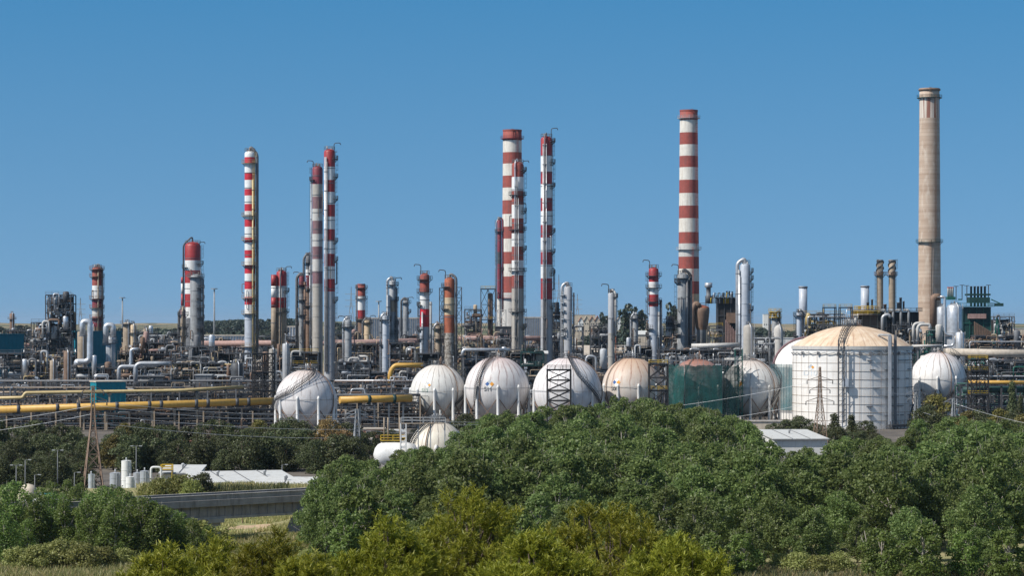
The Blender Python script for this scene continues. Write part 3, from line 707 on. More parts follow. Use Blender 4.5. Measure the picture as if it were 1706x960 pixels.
# ------------------------------------------------------------------ pressure spheres and the big tank
def sdir(az, lat):      # az 0 looks at the camera (-Y), positive to the right
    a = R_(az); l = R_(lat)
    return Vector((math.sin(a) * math.cos(l), -math.cos(a) * math.cos(l), math.sin(l)))
def text_mesh(txt, size):
    cu = bpy.data.curves.new('lettering', 'FONT'); cu.body = txt; cu.size = size; cu.align_x = 'CENTER'; cu.align_y = 'CENTER'
    cu.offset = size * .012
    o = bpy.data.objects.new('lettering', cu); COL.objects.link(o)
    bpy.context.view_layer.update()
    dg = bpy.context.evaluated_depsgraph_get()
    me = bpy.data.meshes.new_from_object(o.evaluated_get(dg)); bpy.data.objects.remove(o); bpy.data.curves.remove(cu)
    return me
def sphere_text(root, zc, R, az, lat, txt, size, mat):
    me = text_mesh(txt, size)
    for v in me.vertices:
        d = sdir(az + math.degrees(v.co.x / (R * math.cos(R_(lat)))), lat + math.degrees(v.co.y / R))
        p = d * (R + .07); v.co = (p.x, p.y, p.z + zc)
    me.materials.clear(); me.materials.append(MATS[mat])
    me.name = 'number'; o = bpy.data.objects.new('number', me); COL.objects.link(o); o.parent = root; return o
def diamond(root, zc, R, az, lat, size, cols):
    """hazard diamond of four quarter panels: left, top, right, bottom"""
    m = MB(); h = size / 2
    quarters = (((-h, 0), (-h / 2, h / 2), (0, 0), (-h / 2, -h / 2)), ((0, h), (h / 2, h / 2), (0, 0), (-h / 2, h / 2)),
                ((h, 0), (h / 2, -h / 2), (0, 0), (h / 2, h / 2)), ((0, -h), (-h / 2, -h / 2), (0, 0), (h / 2, -h / 2)))
    for q, c in zip(quarters, cols):
        pts = []
        for u, v in q:
            d = sdir(az + math.degrees(u / (R * math.cos(R_(lat)))), lat + math.degrees(v / R)); p = d * (R + .08); pts.append((p.x, p.y, p.z + zc))
        m.poly(pts, c)
    o = m.build('hazard_diamond', root); return o
def path_interp(pts, step):
    out = []
    for (a0, l0), (a1, l1) in zip(pts, pts[1:]):
        n = max(2, int(math.hypot((a1 - a0) * math.cos(R_((l0 + l1) / 2)), l1 - l0) / step))
        for i in range(n): t = i / n; out.append((a0 + (a1 - a0) * t, l0 + (l1 - l0) * t))
    out.append(pts[-1]); return out
def stairway(root, zc, R, pts, mat='steel_dark', w=.7):
    m = MB(); P = path_interp(pts, 3.0); off = []
    for az, lat in P:
        d = sdir(az, lat); off.append((Vector((0, 0, zc)) + d * (R + .75), d))
    for (p, d), (q, e) in zip(off, off[1:]):
        side = (q - p).cross(d)
        if side.length < 1e-4: continue
        side.normalize()
        for sg in (-.5, .5):
            m.beam(p + side * w * sg, q + side * w * sg, .11, mat)
            up = d * .45 + Vector((0, 0, .8))
            m.beam(p + side * w * sg + up, q + side * w * sg + up, .07, mat)
            m.beam(p + side * w * sg, p + side * w * sg + up, .07, mat)
        m.beam((p + q) / 2 - side * w * .5, (p + q) / 2 + side * w * .5, .2, mat, .06)
        m.beam(p - d * .75, p, .12, mat)
    m.build('stairway', root)
NS = [0]
def lpg_sphere(label, px, yc, rpx, D, mat, stairs=(), text=None, sign=None, legs=9, leg_mat='white', seed=0, top='platform', braces=True, rings=True, phase=0.):
    rnd = random.Random(seed); s = S(D); R = rpx / s; zc = Z(yc, D)
    root = thing('gas_sphere', label, 'storage tank', (X(px, D), D, 0)); NS[0] += 1
    m = MB(); m.sphere((0, 0, zc), R, mat, 56, 32); m.build('shell', root)
    lp = []
    for k in range(legs):
        a = 2 * PI * k / legs + phase; x, y = R * 1.0 * math.sin(a), -R * 1.0 * math.cos(a); lp.append((x, y))
        m = MB(); m.lathe([(.5, -.3), (.5, .4), (.42, .5), (.42, zc + .5), (.46, zc + .6), (.2, zc + 1.3)], leg_mat, 12, (x, y, 0)); m.build('leg', root)
    if braces:
        for k in range(legs):
            a, b = lp[k], lp[(k + 1) % legs]; zt = zc - R * .25
            if (a[1] + b[1]) / 2 > R * .5: continue
            m = MB(); m.beam((*a, .8), (*b, zt), .2, 'steel_brown'); m.beam((*b, .8), (*a, zt), .2, 'steel_brown'); m.build('cross_brace', root)
    for st in stairs: stairway(root, zc, R, st)
    # crown: ring walk, valves, vents
    zt = zc + R
    m = MB(); rr = R * .26; zp = zt - R * .02
    m.ring((0, 0, zp), rr * .3, rr, -.08, .08, 'steel_mid', 20); rail_ring(m, rr - .05, zp + .08, 'steel_mid', 18, h=1.15, t=.06)
    for k in range(6):
        a = k * PI / 3; m.beam((rr * .9 * math.cos(a), rr * .9 * math.sin(a), zt - R * .06), (rr * .9 * math.cos(a), rr * .9 * math.sin(a), zp), .15, 'steel_mid')
    m.build('top_platform', root)
    for k in range(5):
        a = rnd.uniform(0, 6.28); q = rr * rnd.uniform(.2, .85); m = MB(); x, y = q * math.cos(a), q * math.sin(a); h = rnd.uniform(.9, 2.4)
        mt = rnd.choice(['steel_mid', 'silver_dull', 'steel_brown', 'white_faded'])
        m.tube([(x, y, zt - R * .05), (x, y, zt + h)], rnd.uniform(.12, .25), mt, 8); m.box((x, y, zt + h * .6), (.6, .5, .4), mt); m.build('valve', root)
    p = MB(); m2 = [sdir(rnd.uniform(-90, 90), l) * (R + .25) for l in (89,)]
    a0 = rnd.uniform(-60, 60) if not stairs else stairs[0][-1][0] + 14
    p.tube([Vector((0, 0, zc)) + sdir(a0, l) * (R + .3) for l in range(88, -30, -6)] , .13, 'steel_brown', 6); p.build('drench_pipe', root)
    if rings:
        p = MB(); lr = R_(2)
        p.tube([Vector((0, 0, zc)) + sdir(k * 10, 2) * (R + .2) for k in range(37)], .05, 'steel_grey', 5, False); p.build('girth_pipe', root)
    if text: sphere_text(root, zc, R, *text)
    if sign: diamond(root, zc, R, *sign)
    return root
def smat(nm, D, yc, rpx, **kw):
    a = dict(base=(.74, .72, .7), stain=(.47, .4, .36), line=(.2, .16, .15), n_line=24, top_rust=.5, rust_col=(.42, .26, .18), zc=Z(yc, D), R=rpx / S(D)); a.update(kw)
    shell_mat(nm, **a); return nm
BL, OR, WH, GR = 'sign_blue', 'sign_orange', 'sign_white', 'sign_grey'
lpg_sphere('leftmost white gas sphere with a black stair climbing diagonally across its face', 510, 667, 51, 765, smat('sphere_paint_a', 765, 667, 51, n_line=22, base=(.72, .69, .68), stain=(.5, .4, .36)),
           stairs=[[(-84, -16), (-60, 2), (-28, 15), (-10, 28), (12, 44), (50, 72)]], seed=1, leg_mat='white', phase=R_(-12))
lpg_sphere('off-white gas sphere on tall legs above the small cream dome, with a faded orange sign', 730, 653, 46, 811, smat('sphere_paint_b', 811, 653, 46, base=(.75, .73, .68), top_rust=.3),
           stairs=[[(70, 62), (84, 30), (78, 10), (52, -14), (30, -36)]], text=(-27, 3.5, 'S12', 1.55, 'letter_green'), sign=(-21, 15, 1.9, ('sign_white', GR, OR, WH)), seed=2, phase=R_(-6))
lpg_sphere('whitish gas sphere marked S11 with a blue and orange hazard diamond', 828, 648, 53.5, 805, smat('sphere_paint_c', 805, 648, 53.5, base=(.72, .69, .67), stain=(.46, .37, .34), line=(.24, .14, .13), rust_col=(.46, .24, .2)),
           stairs=[[(-20, 70), (-27, 55), (-33, 20), (-38, -10), (-46, -38)]], text=(-15.5, .3, 'S11', 1.75, 'letter_dark'), sign=(-13, 9.5, 2.7, (BL, GR, OR, WH)), seed=3, phase=R_(2))
lpg_sphere('broad white gas sphere with a black lattice tower before it', 945, 653, 57.5, 800, smat('sphere_paint_d', 800, 653, 57.5, base=(.76, .74, .74), stain=(.58, .5, .46), n_line=26, rust_col=(.45, .22, .17), top_rust=.35),
           stairs=[[(4, 78), (10, 50), (18, 28), (34, 10), (52, -6), (66, -20)]], seed=4, phase=R_(5))
lpg_sphere('rusty tan two-tone gas sphere with a hazard diamond, rising out of the grove', 1053, 646, 50, 812, smat('sphere_paint_e', 812, 646, 50, base=(.68, .62, .56), stain=(.5, .36, .26), top_rust=.95, rust_col=(.47, .3, .19), rust_to=.0, n_line=18, line=(.28, .13, .09)),
           text=(-38, -1.5, 'S06', 1.6, 'letter_dark'), sign=(-34, 11, 2.7, (BL, WH, OR, WH)), seed=5, phase=R_(10))
ns = lpg_sphere('gas sphere with orange primed crown wrapped in green scaffold netting', 1161, 648, 50, 812, smat('sphere_paint_f', 812, 648, 50, base=(.2, .2, .21), stain=(.15, .12, .11), top_rust=.95, rust_col=(.42, .15, .08), rust_to=.55), seed=6)
lpg_sphere('grey-white gas sphere with cross-braced legs between the netted sphere and the big tank', 1250, 648, 48.5, 818, smat('sphere_paint_g', 818, 648, 48.5, base=(.68, .67, .64), stain=(.46, .42, .38), n_line=22),
           stairs=[[(80, 52), (84, 34), (72, 12), (52, -12), (34, -40)]], text=(-33, -1.5, 'S03', 1.5, 'letter_dark'), sign=(-28, 12.5, 2.8, (GR, WH, OR, OR)), seed=7, phase=R_(-5), leg_mat='white_faded')
lpg_sphere('clean white gas sphere right of the big tank with a stair around its right flank', 1563, 633, 46.5, 835, smat('sphere_paint_h', 835, 633, 46.5, base=(.78, .76, .74), stain=(.6, .54, .5), n_line=22, rust_col=(.45, .2, .16), top_rust=.3),
           stairs=[[(66, 66), (80, 40), (80, 20), (62, 0), (40, -14), (18, -28), (4, -44)]], seed=8, phase=R_(-10))
lpg_sphere('small cream dome-topped sphere nearest the camera, its foot sunk in the trees', 728, 750, 47.5, 560, smat('sphere_paint_i', 560, 750, 47.5, base=(.72, .67, .57), stain=(.55, .48, .38), n_line=20, top_rust=.25),
           stairs=[[(-64, -20), (-58, 10), (-50, 40), (-35, 72)]], seed=9, legs=9)

# green net scaffold round the netted sphere
D = 812; R = 50 / S(D); cx = X(1169, D)
root = thing('scaffold', 'green net-wrapped scaffold enclosing the orange-crowned sphere', 'scaffolding', (cx, D - 1, 0))
hw = 58.5 / S(D); zt = Z(600, D); zt2 = Z(608, D)
oct_ = [(-hw, -hw * .45), (-hw * .55, -hw * .98), (hw * .5, -hw * 1.02), (hw, -hw * .5), (hw, hw * .8), (-hw, hw * .8)]
fr = MB()
for (a, b) in zip(oct_, oct_[1:] + oct_[:1]):
    n = max(2, int(math.hypot(b[0] - a[0], b[1] - a[1]) / 1.6))
    for i in range(n):
        x, y = a[0] + (b[0] - a[0]) * i / n, a[1] + (b[1] - a[1]) * i / n
        fr.beam((x, y, 0), (x, y, zt + 1.0), .1, 'steel_grey')
    for j in range(1, int(zt / 2) + 1): fr.beam((*a, j * 2.), (*b, j * 2.), .1, 'steel_mid')
    fr.beam((*a, 4), (*b, 12), .12, 'steel_dark')
fr.build('scaffold_frame', root)
for i, (a, b) in enumerate(zip(oct_[:4], oct_[1:5])):
    k = MB(); dx, dy = b[0] - a[0], b[1] - a[1]; L = math.hypot(dx, dy); nxp, nyp = dy / L * .25, -dx / L * .25
    n = 14; rows = 10; base = 0; rn = random.Random(i + 5); H = [zt2 + rn.uniform(-.4, .3) for _ in range(n + 1)]
    for r in range(rows + 1):
        for q in range(n + 1):
            bul = .25 * math.sin(q * 2.1 + r) + rn.uniform(-.1, .1)
            k.v.append((a[0] + dx * q / n + nxp * (1 + bul * 2), a[1] + dy * q / n + nyp * (1 + bul * 2), .6 + (H[q] - .6) * r / rows))
    for r in range(rows):
        for q in range(n):
            p = r * (n + 1) + q; k.face([p, p + 1, p + n + 2, p + n + 1], k.mi('net_green'), True)
    k.build('net', root)
for q in range(4):
    m = MB(); z = 4 + q * 4.2; m.box((0, -hw * .95, z), (hw * 1.0, .9, .1), 'steel_tan'); m.build('walkway', root)
st = MB()       # stair tower on its right edge
for z in range(0, int(zt) + 2, 2):
    st.box((hw + .2, -hw * .3, z), (2.2, 2.4, .1), 'green_steel'); st.beam((hw - .8, -hw * .3 - 1.1, z), (hw + 1.2, -hw * .3 - 1.1, z + 2), .15, 'green_steel')
for sx in (-.9, 1.3):
    for sy in (-1.2, 1.2): st.beam((hw + sx, -hw * .3 + sy, 0), (hw + sx, -hw * .3 + sy, zt + 3.4), .16, 'green_steel')
st.build('stair_tower', root)

# the black lattice tower before the broad sphere, and its relatives
def lattice(label, px0, px1, ytop, D, nlev, mat='black_steel', depth=None, plats=(), w=.32, name='lattice_tower', zb=0., rail=None, braces=True, nb=1):
    x0, x1 = X(px0, D), X(px1, D); cx = (x0 + x1) / 2; hx = (x1 - x0) / 2; dp = depth or hx * 2; zt = Z(ytop, D)
    root = thing(name, label, 'steel tower', (cx, D, zb)); m = MB()
    xs = [-hx + 2 * hx * i / nb for i in range(nb + 1)]
    for x in xs:
        for y in (0, dp): m.beam((x, y, 0), (x, y, zt - zb), w, mat)
    for i in range(nlev + 1):
        z = (zt - zb) * i / nlev
        if i:
            for y in (0, dp): m.beam((-hx, y, z), (hx, y, z), w * .8, mat)
            for x in xs: m.beam((x, 0, z), (x, dp, z), w * .8, mat)
        if i < nlev and braces:
            z2 = (zt - zb) * (i + 1) / nlev
            for xa, xb in zip(xs, xs[1:]):
                for y in (0, dp):
                    m.beam((xa, y, z), (xb, y, z2), w * .55, mat)
                    m.beam((xb, y, z), (xa, y, z2), w * .45, mat)
            for x in (-hx, hx):
                m.beam((x, 0, z), (x, dp, z2), w * .5, mat)
    m.build('frame', root)
    for lv in plats:
        z = (zt - zb) * lv / nlev + .2; p = MB(); p.box((0, dp / 2, z), (hx * 2 + .6, dp + .6, .12), mat)
        for a, b in (((-hx, 0), (hx, 0)), ((hx, 0), (hx, dp)), ((-hx, 0), (-hx, dp)), ((-hx, dp), (hx, dp))): rail_line(p, (*a, z), (*b, z), rail or mat, 1.1, .09)
        p.build('platform', root)
    return root
r0 = lattice('black cross-braced lattice tower standing against the broad white sphere', 912, 951, 617, 775, 6, plats=(6,), depth=6, w=.42)
lattice('black frame with yellow railed landings at the right shoulder of the rusty sphere', 1082, 1113, 608, 785, 5, plats=(3, 5), depth=5, rail='yellow_rail', w=.36)
lattice('black lattice stair tower left of the leftmost sphere', 421, 454, 590, 800, 8, plats=(2, 4, 6, 8), depth=6, w=.36, nb=2)
lattice('black lattice tower with a yellow stair right of the right-hand sphere', 1618, 1647, 600, 780, 6, plats=(3, 5, 6), depth=6, rail='yellow_rail', w=.3, nb=2)
lattice('dark lattice frame left of the rust striped column', 732, 740, 480, 955, 12, 'steel_dark', w=.25)
lattice('dark lattice frame right of the rust striped column', 760, 769, 479, 955, 12, 'steel_dark', w=.25)
rr = lattice('open lattice box tower holding a thin dark column, left of the fat chimney', 801, 825, 482, 1150, 7, 'steel_dark', w=.3, nb=2, plats=(5, 7), rail='yellow_rail', braces=True)
m = MB(); m.lathe([(1.1, 0), (1.1, Z(490, 1150)), (.3, Z(488, 1150))], 'steel_brown', 16, (1, 3, 0)); m.build('inner_column', rr)
lattice('pale steel trestle beneath the thin maroon stack', 828, 843, 517, 1200, 6, 'white_faded', w=.45, zb=0)

# the big tank
D = 812; s = S(D); R = 99 / s; zw = Z(577, D); zd = Z(543, D); cx = X(1419.5, D)
def dome_mat(name):
    m, nt, b = nodes_of(name)
    tc = N(nt, 'ShaderNodeTexCoord').outputs['Object']; sp = N(nt, 'ShaderNodeSeparateXYZ'); nt.links.new(tc, sp.inputs[0])
    ang = mathn(nt, 'ARCTAN2', sp.outputs[1], sp.outputs[0])
    fr = mathn(nt, 'ABSOLUTE', mathn(nt, 'SUBTRACT', mathn(nt, 'FRACT', mathn(nt, 'MULTIPLY', ang, 32 / (2 * PI))), .5))
    cb = N(nt, 'ShaderNodeCombineXYZ'); nt.links.new(mathn(nt, 'MULTIPLY', ang, 7), cb.inputs[0]); nt.links.new(mathn(nt, 'MULTIPLY', sp.outputs[2], .12), cb.inputs[1])
    st = noise(nt, cb.outputs[0], 2.2, 5, .7); n1 = noise(nt, tc, .35, 5, .6)
    col = mixc(nt, ramp(nt, n1, .35, .65), (.58, .42, .28), (.72, .59, .45))
    col = mixc(nt, mathn(nt, 'MULTIPLY', ramp(nt, st, .48, .68), .8), col, (.5, .3, .18))
    col = mixc(nt, mathn(nt, 'MULTIPLY', ramp(nt, fr, .07, .0), .6), col, (.32, .2, .15))
    nt.links.new(col, b.inputs['Base Color']); b.inputs['Roughness'].default_value = .7; MATS[name] = m
dome_mat('dome_rust')
paint('tank_white', (.78, .75, .71), (.55, .47, .4), .45, .5, scale=.3, var=.06)
root = thing('storage_tank', 'huge white cylindrical tank with a rust-streaked dome roof, right of centre', 'storage tank', (cx, D, 0))
m = MB(); m.lathe([(R, .0), (R, zw * .5), (R, zw)], 'tank_white', 96, cap=False); m.build('wall', root)
m = MB(); Rc = (R * R + (zd - zw) ** 2) / (2 * (zd - zw)); prof = []
for k in range(17):
    r = R * (1 - k / 16); prof.append((max(r, .05), zd - Rc + math.sqrt(Rc * Rc - r * r)))
m.lathe(prof, 'dome_rust', 96, cap=False); m.build('dome_roof', root)
m = MB(); m.ring((0, 0, zw), R, R + .35, -.9, .12, 'white_faded', 96); m.build('eave_ring', root)
nr = 10
for k in range(1, nr):
    m = MB(); z = zw * k / nr; m.ring((0, 0, z), R + .01, R + .1, -.035, .035, 'steel_tan', 96); m.build('stiffener_ring', root)
for k in range(17):
    az = -84 + k * 10.5; a = R_(az); m = MB(); m.tube([((R + .2) * math.sin(a), -(R + .2) * math.cos(a), .3), ((R + .2) * math.sin(a), -(R + .2) * math.cos(a), zw - 1.2)], .035, 'steel_brown', 5); m.build('drench_riser', root)
m = MB()        # wavy spray header under the eave
m.tube([((R + .45) * math.sin(R_(az)), -(R + .45) * math.cos(R_(az)), zw - 2.0 + .22 * math.sin(az * .7)) for az in range(-90, 91, 3)], .13, 'steel_grey', 6); m.build('spray_header', root)
for az in (-60, -40, -20, 0, 10, 20, 32, 42):
    m = MB(); a = R_(az); p = Vector(((R + .45) * math.sin(a), -(R + .45) * math.cos(a), zw - 2.0)); m.box(p, (.7, .5, .9), 'steel_mid'); m.build('spray_nozzle', root)
# short shadow-casting shelves on the right flank
rn = random.Random(4)
for az in (12, 17, 30, 38, 48, 60, 72):
    for z in [zw * (j + .5) / 9 for j in range(1, 9)]:
        if rn.random() < .6:
            a = R_(az + rn.uniform(-3, 3)); m = MB(); m.box(((R + .2) * math.sin(a), -(R + .2) * math.cos(a), z), (rn.uniform(1.2, 3), .5, .18), 'steel_mid', a); m.build('wall_bracket', root)
def tp(px, off=.0):
    xx = X(px, D) - cx; xx = max(-R, min(R, xx)); return Vector((xx, -math.sqrt(max(0, (R + off) ** 2 - xx * xx)), 0))
for px, w_, mt in ((1469, .9, 'silver_dull'), (1479, .8, 'steel_mid')):
    m = MB(); p = tp(px, 1.4); m.box((p.x, p.y, (zw + 2.) / 2 + 1), (w_, w_, zw + 3), mt)
    for j in range(7): m.beam((p.x, p.y + .5, 2 + j * 3.4), (p.x * .97, p.y + 2.0, 2 + j * 3.4), .2, 'steel_mid')
    m.build('vertical_duct', root)
m = MB(); p = tp(1471, 1.4); p2 = tp(1455, -3); m.tube(bend([(p.x, p.y, zw), (p.x, p.y, zw + 3.4), (p2.x, p2.y + 2, zw + 3.4), (p2.x, p2.y + 2, zw + 1)], .8), .35, 'steel_grey', 10); m.build('roof_pipe', root)
# ladder gantry: up the wall on the left of the middle and over the dome
m = MB(); a0 = tp(1389, .8)
for sx in (-.8, .8):
    for sy in (0, -1.5): m.beam((a0.x + sx, a0.y + sy, 2), (a0.x + sx, a0.y + sy, zw + 2.), .2, 'steel_dark')
for j in range(int(zw / 1.6)):
    z = 2 + j * 1.6; m.beam((a0.x - .8, a0.y - 1.5, z), (a0.x + .8, a0.y - 1.5, z + (1.6 if j % 2 else 0)), .1, 'steel_dark'); m.beam((a0.x - .8, a0.y, z), (a0.x + .8, a0.y, z), .1, 'steel_dark')
m.build('ladder_tower', root)
m = MB()
fz = lambda r: zd - Rc + math.sqrt(Rc * Rc - r * r)
prev = None
for k in range(13):
    t = k / 12; q = Vector((a0.x * (1 - t), (a0.y + .8) * (1 - t), 0)); z = fz(min(R, q.length)) + .5; q.z = z
    if prev is not None:
        for sx in (-.8, .8):
            m.beam(prev + Vector((sx, 0, 0)), q + Vector((sx, 0, 0)), .18, 'steel_dark'); m.beam(prev + Vector((sx, 0, 1.2)), q + Vector((sx, 0, 1.2)), .1, 'steel_dark'); m.beam(q + Vector((sx, 0, 0)), q + Vector((sx, 0, 1.2)), .1, 'steel_dark')
        m.beam(q + Vector((-.8, 0, 0)), q + Vector((.8, 0, 0)), .2, 'steel_dark')
    prev = q
m.build('roof_walkway', root)
m = MB(); m.ring((0, 0, zd), .5, 3.2, .3, .45, 'steel_mid', 20); rail_ring(m, 3.1, zd + .45, 'steel_light', 16, h=1.2, t=.07); m.build('top_platform', root)
for x, y, h in ((-1, -1, 2.4), (1, 0, 2.8), (.3, 1.5, 2), (-1.6, .8, 1.8)):
    m = MB(); m.tube([(x, y, zd), (x, y, zd + h)], .3, 'white_faded', 8); m.box((x, y, zd + h), (.9, .7, .5), 'steel_mid'); m.build('vent', root)
m = MB(); p = tp(1396, 1.2); m.box((p.x, p.y, Z(636, D)), (1.6, 1.5, 2.4), 'grey_blue'); m.beam((p.x, p.y, Z(636, D)), (p.x, p.y, zw - 1), .3, 'silver_dull'); m.build('junction_cabinet', root)
# sloping foot stair and gantry on the right
m = MB(); p = tp(1514, 1.5); q = tp(1500, 2.5); m.beam((p.x, p.y, Z(672, D)), (q.x, q.y, Z(706, D)), .25, 'steel_dark'); m.beam((p.x, p.y - 1, Z(672, D)), (q.x, q.y - 1, Z(706, D)), .25, 'steel_dark'); m.beam((p.x, p.y - .5, Z(672, D) + 1), (q.x, q.y - .5, Z(706, D) + 1), .1, 'steel_dark'); m.build('foot_stair', root)
m = MB()
for k in range(9):
    p = tp(1462 + k * 6.2, 3.5); m.beam((p.x, p.y, 0), (p.x, p.y, Z(704, D) + 1), .22, 'steel_dark')
pa, pb = tp(1462, 3.5), tp(1512, 3.5); m.box(((pa.x + pb.x) / 2, (pa.y + pb.y) / 2, Z(706, D)), (pb.x - pa.x, 2.2, .7), 'steel_dark', math.atan2(pb.y - pa.y, pb.x - pa.x)); m.build('foot_gantry', root)
# pale hazard mark and lettering on the wall
def wall_pt(px, y, off=.06):
    p = tp(px, off); return Vector((p.x, p.y, Z(y, D)))
m = MB()
for (ax, ay), c in (((-2.4, 0), 'sign_grey'), ((2.4, 0), 'sign_orange'), ((0, -2.4), 'sign_grey'), ((0, 2.4), 'sign_white')):
    ctr = (1344 + ax, 611 + ay); m.poly([wall_pt(ctr[0] - 2.4, ctr[1]), wall_pt(ctr[0], ctr[1] + 2.4), wall_pt(ctr[0] + 2.4, ctr[1]), wall_pt(ctr[0], ctr[1] - 2.4)], c)
m.build('hazard_diamond', root)
me = text_mesh('D10', 2.1)
for v in me.vertices:
    q = wall_pt(1343 + v.co.x * s, 621 - v.co.y * s); v.co = q
me.materials.clear(); me.materials.append(MATS['letter_pale']); o = bpy.data.objects.new('number', me); COL.objects.link(o); o.parent = root

# second domed tank behind it on the left, with a net screen on its flank
D2 = 880; s2 = S(D2); R2 = 62 / s2; z2 = Z(614, D2); zt2 = Z(564, D2)
root = thing('storage_tank', 'second domed white tank with a blue-green net screen, peeping out left of the huge one', 'storage tank', (X(1352, D2), D2 + R2 * .4, 0))
m = MB(); m.lathe([(R2, 0), (R2, z2)] + [(R2 * math.cos(t * PI / 2) + .02, z2 + (zt2 - z2) * math.sin(t * PI / 2)) for t in (.15, .3, .45, .6, .75, .88, 1)], 'tank_white', 64, cap=False); m.build('shell', root)
m = MB(); m.tube([((R2 + .3) * math.sin(R_(-80)) * math.cos(t * PI / 2), -(R2 + .3) * math.cos(R_(-80)) * math.cos(t * PI / 2), z2 + (zt2 - z2 + .4) * math.sin(t * PI / 2)) for t in [k / 10 for k in range(11)]], .35, 'red_faded', 8); m.build('roof_stair', root)
m = MB(); k_ = 24
for r in range(9):
    for q in range(k_ + 1):
        a = R_(-88 + 62 * q / k_); rr = R2 + .9 + .05 * math.sin(q * 2 + r); m.v.append((rr * math.sin(a), -rr * math.cos(a), 3 + (Z(607, D2) - 3) * r / 8))
for r in range(8):
    for q in range(k_): p = r * (k_ + 1) + q; m.face([p, p + 1, p + k_ + 2, p + k_ + 1], m.mi('net_blue'), True)
m.build('net_screen', root)
m = MB()
for q in range(0, k_ + 1, 2):
    a = R_(-88 + 62 * q / k_); m.beam(((R2 + .8) * math.sin(a), -(R2 + .8) * math.cos(a), 0), ((R2 + .8) * math.sin(a), -(R2 + .8) * math.cos(a), Z(606, D2)), .1, 'steel_grey')
m.build('screen_frame', root)

# white bullet tank and its ladder tower beside the near dome
D = 552; root = thing('bullet_tank', 'white horizontal bullet tank half hidden by the grove, left of the small cream dome', 'storage tank', (X(622, D), D, 0))
r = 2.6; zc = Z(758, D); m = MB(); L = 9.5
q = Matrix.Rotation(R_(90), 4, 'Y')
t = MB(); prof = [(.02, -r * .0)] 
pts = [(.05 * r, 0), (.5 * r, .12 * r), (.8 * r, .35 * r), (.95 * r, .65 * r), (r, 1.0 * r), (r, L * .5), (r, L - r), (.8 * r, L - .35 * r), (.05 * r, L)]
t.lathe(pts, 'white', 28); t.v = [(z, y, -x + zc) for x, y, z in t.v]; t.build('shell', root)
for x in (2, 7.5): m = MB(); m.box((x, 0, (zc - r * .6) / 2), (.6, 3.4, zc - r * .6), 'concrete'); m.build('saddle', root)
m = MB(); m.box((4, 0, zc + r + .3), (5, 1.6, .12), 'yellow_rail'); rail_line(m, (1.5, -.8, zc + r + .3), (6.5, -.8, zc + r + .3), 'yellow_rail'); rail_line(m, (1.5, .8, zc + r + .3), (6.5, .8, zc + r + .3), 'yellow_rail'); m.build('platform', root)
for x in (2.2, 3, 5.4): m = MB(); m.tube([(x, 0, zc + r), (x, 0, zc + r + 5)], .14, 'steel_tan', 8); m.build('vent_pipe', root)
D = 548; root = thing('ladder_tower', 'white caged ladder tower between the bullet tank and the small cream dome', 'steel tower', (X(672, D), D, 0)); zt = Z(706, D)
m = MB()
for sx in (-.55, .55):
    for sy in (-.55, .55): m.beam((sx, sy, 0), (sx, sy, zt), .22, 'white')
for j in range(int(zt / 1.1)): m.box((0, -.56, j * 1.1 + .5), (1.1, .1, .45), 'white'); m.beam((-.55, .55, j * 1.1), (.55, .55, j * 1.1 + 1.1), .1, 'white')
m.build('frame', root)
m = MB(); m.box((4, .5, zt), (9, 1.4, .15), 'steel_tan'); rail_line(m, (-.5, -.2, zt), (8.5, -.2, zt), 'steel_light', 1.2); rail_line(m, (-.5, 1.2, zt), (8.5, 1.2, zt), 'steel_light', 1.2); m.build('bridge_walkway', root)
m = MB()
for x, zz_ in ((3, 8), (5.5, 8), (8.4, 9.)): m.beam((x, .5, 0), (x, .5, zt), .25, 'steel_light')
m.build('walkway_posts', root)
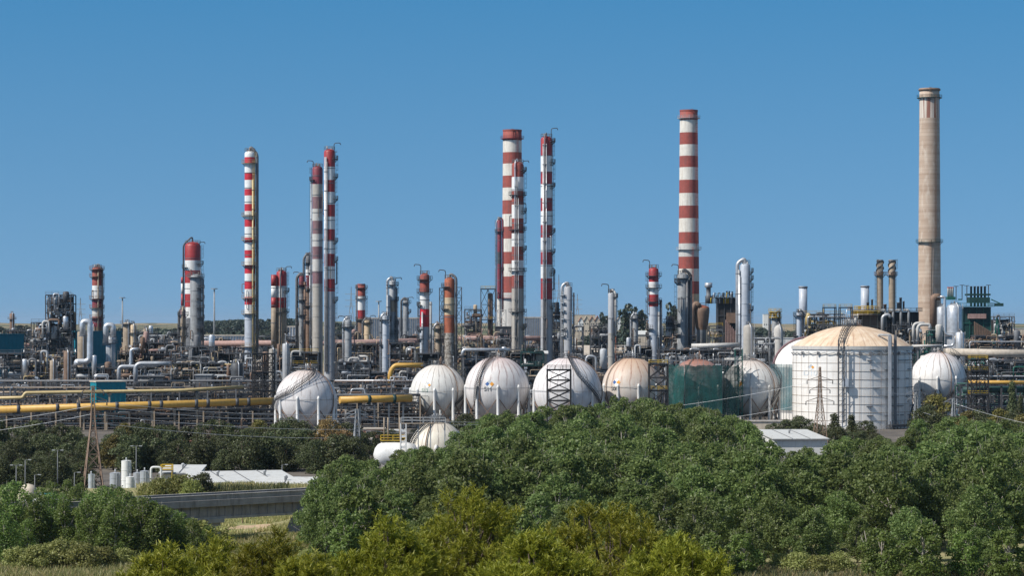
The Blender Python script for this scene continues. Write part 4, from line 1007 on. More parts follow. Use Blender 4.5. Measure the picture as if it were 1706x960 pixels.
# ------------------------------------------------------------------ process units: steel frames full of pipes and vessels
PIPEC = ['silver', 'silver', 'silver_dull', 'silver_dull', 'steel_light', 'steel_grey', 'steel_mid', 'steel_brown', 'white_faded', 'steel_dark', 'steel_tan']
def unit(label, px0, px1, ytop, D, seed, dark='steel_dark', levels=None, nv=5, dens=1., yb=None, pal=None, rail='steel_mid', dep=11., jag=.35, fill=.5, name='process_unit', cat='process unit'):
    rn = random.Random(seed); x0, x1 = X(px0, D), X(px1, D); W = x1 - x0; zt = Z(ytop, D); pal = pal or PIPEC
    root = thing(name, label, cat, ((x0 + x1) / 2, D, 0)); h = W / 2
    nb = max(1, round(W / 5.5)); nl = levels or max(2, round(zt / 4.2)); dz = zt / nl
    xs = [-h + W * i / nb for i in range(nb + 1)]; ysd = (0, dep * .5, dep)
    top = [nl - (rn.randint(0, max(1, int(nl * jag))) if rn.random() < .6 else 0) for _ in range(nb)]; top[rn.randrange(nb)] = nl
    f = MB()
    for i, x in enumerate(xs):
        t = max(top[max(0, i - 1)], top[min(nb - 1, i)])
        for y in ysd: f.beam((x, y, 0), (x, y, t * dz), .34, dark)
    for b in range(nb):
        for l in range(1, top[b] + 1):
            for y in ysd: f.beam((xs[b], y, l * dz), (xs[b + 1], y, l * dz), .28, dark)
            if rn.random() < .4:
                f.beam((xs[b], 0, (l - 1) * dz), (xs[b + 1], 0, l * dz), .16, dark)
            for x in (xs[b], xs[b + 1]): f.beam((x, 0, l * dz), (x, dep, l * dz), .26, dark)
    f.build('steel_frame', root)
    for b in range(nb):
        for l in range(1, top[b] + 1):
            if rn.random() < .6 or l == top[b]:
                p = MB(); p.box(((xs[b] + xs[b + 1]) / 2, dep * .5, l * dz + .2), (xs[b + 1] - xs[b] - .05, dep, .1), dark)
                rail_line(p, (xs[b], -.1, l * dz + .2), (xs[b + 1], -.1, l * dz + .2), rail, 1.1, .09); p.build('platform', root)
    # dark panels added inside the frame to stand in for its deep shade
    for b in range(nb):
        for l in range(top[b]):
            if rn.random() < fill + .12:
                p = MB(); p.box(((xs[b] + xs[b + 1]) / 2, dep * rn.choice((.52, .75, .98)), (l + .5) * dz), (xs[b + 1] - xs[b] - .4, .25, dz * rn.uniform(.6, .95)), rn.choice(['steel_dark', 'steel_dark', 'steel_mid', 'steel_brown', 'black_steel'])); p.build('shade_panel', root)
    # vessels, drums, exchangers
    for k in range(int(nv * W / 8 * max(1, zt / 20) + 2)):
        b = rn.randrange(nb); l = rn.randint(0, max(0, top[b] - 1)); z = l * dz + (.3 if l else 0); mt = rn.choice(pal); xm = rn.uniform(xs[b] + .8, xs[b + 1] - .8)
        m = MB()
        if rn.random() < .5:
            r = rn.uniform(.6, 1.25); hh = rn.uniform(2.2, min(9, max(3, dz * 1.9)))
            m.lathe([(r, 0), (r, hh), (r * .8, hh + r * .35), (r * .3, hh + r * .5), (.05, hh + r * .55)], mt, 16, (xm, rn.uniform(-.2, dep * .35), z)); m.build('vessel', root)
        else:
            r = rn.uniform(.45, .95); L = rn.uniform(3, 5.5); y = rn.uniform(.0, 2.5)
            m.lathe([(.05, 0), (r * .7, .15 * r), (r, .5 * r), (r, L - .5 * r), (r * .7, L - .15 * r), (.05, L)], mt, 14); m.v = [(vz - L / 2 + xm, vy + y, -vx + z + r + .5) for vx, vy, vz in m.v]
            m.box((xm - L * .3, y, z + .35), (.3, r * 1.6, .7), 'concrete_dark'); m.box((xm + L * .3, y, z + .35), (.3, r * 1.6, .7), 'concrete_dark'); m.build('drum', root)
    # bigger pipes each on its own, small bore gathered in one tangle
    nbig = int(11 * W / 14 * dens * max(1, zt / 18)) + 4
    for k in range(nbig):
        l = rn.randint(0, nl - 1); z = l * dz + rn.uniform(.5, dz - .4); y = rn.uniform(-.8, dep * .4); r = rn.uniform(.2, .46); mt = rn.choice(pal); m = MB()
        q = rn.random()
        if q < .4:
            a, b_ = sorted((rn.uniform(-h, h), rn.uniform(-h, h)))
            if b_ - a < 3: b_ = min(h, a + 4)
            z2 = max(.4, z - rn.uniform(2, dz * 1.5)); m.tube(bend([(a, y, z2), (a, y, z), (b_, y, z), (b_, y, max(.3, z - rn.uniform(1, dz)))], r * 3), r, mt, 9)
        elif q < .7:
            x = rn.uniform(-h, h); d = rn.uniform(1.2, 3.5) * rn.choice((-1, 1)); zz_ = min(zt + .5, z + rn.uniform(3, 9))
            m.tube(bend([(x, y, max(0, z - dz)), (x, y, zz_), (x + d, y, zz_), (x + d, y, zz_ - rn.uniform(1, 4))], r * 3), r, mt, 9)
        else:
            x = rn.uniform(-h, h); m.tube(bend([(x, -1, z), (x, dep * .4, z), (x, dep * .4, min(zt, z + 4))], r * 3), r, mt, 9)
        m.build('pipe', root)
    m = MB()
    for k in range(int(70 * W / 10 * (zt / 14) * dens)):
        l = rn.randint(0, nl - 1); z = l * dz + rn.uniform(.3, dz); y = rn.uniform(-1., dep * .5); r = rn.uniform(.05, .17); mt = rn.choice(pal); q = rn.random(); x = rn.uniform(-h, h)
        if q < .45: x2 = min(h, x + rn.uniform(1.5, 9)); m.tube(bend([(x, y, z - rn.uniform(.5, 3)), (x, y, z), (x2, y, z), (x2, y, z + rn.uniform(-2.5, 2.5))], r * 3, 2), r, mt, 6)
        elif q < .8: m.tube(bend([(x, y, max(0, z - rn.uniform(2, 8))), (x, y, z), (x + rn.uniform(-1, 1), y - .4, z)], r * 3, 2), r, mt, 6)
        else: m.box((x, y, z), (rn.uniform(.3, 1.1), rn.uniform(.3, .9), rn.uniform(.3, 1.)), rn.choice(pal + ['white', 'steel_dark']))
    tag(m.build('pipework', root), kind='stuff')
    return root
GREYS = ['silver', 'silver_dull', 'steel_light', 'steel_grey', 'steel_mid', 'steel_dark', 'white_faded', 'steel_brown', 'steel_tan', 'steel_dark']
BROWN = ['steel_brown', 'steel_tan', 'silver_dull', 'pipe_pink', 'steel_mid', 'cream_rust', 'steel_dark']
TANG = ['silver', 'steel_light', 'steel_brown', 'steel_mid', 'white_faded', 'steel_tan', 'yellow_pale']
unit('dense dark tower of stacked frames and pipes at the far left of the plant', 76, 118, 492, 960, 11, levels=13, nv=9, dens=1.5, jag=.1, fill=.85, pal=GREYS)
unit('half-height pipe frame leaning on the dense dark tower', 52, 78, 538, 950, 12, levels=8, nv=6, dens=1.3, pal=GREYS)
unit('pipe jungle in front of the far-left dark teal building', -12, 36, 590, 905, 13, nv=6, dens=1.3, pal=GREYS)
unit('low jumble of frames below the dense dark tower', 36, 126, 588, 900, 14, nv=6, dens=1.3, pal=TANG)
unit('pipe frame under the silver loop pipe', 122, 200, 614, 890, 15, nv=6, dens=1.3, pal=GREYS)
unit('brown-grey unit below the valve-crowned tan vessels', 196, 300, 572, 985, 16, nv=6, dens=1.2, pal=BROWN)
unit('grey unit with the twin elbow ducts in front of it', 196, 290, 612, 880, 17, nv=6, dens=1.2, pal=GREYS)
unit('dark unit at the foot of the wide red and white domed column', 282, 356, 578, 940, 18, nv=7, dens=1.3, pal=GREYS)
unit('low grey unit left of the dark wide vessel', 286, 400, 606, 885, 19, nv=7, dens=1.3, pal=TANG)
unit('brownish unit between the domed column and the bright striped column', 352, 412, 590, 950, 20, nv=5, dens=1.2, pal=BROWN)
unit('unit tucked behind the bright striped column', 404, 470, 600, 910, 21, nv=5, dens=1.2, pal=GREYS)
unit('unit behind the crown of the leftmost sphere', 460, 530, 588, 930, 22, nv=5, dens=1.1, pal=TANG, rail='yellow_rail')
unit('dark square pipe frame just right of the leftmost sphere', 560, 615, 604, 850, 23, levels=8, nv=6, dens=1.5, jag=.1, pal=GREYS)
unit('brown unit below the short red and white column', 556, 650, 574, 1010, 24, nv=6, dens=1.2, pal=BROWN)
unit('low grey unit with the yellow swan-neck pipe in front', 612, 700, 622, 880, 25, nv=6, dens=1.5, pal=GREYS)
unit('mixed unit between the blue-grey column and the white-nosed column', 644, 712, 572, 985, 26, nv=5, dens=1.2, pal=BROWN)
unit('dark unit behind the off-white sphere on tall legs', 690, 780, 582, 975, 27, nv=6, dens=1.2, pal=TANG)
unit('tall ragged brown unit left of the open lattice box tower', 774, 802, 516, 1130, 28, levels=9, nv=6, dens=1.3, pal=BROWN)
unit('dark unit below the open lattice box tower', 770, 850, 556, 1100, 29, nv=5, dens=1.2, pal=BROWN)
unit('grey unit behind the crown of the S11 sphere', 770, 870, 584, 955, 30, nv=6, dens=1.2, pal=GREYS)
unit('green-railed unit between the S11 sphere and the broad sphere', 868, 905, 588, 900, 31, dark='green_dark', nv=5, dens=1.2, pal=GREYS, rail='green_steel')
unit('valve-crusted frame between the crimson banded column and the comb column', 918, 938, 516, 1010, 32, levels=9, nv=5, dens=1.2, pal=GREYS)
unit('dark hopper frame right of the comb column', 950, 972, 545, 1100, 33, levels=4, nv=3, dens=.6)
unit('dark twin frame in front of the brown field', 984, 1012, 544, 1350, 34, levels=5, nv=4, dens=.8, pal=['steel_mid', 'steel_dark', 'steel_grey'])
unit('low dark unit between the broad sphere and the rusty sphere', 966, 1010, 596, 880, 35, nv=5, dens=1.1, pal=GREYS)
unit('valve clutter behind the crown of the rusty sphere', 1016, 1086, 578, 935, 36, nv=5, dens=1.2, pal=GREYS)
unit('bright cluttered unit behind the green-netted sphere', 1098, 1236, 584, 900, 37, nv=7, dens=1.6, pal=['silver', 'white_faded', 'silver_dull', 'steel_mid', 'steel_light', 'steel_brown'])
unit('brown unit at the foot of the dark streaked column', 1096, 1160, 560, 985, 38, nv=5, dens=1.2, pal=TANG)
unit('yellow-railed unit right of the rust brown reactor', 1182, 1204, 544, 985, 39, nv=5, dens=1., pal=TANG, rail='yellow_rail')
unit('dark fan-topped unit behind the cross-braced sphere', 1250, 1290, 566, 900, 40, dark='steel_dark', nv=6, dens=1.7, pal=['steel_dark', 'steel_mid', 'steel_grey', 'silver'])
unit('yellow-railed exchanger deck above the big tank roof', 1336, 1430, 524, 1010, 41, dark='steel_mid', nv=8, dens=1.3, pal=['white_faded', 'silver', 'steel_mid', 'steel_dark', 'yellow_pale'], rail='yellow_rail')
unit('low dark unit between the big tank dome and the concrete chimney', 1494, 1536, 542, 950, 42, nv=5, dens=1.2, pal=GREYS)
unit('dark green valve deck at the foot of the concrete chimney', 1531, 1572, 552, 930, 43, dark='green_dark', nv=6, dens=1.3, pal=['steel_mid', 'steel_dark', 'white_faded', 'green_steel'], rail='green_steel')
unit('brown pipe deck right of the green furnace', 1600, 1800, 560, 985, 44, nv=7, dens=1.2, pal=BROWN, rail='steel_brown')
unit('multi-level pipe rack at the far right behind the yellow-stair tower', 1596, 1800, 602, 860, 45, dark='steel_dark', levels=7, nv=5, dens=1.5, jag=.1, pal=['steel_mid', 'steel_grey', 'green_steel', 'steel_dark', 'silver_dull'])
unit('frame with small crane beams right of the green furnace', 1655, 1690, 528, 1060, 46, levels=5, nv=4, dens=1.2, dark='steel_mid')
unit('distant low clutter left of the bright striped column', 330, 404, 566, 1150, 47, nv=3, dens=.8, pal=BROWN)
unit('low clutter between the stout pair and the mauve column', 476, 524, 566, 1120, 48, nv=3, dens=.9, pal=GREYS)
unit('clutter at the foot of the white-nosed banded column', 694, 730, 590, 920, 49, nv=4, dens=1.2, pal=GREYS)
for q_, (a_, b_, y_, lb_) in enumerate(((206, 300, 556, 'back-row clutter behind the valve-crowned tan vessels'), (345, 405, 575, 'back-row clutter left of the bright striped column, behind the brownish unit'), (430, 520, 562, 'back-row clutter around the stout red and white pair'), (556, 640, 556, 'back-row clutter around the short red and white column'), (655, 735, 560, 'back-row clutter around the white-nosed column'), (868, 938, 562, 'back-row clutter right of the fat chimney'), (1085, 1135, 566, 'back-row clutter right of the red capped column'), (125, 205, 570, 'back-row clutter behind the big teal building'))):
    unit(lb_, a_, b_, y_, 1200 if q_ < 7 else 1100, 60 + q_, nv=5, dens=1.1, pal=BROWN if q_ % 2 else GREYS, fill=.6)
unit('low plant far left under the dark skyline vessel', -10, 70, 552, 1250, 50, nv=3, dens=.9, pal=BROWN)

# ------------------------------------------------------------------ pipe racks along the front of the plant
def rack(label, px0, px1, D, tiers, n, seed, pal, post='steel_tan', step=8., dep=9., D1=None, posts_front=True):
    """tiers: heights of the beams; pipes lie on every tier"""
    rn = random.Random(seed); a = Vector((X(px0, D), D, 0)); D1 = D1 or D; b = Vector((X(px1, D1), D1, 0)); L = (b - a).length
    root = thing('pipe_rack', label, 'pipe rack', a, math.atan2(b.y - a.y, b.x - a.x)); k = max(1, round(L / step)); zt = tiers[-1]
    for i in range(k + 1):
        x = L * i / k; m = MB()
        for y in (0, dep): m.beam((x, y, 0), (x, y, zt), .42, post if y == 0 else 'steel_dark')
        for t in tiers: m.beam((x, 0, t - .2), (x, dep, t - .2), .35, 'steel_dark'); 
        m.build('bent', root)
    f = MB()
    for t in tiers:
        for y in (0, dep): f.beam((0, y, t - .7), (L, y, t - .7), .28, 'steel_dark')
    f.build('long_beams', root)
    for t in tiers:
        for j in range(n):
            r = rn.choice((.12, .16, .2, .28, .36)); y = dep * (j + .5) / n; m = MB(); mt = rn.choice(pal)
            x0, x1 = (0, L) if rn.random() < .7 else (sorted((rn.uniform(0, L), rn.uniform(0, L))))
            pts = [(x0, y, t + r), (x1, y, t + r)]
            if rn.random() < .5:      # an expansion loop
                xm = x0 + (x1 - x0) * rn.uniform(.2, .8); q = min(2., abs(x1 - x0) * .1); zz_ = t + r + rn.uniform(.8, 1.6)
                pts = [(x0, y, t + r), (xm - q, y, t + r), (xm - q, y, zz_), (xm + q, y, zz_), (xm + q, y, t + r), (x1, y, t + r)]
            m.tube(bend(pts, r * 3, 3), r, mt, 8); m.build('pipe', root)
    m = MB()        # drops and branch lines between the tiers
    for i in range(int(L * 2.2)):
        x = rn.uniform(0, L); y = rn.uniform(-.6, dep * .6); r = rn.uniform(.06, .14); z1 = rn.uniform(1.5, zt + 1.5); z0 = max(0, z1 - rn.uniform(1, 5)); d = rn.uniform(-3, 3)
        m.tube(bend([(x, y, z0), (x, y, z1), (x + d, y, z1), (x + d, y, max(0, z1 - rn.uniform(.5, 4)))], .4, 2), r, rn.choice(pal), 6)
        if rn.random() < .3: m.box((x, y, z1), (.6, .5, .6), rn.choice(pal))
    tag(m.build('branch_lines', root), kind='stuff')
    return root
DK = ['steel_dark', 'black_steel', 'steel_dark', 'steel_mid', 'steel_mid', 'steel_brown', 'silver_dull', 'steel_dark', 'steel_tan']
RP = ['steel_mid', 'steel_grey', 'silver_dull', 'steel_dark', 'steel_tan', 'silver', 'steel_brown']
rack('long low pipe rack on tan posts under the thick yellow pipeline at left', -30, 462, 790, (1.3, 2.7, 4.1, 5.5), 13, 1, DK, step=7.5)
rack('pipe rack behind the thin pale-yellow line, left part of the plant', -30, 440, 842, (5.5, 8.5, 11.0), 9, 2, DK, post='steel_mid', step=9)
rack('upper pipe rack in the shade of the process frames at left', -30, 560, 862, (9, 12.4), 5, 3, RP, post='steel_mid', step=10)
rack('pipe rack with tan posts between the leftmost sphere and the sphere on tall legs', 560, 700, 800, (1.4, 3.2, 5., 7.2, 9.6), 12, 4, DK, step=7)
rack('higher pipe rack between the leftmost sphere and the sphere on tall legs', 556, 700, 838, (10.5, 13.), 5, 5, RP, post='steel_mid', step=8)
rack('pipe rack with a green header at the far right', 1600, 1800, 800, (3.5, 6.5, 9.5, 13.), 5, 6, ['green_dark', 'steel_mid', 'silver_dull', 'steel_grey', 'green_steel'], post='steel_dark', step=8)
rack('low pipe way crossing behind the white spheres', 880, 1240, 870, (5, 9, 14), 4, 7, RP, post='steel_dark', step=9)
rack('pipe way behind the big tank', 1280, 1620, 900, (6, 11, 16), 4, 8, RP, post='steel_dark', step=10)

def pipeline(label, pts, r, mat, bands=None, posts=0, name='pipeline', band_mat='steel_dark', post_mat='steel_tan'):
    P = [Vector((X(px, D), D, Z(y, D))) for px, y, D in pts]; o = Vector((P[0].x, P[0].y, 0)); Q = [p - o for p in P]
    root = thing(name, label, 'pipeline', o); m = MB(); m.tube(bend(Q, r * 3, 6), r, mat, 16); m.build('pipe', root)
    L = 0; seglen = [(b - a).length for a, b in zip(Q, Q[1:])]; T = sum(seglen)
    def at(d):
        for a, b, l in zip(Q, Q[1:], seglen):
            if d <= l: return a.lerp(b, d / l), (b - a).normalized()
            d -= l
        return Q[-1].copy(), (Q[-1] - Q[-2]).normalized()
    for d in bands or []:
        p, t = at(d * T); m = MB(); m.tube([p - t * .45, p + t * .45], r * 1.13, band_mat, 16); m.box((p.x, p.y, p.z - r * 1.1), (1.1, .8, .5), band_mat); m.build('pipe_clamp', root)
    for i in range(posts):
        p, t = at((i + .4) / posts * T); m = MB(); m.box((p.x, p.y + .2, (p.z - r) / 2), (.5, .5, p.z - r - .5), post_mat); m.box((p.x, p.y, p.z - r - .25), (1.3, .7, .5), 'steel_dark'); m.build('support_post', root)
    return root
pipeline('thick yellow pipeline with dark clamps running left of the leftmost sphere', [(-30, 684, 772), (462, 668.5, 792)], 1.05, 'yellow', [.12, .25, .32, .45, .56, .6, .72, .76, .86, .9], 13)
pipeline('thick yellow pipeline stretch between the leftmost sphere and the sphere on tall legs', [(566, 667, 778), (686, 664, 786)], 1.05, 'yellow', [.4, .75], 5, band_mat='green_dark', post_mat='concrete')
pipeline('thin pale-yellow line with a small upward jog at its left', [(-30, 664, 800), (38, 663, 800), (42, 655, 800), (300, 651, 806), (405, 645, 812)], .5, 'yellow_pale', [], 9)
pipeline('long dusty-pink insulated pipe crossing the plant behind the stacks', [(285, 573, 1130), (600, 571, 1120), (740, 567, 1120)], 1.15, 'pipe_pink', [], 16, post_mat='steel_mid')
pipeline('rust-pink pipe stretch left of the crimson banded column', [(762, 564, 1115), (908, 564, 1110)], 1.0, 'pipe_pink', [], 7, post_mat='steel_mid')
pipeline('wide tan duct along the right edge of the plant, under the green furnace', [(1572, 587, 925), (1730, 590, 915)], 1.35, 'roof_tan', [], 9, post_mat='steel_mid')
pipeline('yellow and orange line across the far-right rack', [(1612, 637, 795), (1730, 638, 795)], .55, 'yellow', [], 5, post_mat='steel_dark')
pipeline('dark green header pipe across the far-right rack', [(1604, 650, 797), (1730, 649, 797)], .95, 'green_dark', [], 5, post_mat='steel_dark')
pipeline('pale pipe bundle bridge behind the green-netted sphere', [(1152, 577, 905), (1232, 575, 905)], .8, 'white_faded', [], 5, post_mat='steel_mid')
pipeline('silver header pipe behind the crown of the S11 sphere', [(770, 592, 900), (772, 583, 900), (850, 583, 900)], .55, 'silver', [], 4, post_mat='steel_mid')
pipeline('white pipe running from the big tank to the right-hand sphere', [(1519, 577, 850), (1570, 576, 850)], .4, 'white_faded', [], 2, post_mat='steel_mid')

# ------------------------------------------------------------------ buildings inside the plant
def block(label, px0, px1, ytop, D, dep, mat, roofm, name='building', rz=0., extra=None, ribs=True, windows=0, pitch=0., cat='building', zb=0., door=False):
    x0, x1 = X(px0, D), X(px1, D); W = x1 - x0; zt = Z(ytop, D) - zb
    root = thing(name, label, cat, ((x0 + x1) / 2, D, zb), rz); h = W / 2
    m = MB(); m.box((0, dep / 2, zt / 2), (W, dep, zt), mat)
    if ribs:
        k = max(2, int(W / 1.4))
        for i in range(k + 1): m.box((-h + W * i / k, -.03, zt / 2), (.12, .1, zt - .1), mat)
    m.build('wall', root)
    r = MB()
    if pitch:
        e = .5
        r.prism([(-h - e, -e, zt + .02), (h + e, -e, zt + .02), (h + e, dep / 2, zt + pitch), (-h - e, dep / 2, zt + pitch)], (0, 0, .25), roofm)
        r.prism([(-h - e, dep + e, zt + .02), (-h - e, dep / 2 + .01, zt + pitch), (h + e, dep / 2 + .01, zt + pitch), (h + e, dep + e, zt + .02)], (0, 0, .25), roofm)
        for sx in (-h + .02, h - .12): r.prism([(sx, 0, zt), (sx, dep, zt), (sx, dep / 2, zt + pitch)], (.1, 0, 0), mat)
    else: r.box((0, dep / 2, zt + .15), (W + .5, dep + .5, .3), roofm)
    r.build('roof', root)
    for i in range(windows):
        x = -h + W * (i + .5) / windows; f = MB(); ww = min(1.4, W / windows * .55); z = zt * .58; hh = min(1.3, zt * .4)
        for a, b_ in (((-ww / 2, -hh / 2), (ww / 2, -hh / 2)), ((ww / 2, -hh / 2), (ww / 2, hh / 2)), ((ww / 2, hh / 2), (-ww / 2, hh / 2)), ((-ww / 2, hh / 2), (-ww / 2, -hh / 2))):
            f.beam((x + a[0], -.1, z + a[1]), (x + b_[0], -.1, z + b_[1]), .12, 'white_faded')
        fo = f.build('window', root); g = MB(); g.box((x, -.06, z), (ww - .1, .08, hh - .1), 'glass_dark'); g.build('pane', fo)
    if door:
        d = MB(); d.box((h * .4, -.09, 1.3), (2.2, .12, 2.6), 'steel_mid'); d.build('door', root)
    return root
block('big ribbed teal building with a sunlit left end, behind the silver loop pipe', 124, 206, 553, 985, 5, 'teal_dark', 'teal_dark', rz=.6)
block('dark teal building cut by the left edge of the photograph', -46, 43, 558, 985, 5, 'teal_dark', 'teal_dark', rz=.6)
block('small teal cabin with a cream roof at the pipe racks', 160, 210, 637, 820, 7, 'teal', 'wall_cream', rz=.42, name='cabin', windows=0)
block('dark brick-sided heater box left of centre with a flat rail', 222, 272, 628, 868, 10, 'steel_dark', 'steel_mid', name='heater', cat='furnace')
block('dark flat-roofed shelter between the pipe racks at left', 325, 352, 626, 866, 8, 'steel_mid', 'steel_light', name='shelter', cat='building')
block('long low building with a tan roof and pale green wall behind the broad sphere', 922, 1056, 592, 1500, 60, 'steel_grey', 'roof_tan', name='workshop', pitch=5., windows=0)
block('small cream house with yellow lower wall left of the crimson banded column', 893, 911, 590, 905, 8, 'wall_cream', 'roof_white', name='cabin', windows=2, pitch=.8)
block('cream hall with a bright gable end behind the red capped column', 1062, 1092, 558, 1500, 20, 'wall_cream', 'roof_white', name='hall', pitch=2)
block('dark square block left of the red and white column with riser pipes', 826, 852, 545, 1150, 12, 'steel_dark', 'steel_mid', name='heater', cat='furnace')
block('white low hall on the right horizon past the green furnace', 1690, 1725, 548, 1500, 20, 'wall_cream', 'roof_white', name='hall')
block('long white hall left of the tapered platform column', 1228, 1340, 564, 1400, 26, 'wall_white', 'roof_white', name='hall', ribs=True)

# furnaces
def furnace(label, px0, px1, ytop, D, dep, mat, frame, stacks, stair=None):
    x0, x1 = X(px0, D), X(px1, D); W = x1 - x0; h = W / 2; zt = Z(ytop, D)
    root = thing('furnace', label, 'furnace', ((x0 + x1) / 2, D, 0))
    m = MB(); m.box((0, dep / 2, zt * .5), (W, dep, zt), mat)
    k = max(2, int(W / 2.2))
    for i in range(k + 1): m.box((-h + W * i / k, -.15, zt * .5), (.3, .35, zt), frame)
    for j in range(1, 6): m.box((0, -.18, zt * j / 6), (W + .3, .3, .3), frame)
    m.build('casing', root)
    p = MB(); p.box((0, dep * .5 - .8, zt + .3), (W + 2.6, dep + 2.6, .2), frame); rail_line(p, (-h - 1.2, -2, zt + .4), (h + 1.2, -2, zt + .4), frame, 1.2, .12); rail_line(p, (-h - 1.2, -2, zt + .4), (-h - 1.2, dep, zt + .4), frame, 1.2, .12); rail_line(p, (h + 1.2, -2, zt + .4), (h + 1.2, dep, zt + .4), frame, 1.2, .12); p.build('top_platform', root)
    for px, y, r, mt in stacks:
        x = X(px, D) - (x0 + x1) / 2; z1 = Z(y, D); m = MB(); m.lathe([(r, zt + .42), (r, z1), (r * 1.15, z1), (r * 1.15, z1 + .3)], mt, 14, (x, dep * .3, 0)); m.build('exhaust', root)
    return root
D = 1010
r0 = furnace('dark slab-sided furnace with pipes along its roof, right of the rust brown reactor', 1196, 1228, 497, 1060, 10, 'black_steel', 'steel_dark', [(1207, 489, .3, 'steel_dark'), (1212, 486, .3, 'steel_dark'), (1216, 486, .3, 'steel_dark'), (1221, 487, .3, 'steel_dark')])
m = MB(); k = 1 / S(1060); m.prism([(-4 * k, -3, Z(535, 1060)), (16 * k, -3, Z(560, 1060)), (16 * k, -3, Z(578, 1060)), (-4 * k, -3, Z(545, 1060))], (0, -.4, 0), 'steel_brown')
for i in range(8):
    x = (-4 + i * 2.6) * k; m.beam((x, -3.5, 0), (x, -3.5, Z(533 + i * 3, 1060)), .3, 'pipe_pink')
m.box((6 * k, -1.5, Z(530, 1060)), (16 * k, 2, 4), 'steel_brown'); m.build('sloping_duct', r0)
m = MB(); m.lathe([(1.3, 0), (1.3, 3), (.9, 3.2), (.9, 6.2), (1.5, 6.4), (1.5, 8.2)], ['steel_dark', 'steel_mid', 'steel_mid', 'steel_dark', 'silver_dull'], 16, ((1181 - 1212) * k, 2, Z(506, 1060))); m.build('hooded_vent', r0)
m = MB()
for i in range(16):
    x = (1184 + i * 2.4 - 1212) * k; m.tube(bend([(x, -1, Z(506, 1060)), (x, -1, Z(497, 1060) + (i % 3)), (x + 1, 2, Z(497, 1060) + (i % 3))], .5), .18, random.Random(i).choice(['silver', 'steel_dark', 'steel_mid', 'yellow_rail']), 7)
m.build('roof_pipes', r0)
r0 = furnace('large dark green furnace with five dark exhausts on its roof, right of the silver vessels', 1604, 1650, 512, 1040, 14, 'green_dark', 'green_steel',
        [(px, 478, .42, 'steel_dark') for px in (1621, 1627, 1632.5, 1638, 1644)])
k = 1 / S(1040); m = MB(); cx = 1627
for px_, py_, w_, h_ in ((1632, 500, 34, 9), (1631, 491, 38, 3)):
    m.box(((px_ - cx) * k, 3, Z(py_, 1040)), (w_ * k, 7, h_ * k), 'green_dark')
m.box(((1664 - cx) * k, -.5, Z(508, 1040)), (12 * k, 4, 5 * k), 'green_dark'); m.beam(((1651 - cx) * k, -.5, Z(499, 1040)), ((1668 - cx) * k, -.5, Z(507, 1040)), .4, 'green_steel'); m.build('upper_deck', r0)
m = MB(); m.prism([((1622 - cx) * k, -1.2, Z(536, 1040)), ((1650 - cx) * k, -1.2, Z(553, 1040)), ((1650 - cx) * k, -1.2, Z(573, 1040)), ((1632 - cx) * k, -1.2, Z(573, 1040)), ((1622 - cx) * k, -1.2, Z(562, 1040))], (0, -.6, 0), 'steel_tan')
for i in range(11):
    x = (1622 + i * 2.7 - cx) * k; m.beam((x, -2, Z(572, 1040)), (x, -2, Z(536 + i * 1.7, 1040)), .3, 'steel_brown')
m.build('sloping_duct', r0)
m = MB(); m.box(((1627 - cx) * k, -.8, Z(527, 1040)), (30 * k, 1.2, 8 * k), 'pipe_pink'); m.build('header_box', r0)
m = MB()
for px_ in (1652, 1664): m.beam(((px_ - cx) * k, -4, Z(575, 1040)), ((1658 - cx) * k, -4, Z(530, 1040)), .5, 'green_steel')
for j in range(4): m.beam(((1653.5 + j * 1.2 - cx) * k, -4, Z(570 - j * 11, 1040)), ((1662.5 - j * 1.2 - cx) * k, -4, Z(570 - j * 11, 1040)), .3, 'green_steel')
m.build('trestle', r0)
m = MB(); m.box(((1587 - cx) * k, 5, Z(497, 1040)), (13 * k, 5, 5 * k), 'green_steel'); m.beam(((1600 - cx) * k, 5, Z(499, 1040)), ((1606 - cx) * k, 5, Z(499, 1040)), .5, 'green_steel'); m.box(((1592 - cx) * k, 5, Z(501, 1040) - 4), (2, 3, 6), 'steel_brown'); m.build('side_deck', r0)
for px_ in (1583.5, 1587, 1590.5): m = MB(); m.lathe([(.45, Z(495, 1040)), (.45, Z(480, 1040)), (.5, Z(478, 1040))], ['white_faded', 'red_brick'], 12, ((px_ - cx) * k, 5, 0)); m.build('vent_stack', r0)
m = MB()
for px_, y_ in ((1595, 477), (1605, 475), (1613, 476), (1649, 475)): m.beam(((px_ - cx) * k, 3, Z(500, 1040)), ((px_ - cx) * k, 3, Z(y_, 1040)), .3, 'steel_dark'); m.beam(((px_ - 4 - cx) * k, 3, Z(y_, 1040)), ((px_ + 4 - cx) * k, 3, Z(y_, 1040)), .22, 'steel_dark')
m.build('lamp_masts', r0)
r0 = furnace('broad black furnace hall with bent pipes, under the twin brown stacks', 1456, 1530, 520, 1060, 14, 'black_steel', 'steel_dark', [(1500, 505, .8, 'steel_mid'), (1503, 497, .5, 'steel_dark'), (1477, 508, .6, 'steel_brown'), (1508, 503, .4, 'steel_mid')])
k = 1 / S(1060); cx = 1493
for i, px_ in enumerate((1474, 1487, 1500, 1513)):
    m = MB(); x = (px_ - cx) * k; m.tube(bend([(x, -1.6, Z(545 + i * 2, 1060)), (x, -1.6, Z(517, 1060)), (x - 1.2, 2.5, Z(517, 1060))], 1.2), .55, 'steel_grey', 10); m.build('riser_pipe', r0)
m = MB(); x = (1469 - cx) * k; m.tube(bend([(x, -2.5, Z(560, 1060)), (x, -2.5, Z(527, 1060)), (x + 2.4, -2.5, Z(524, 1060)), (x + 3, -2.5, Z(530, 1060))], 1.2), .7, 'silver_dull', 10); m.build('gooseneck', r0)
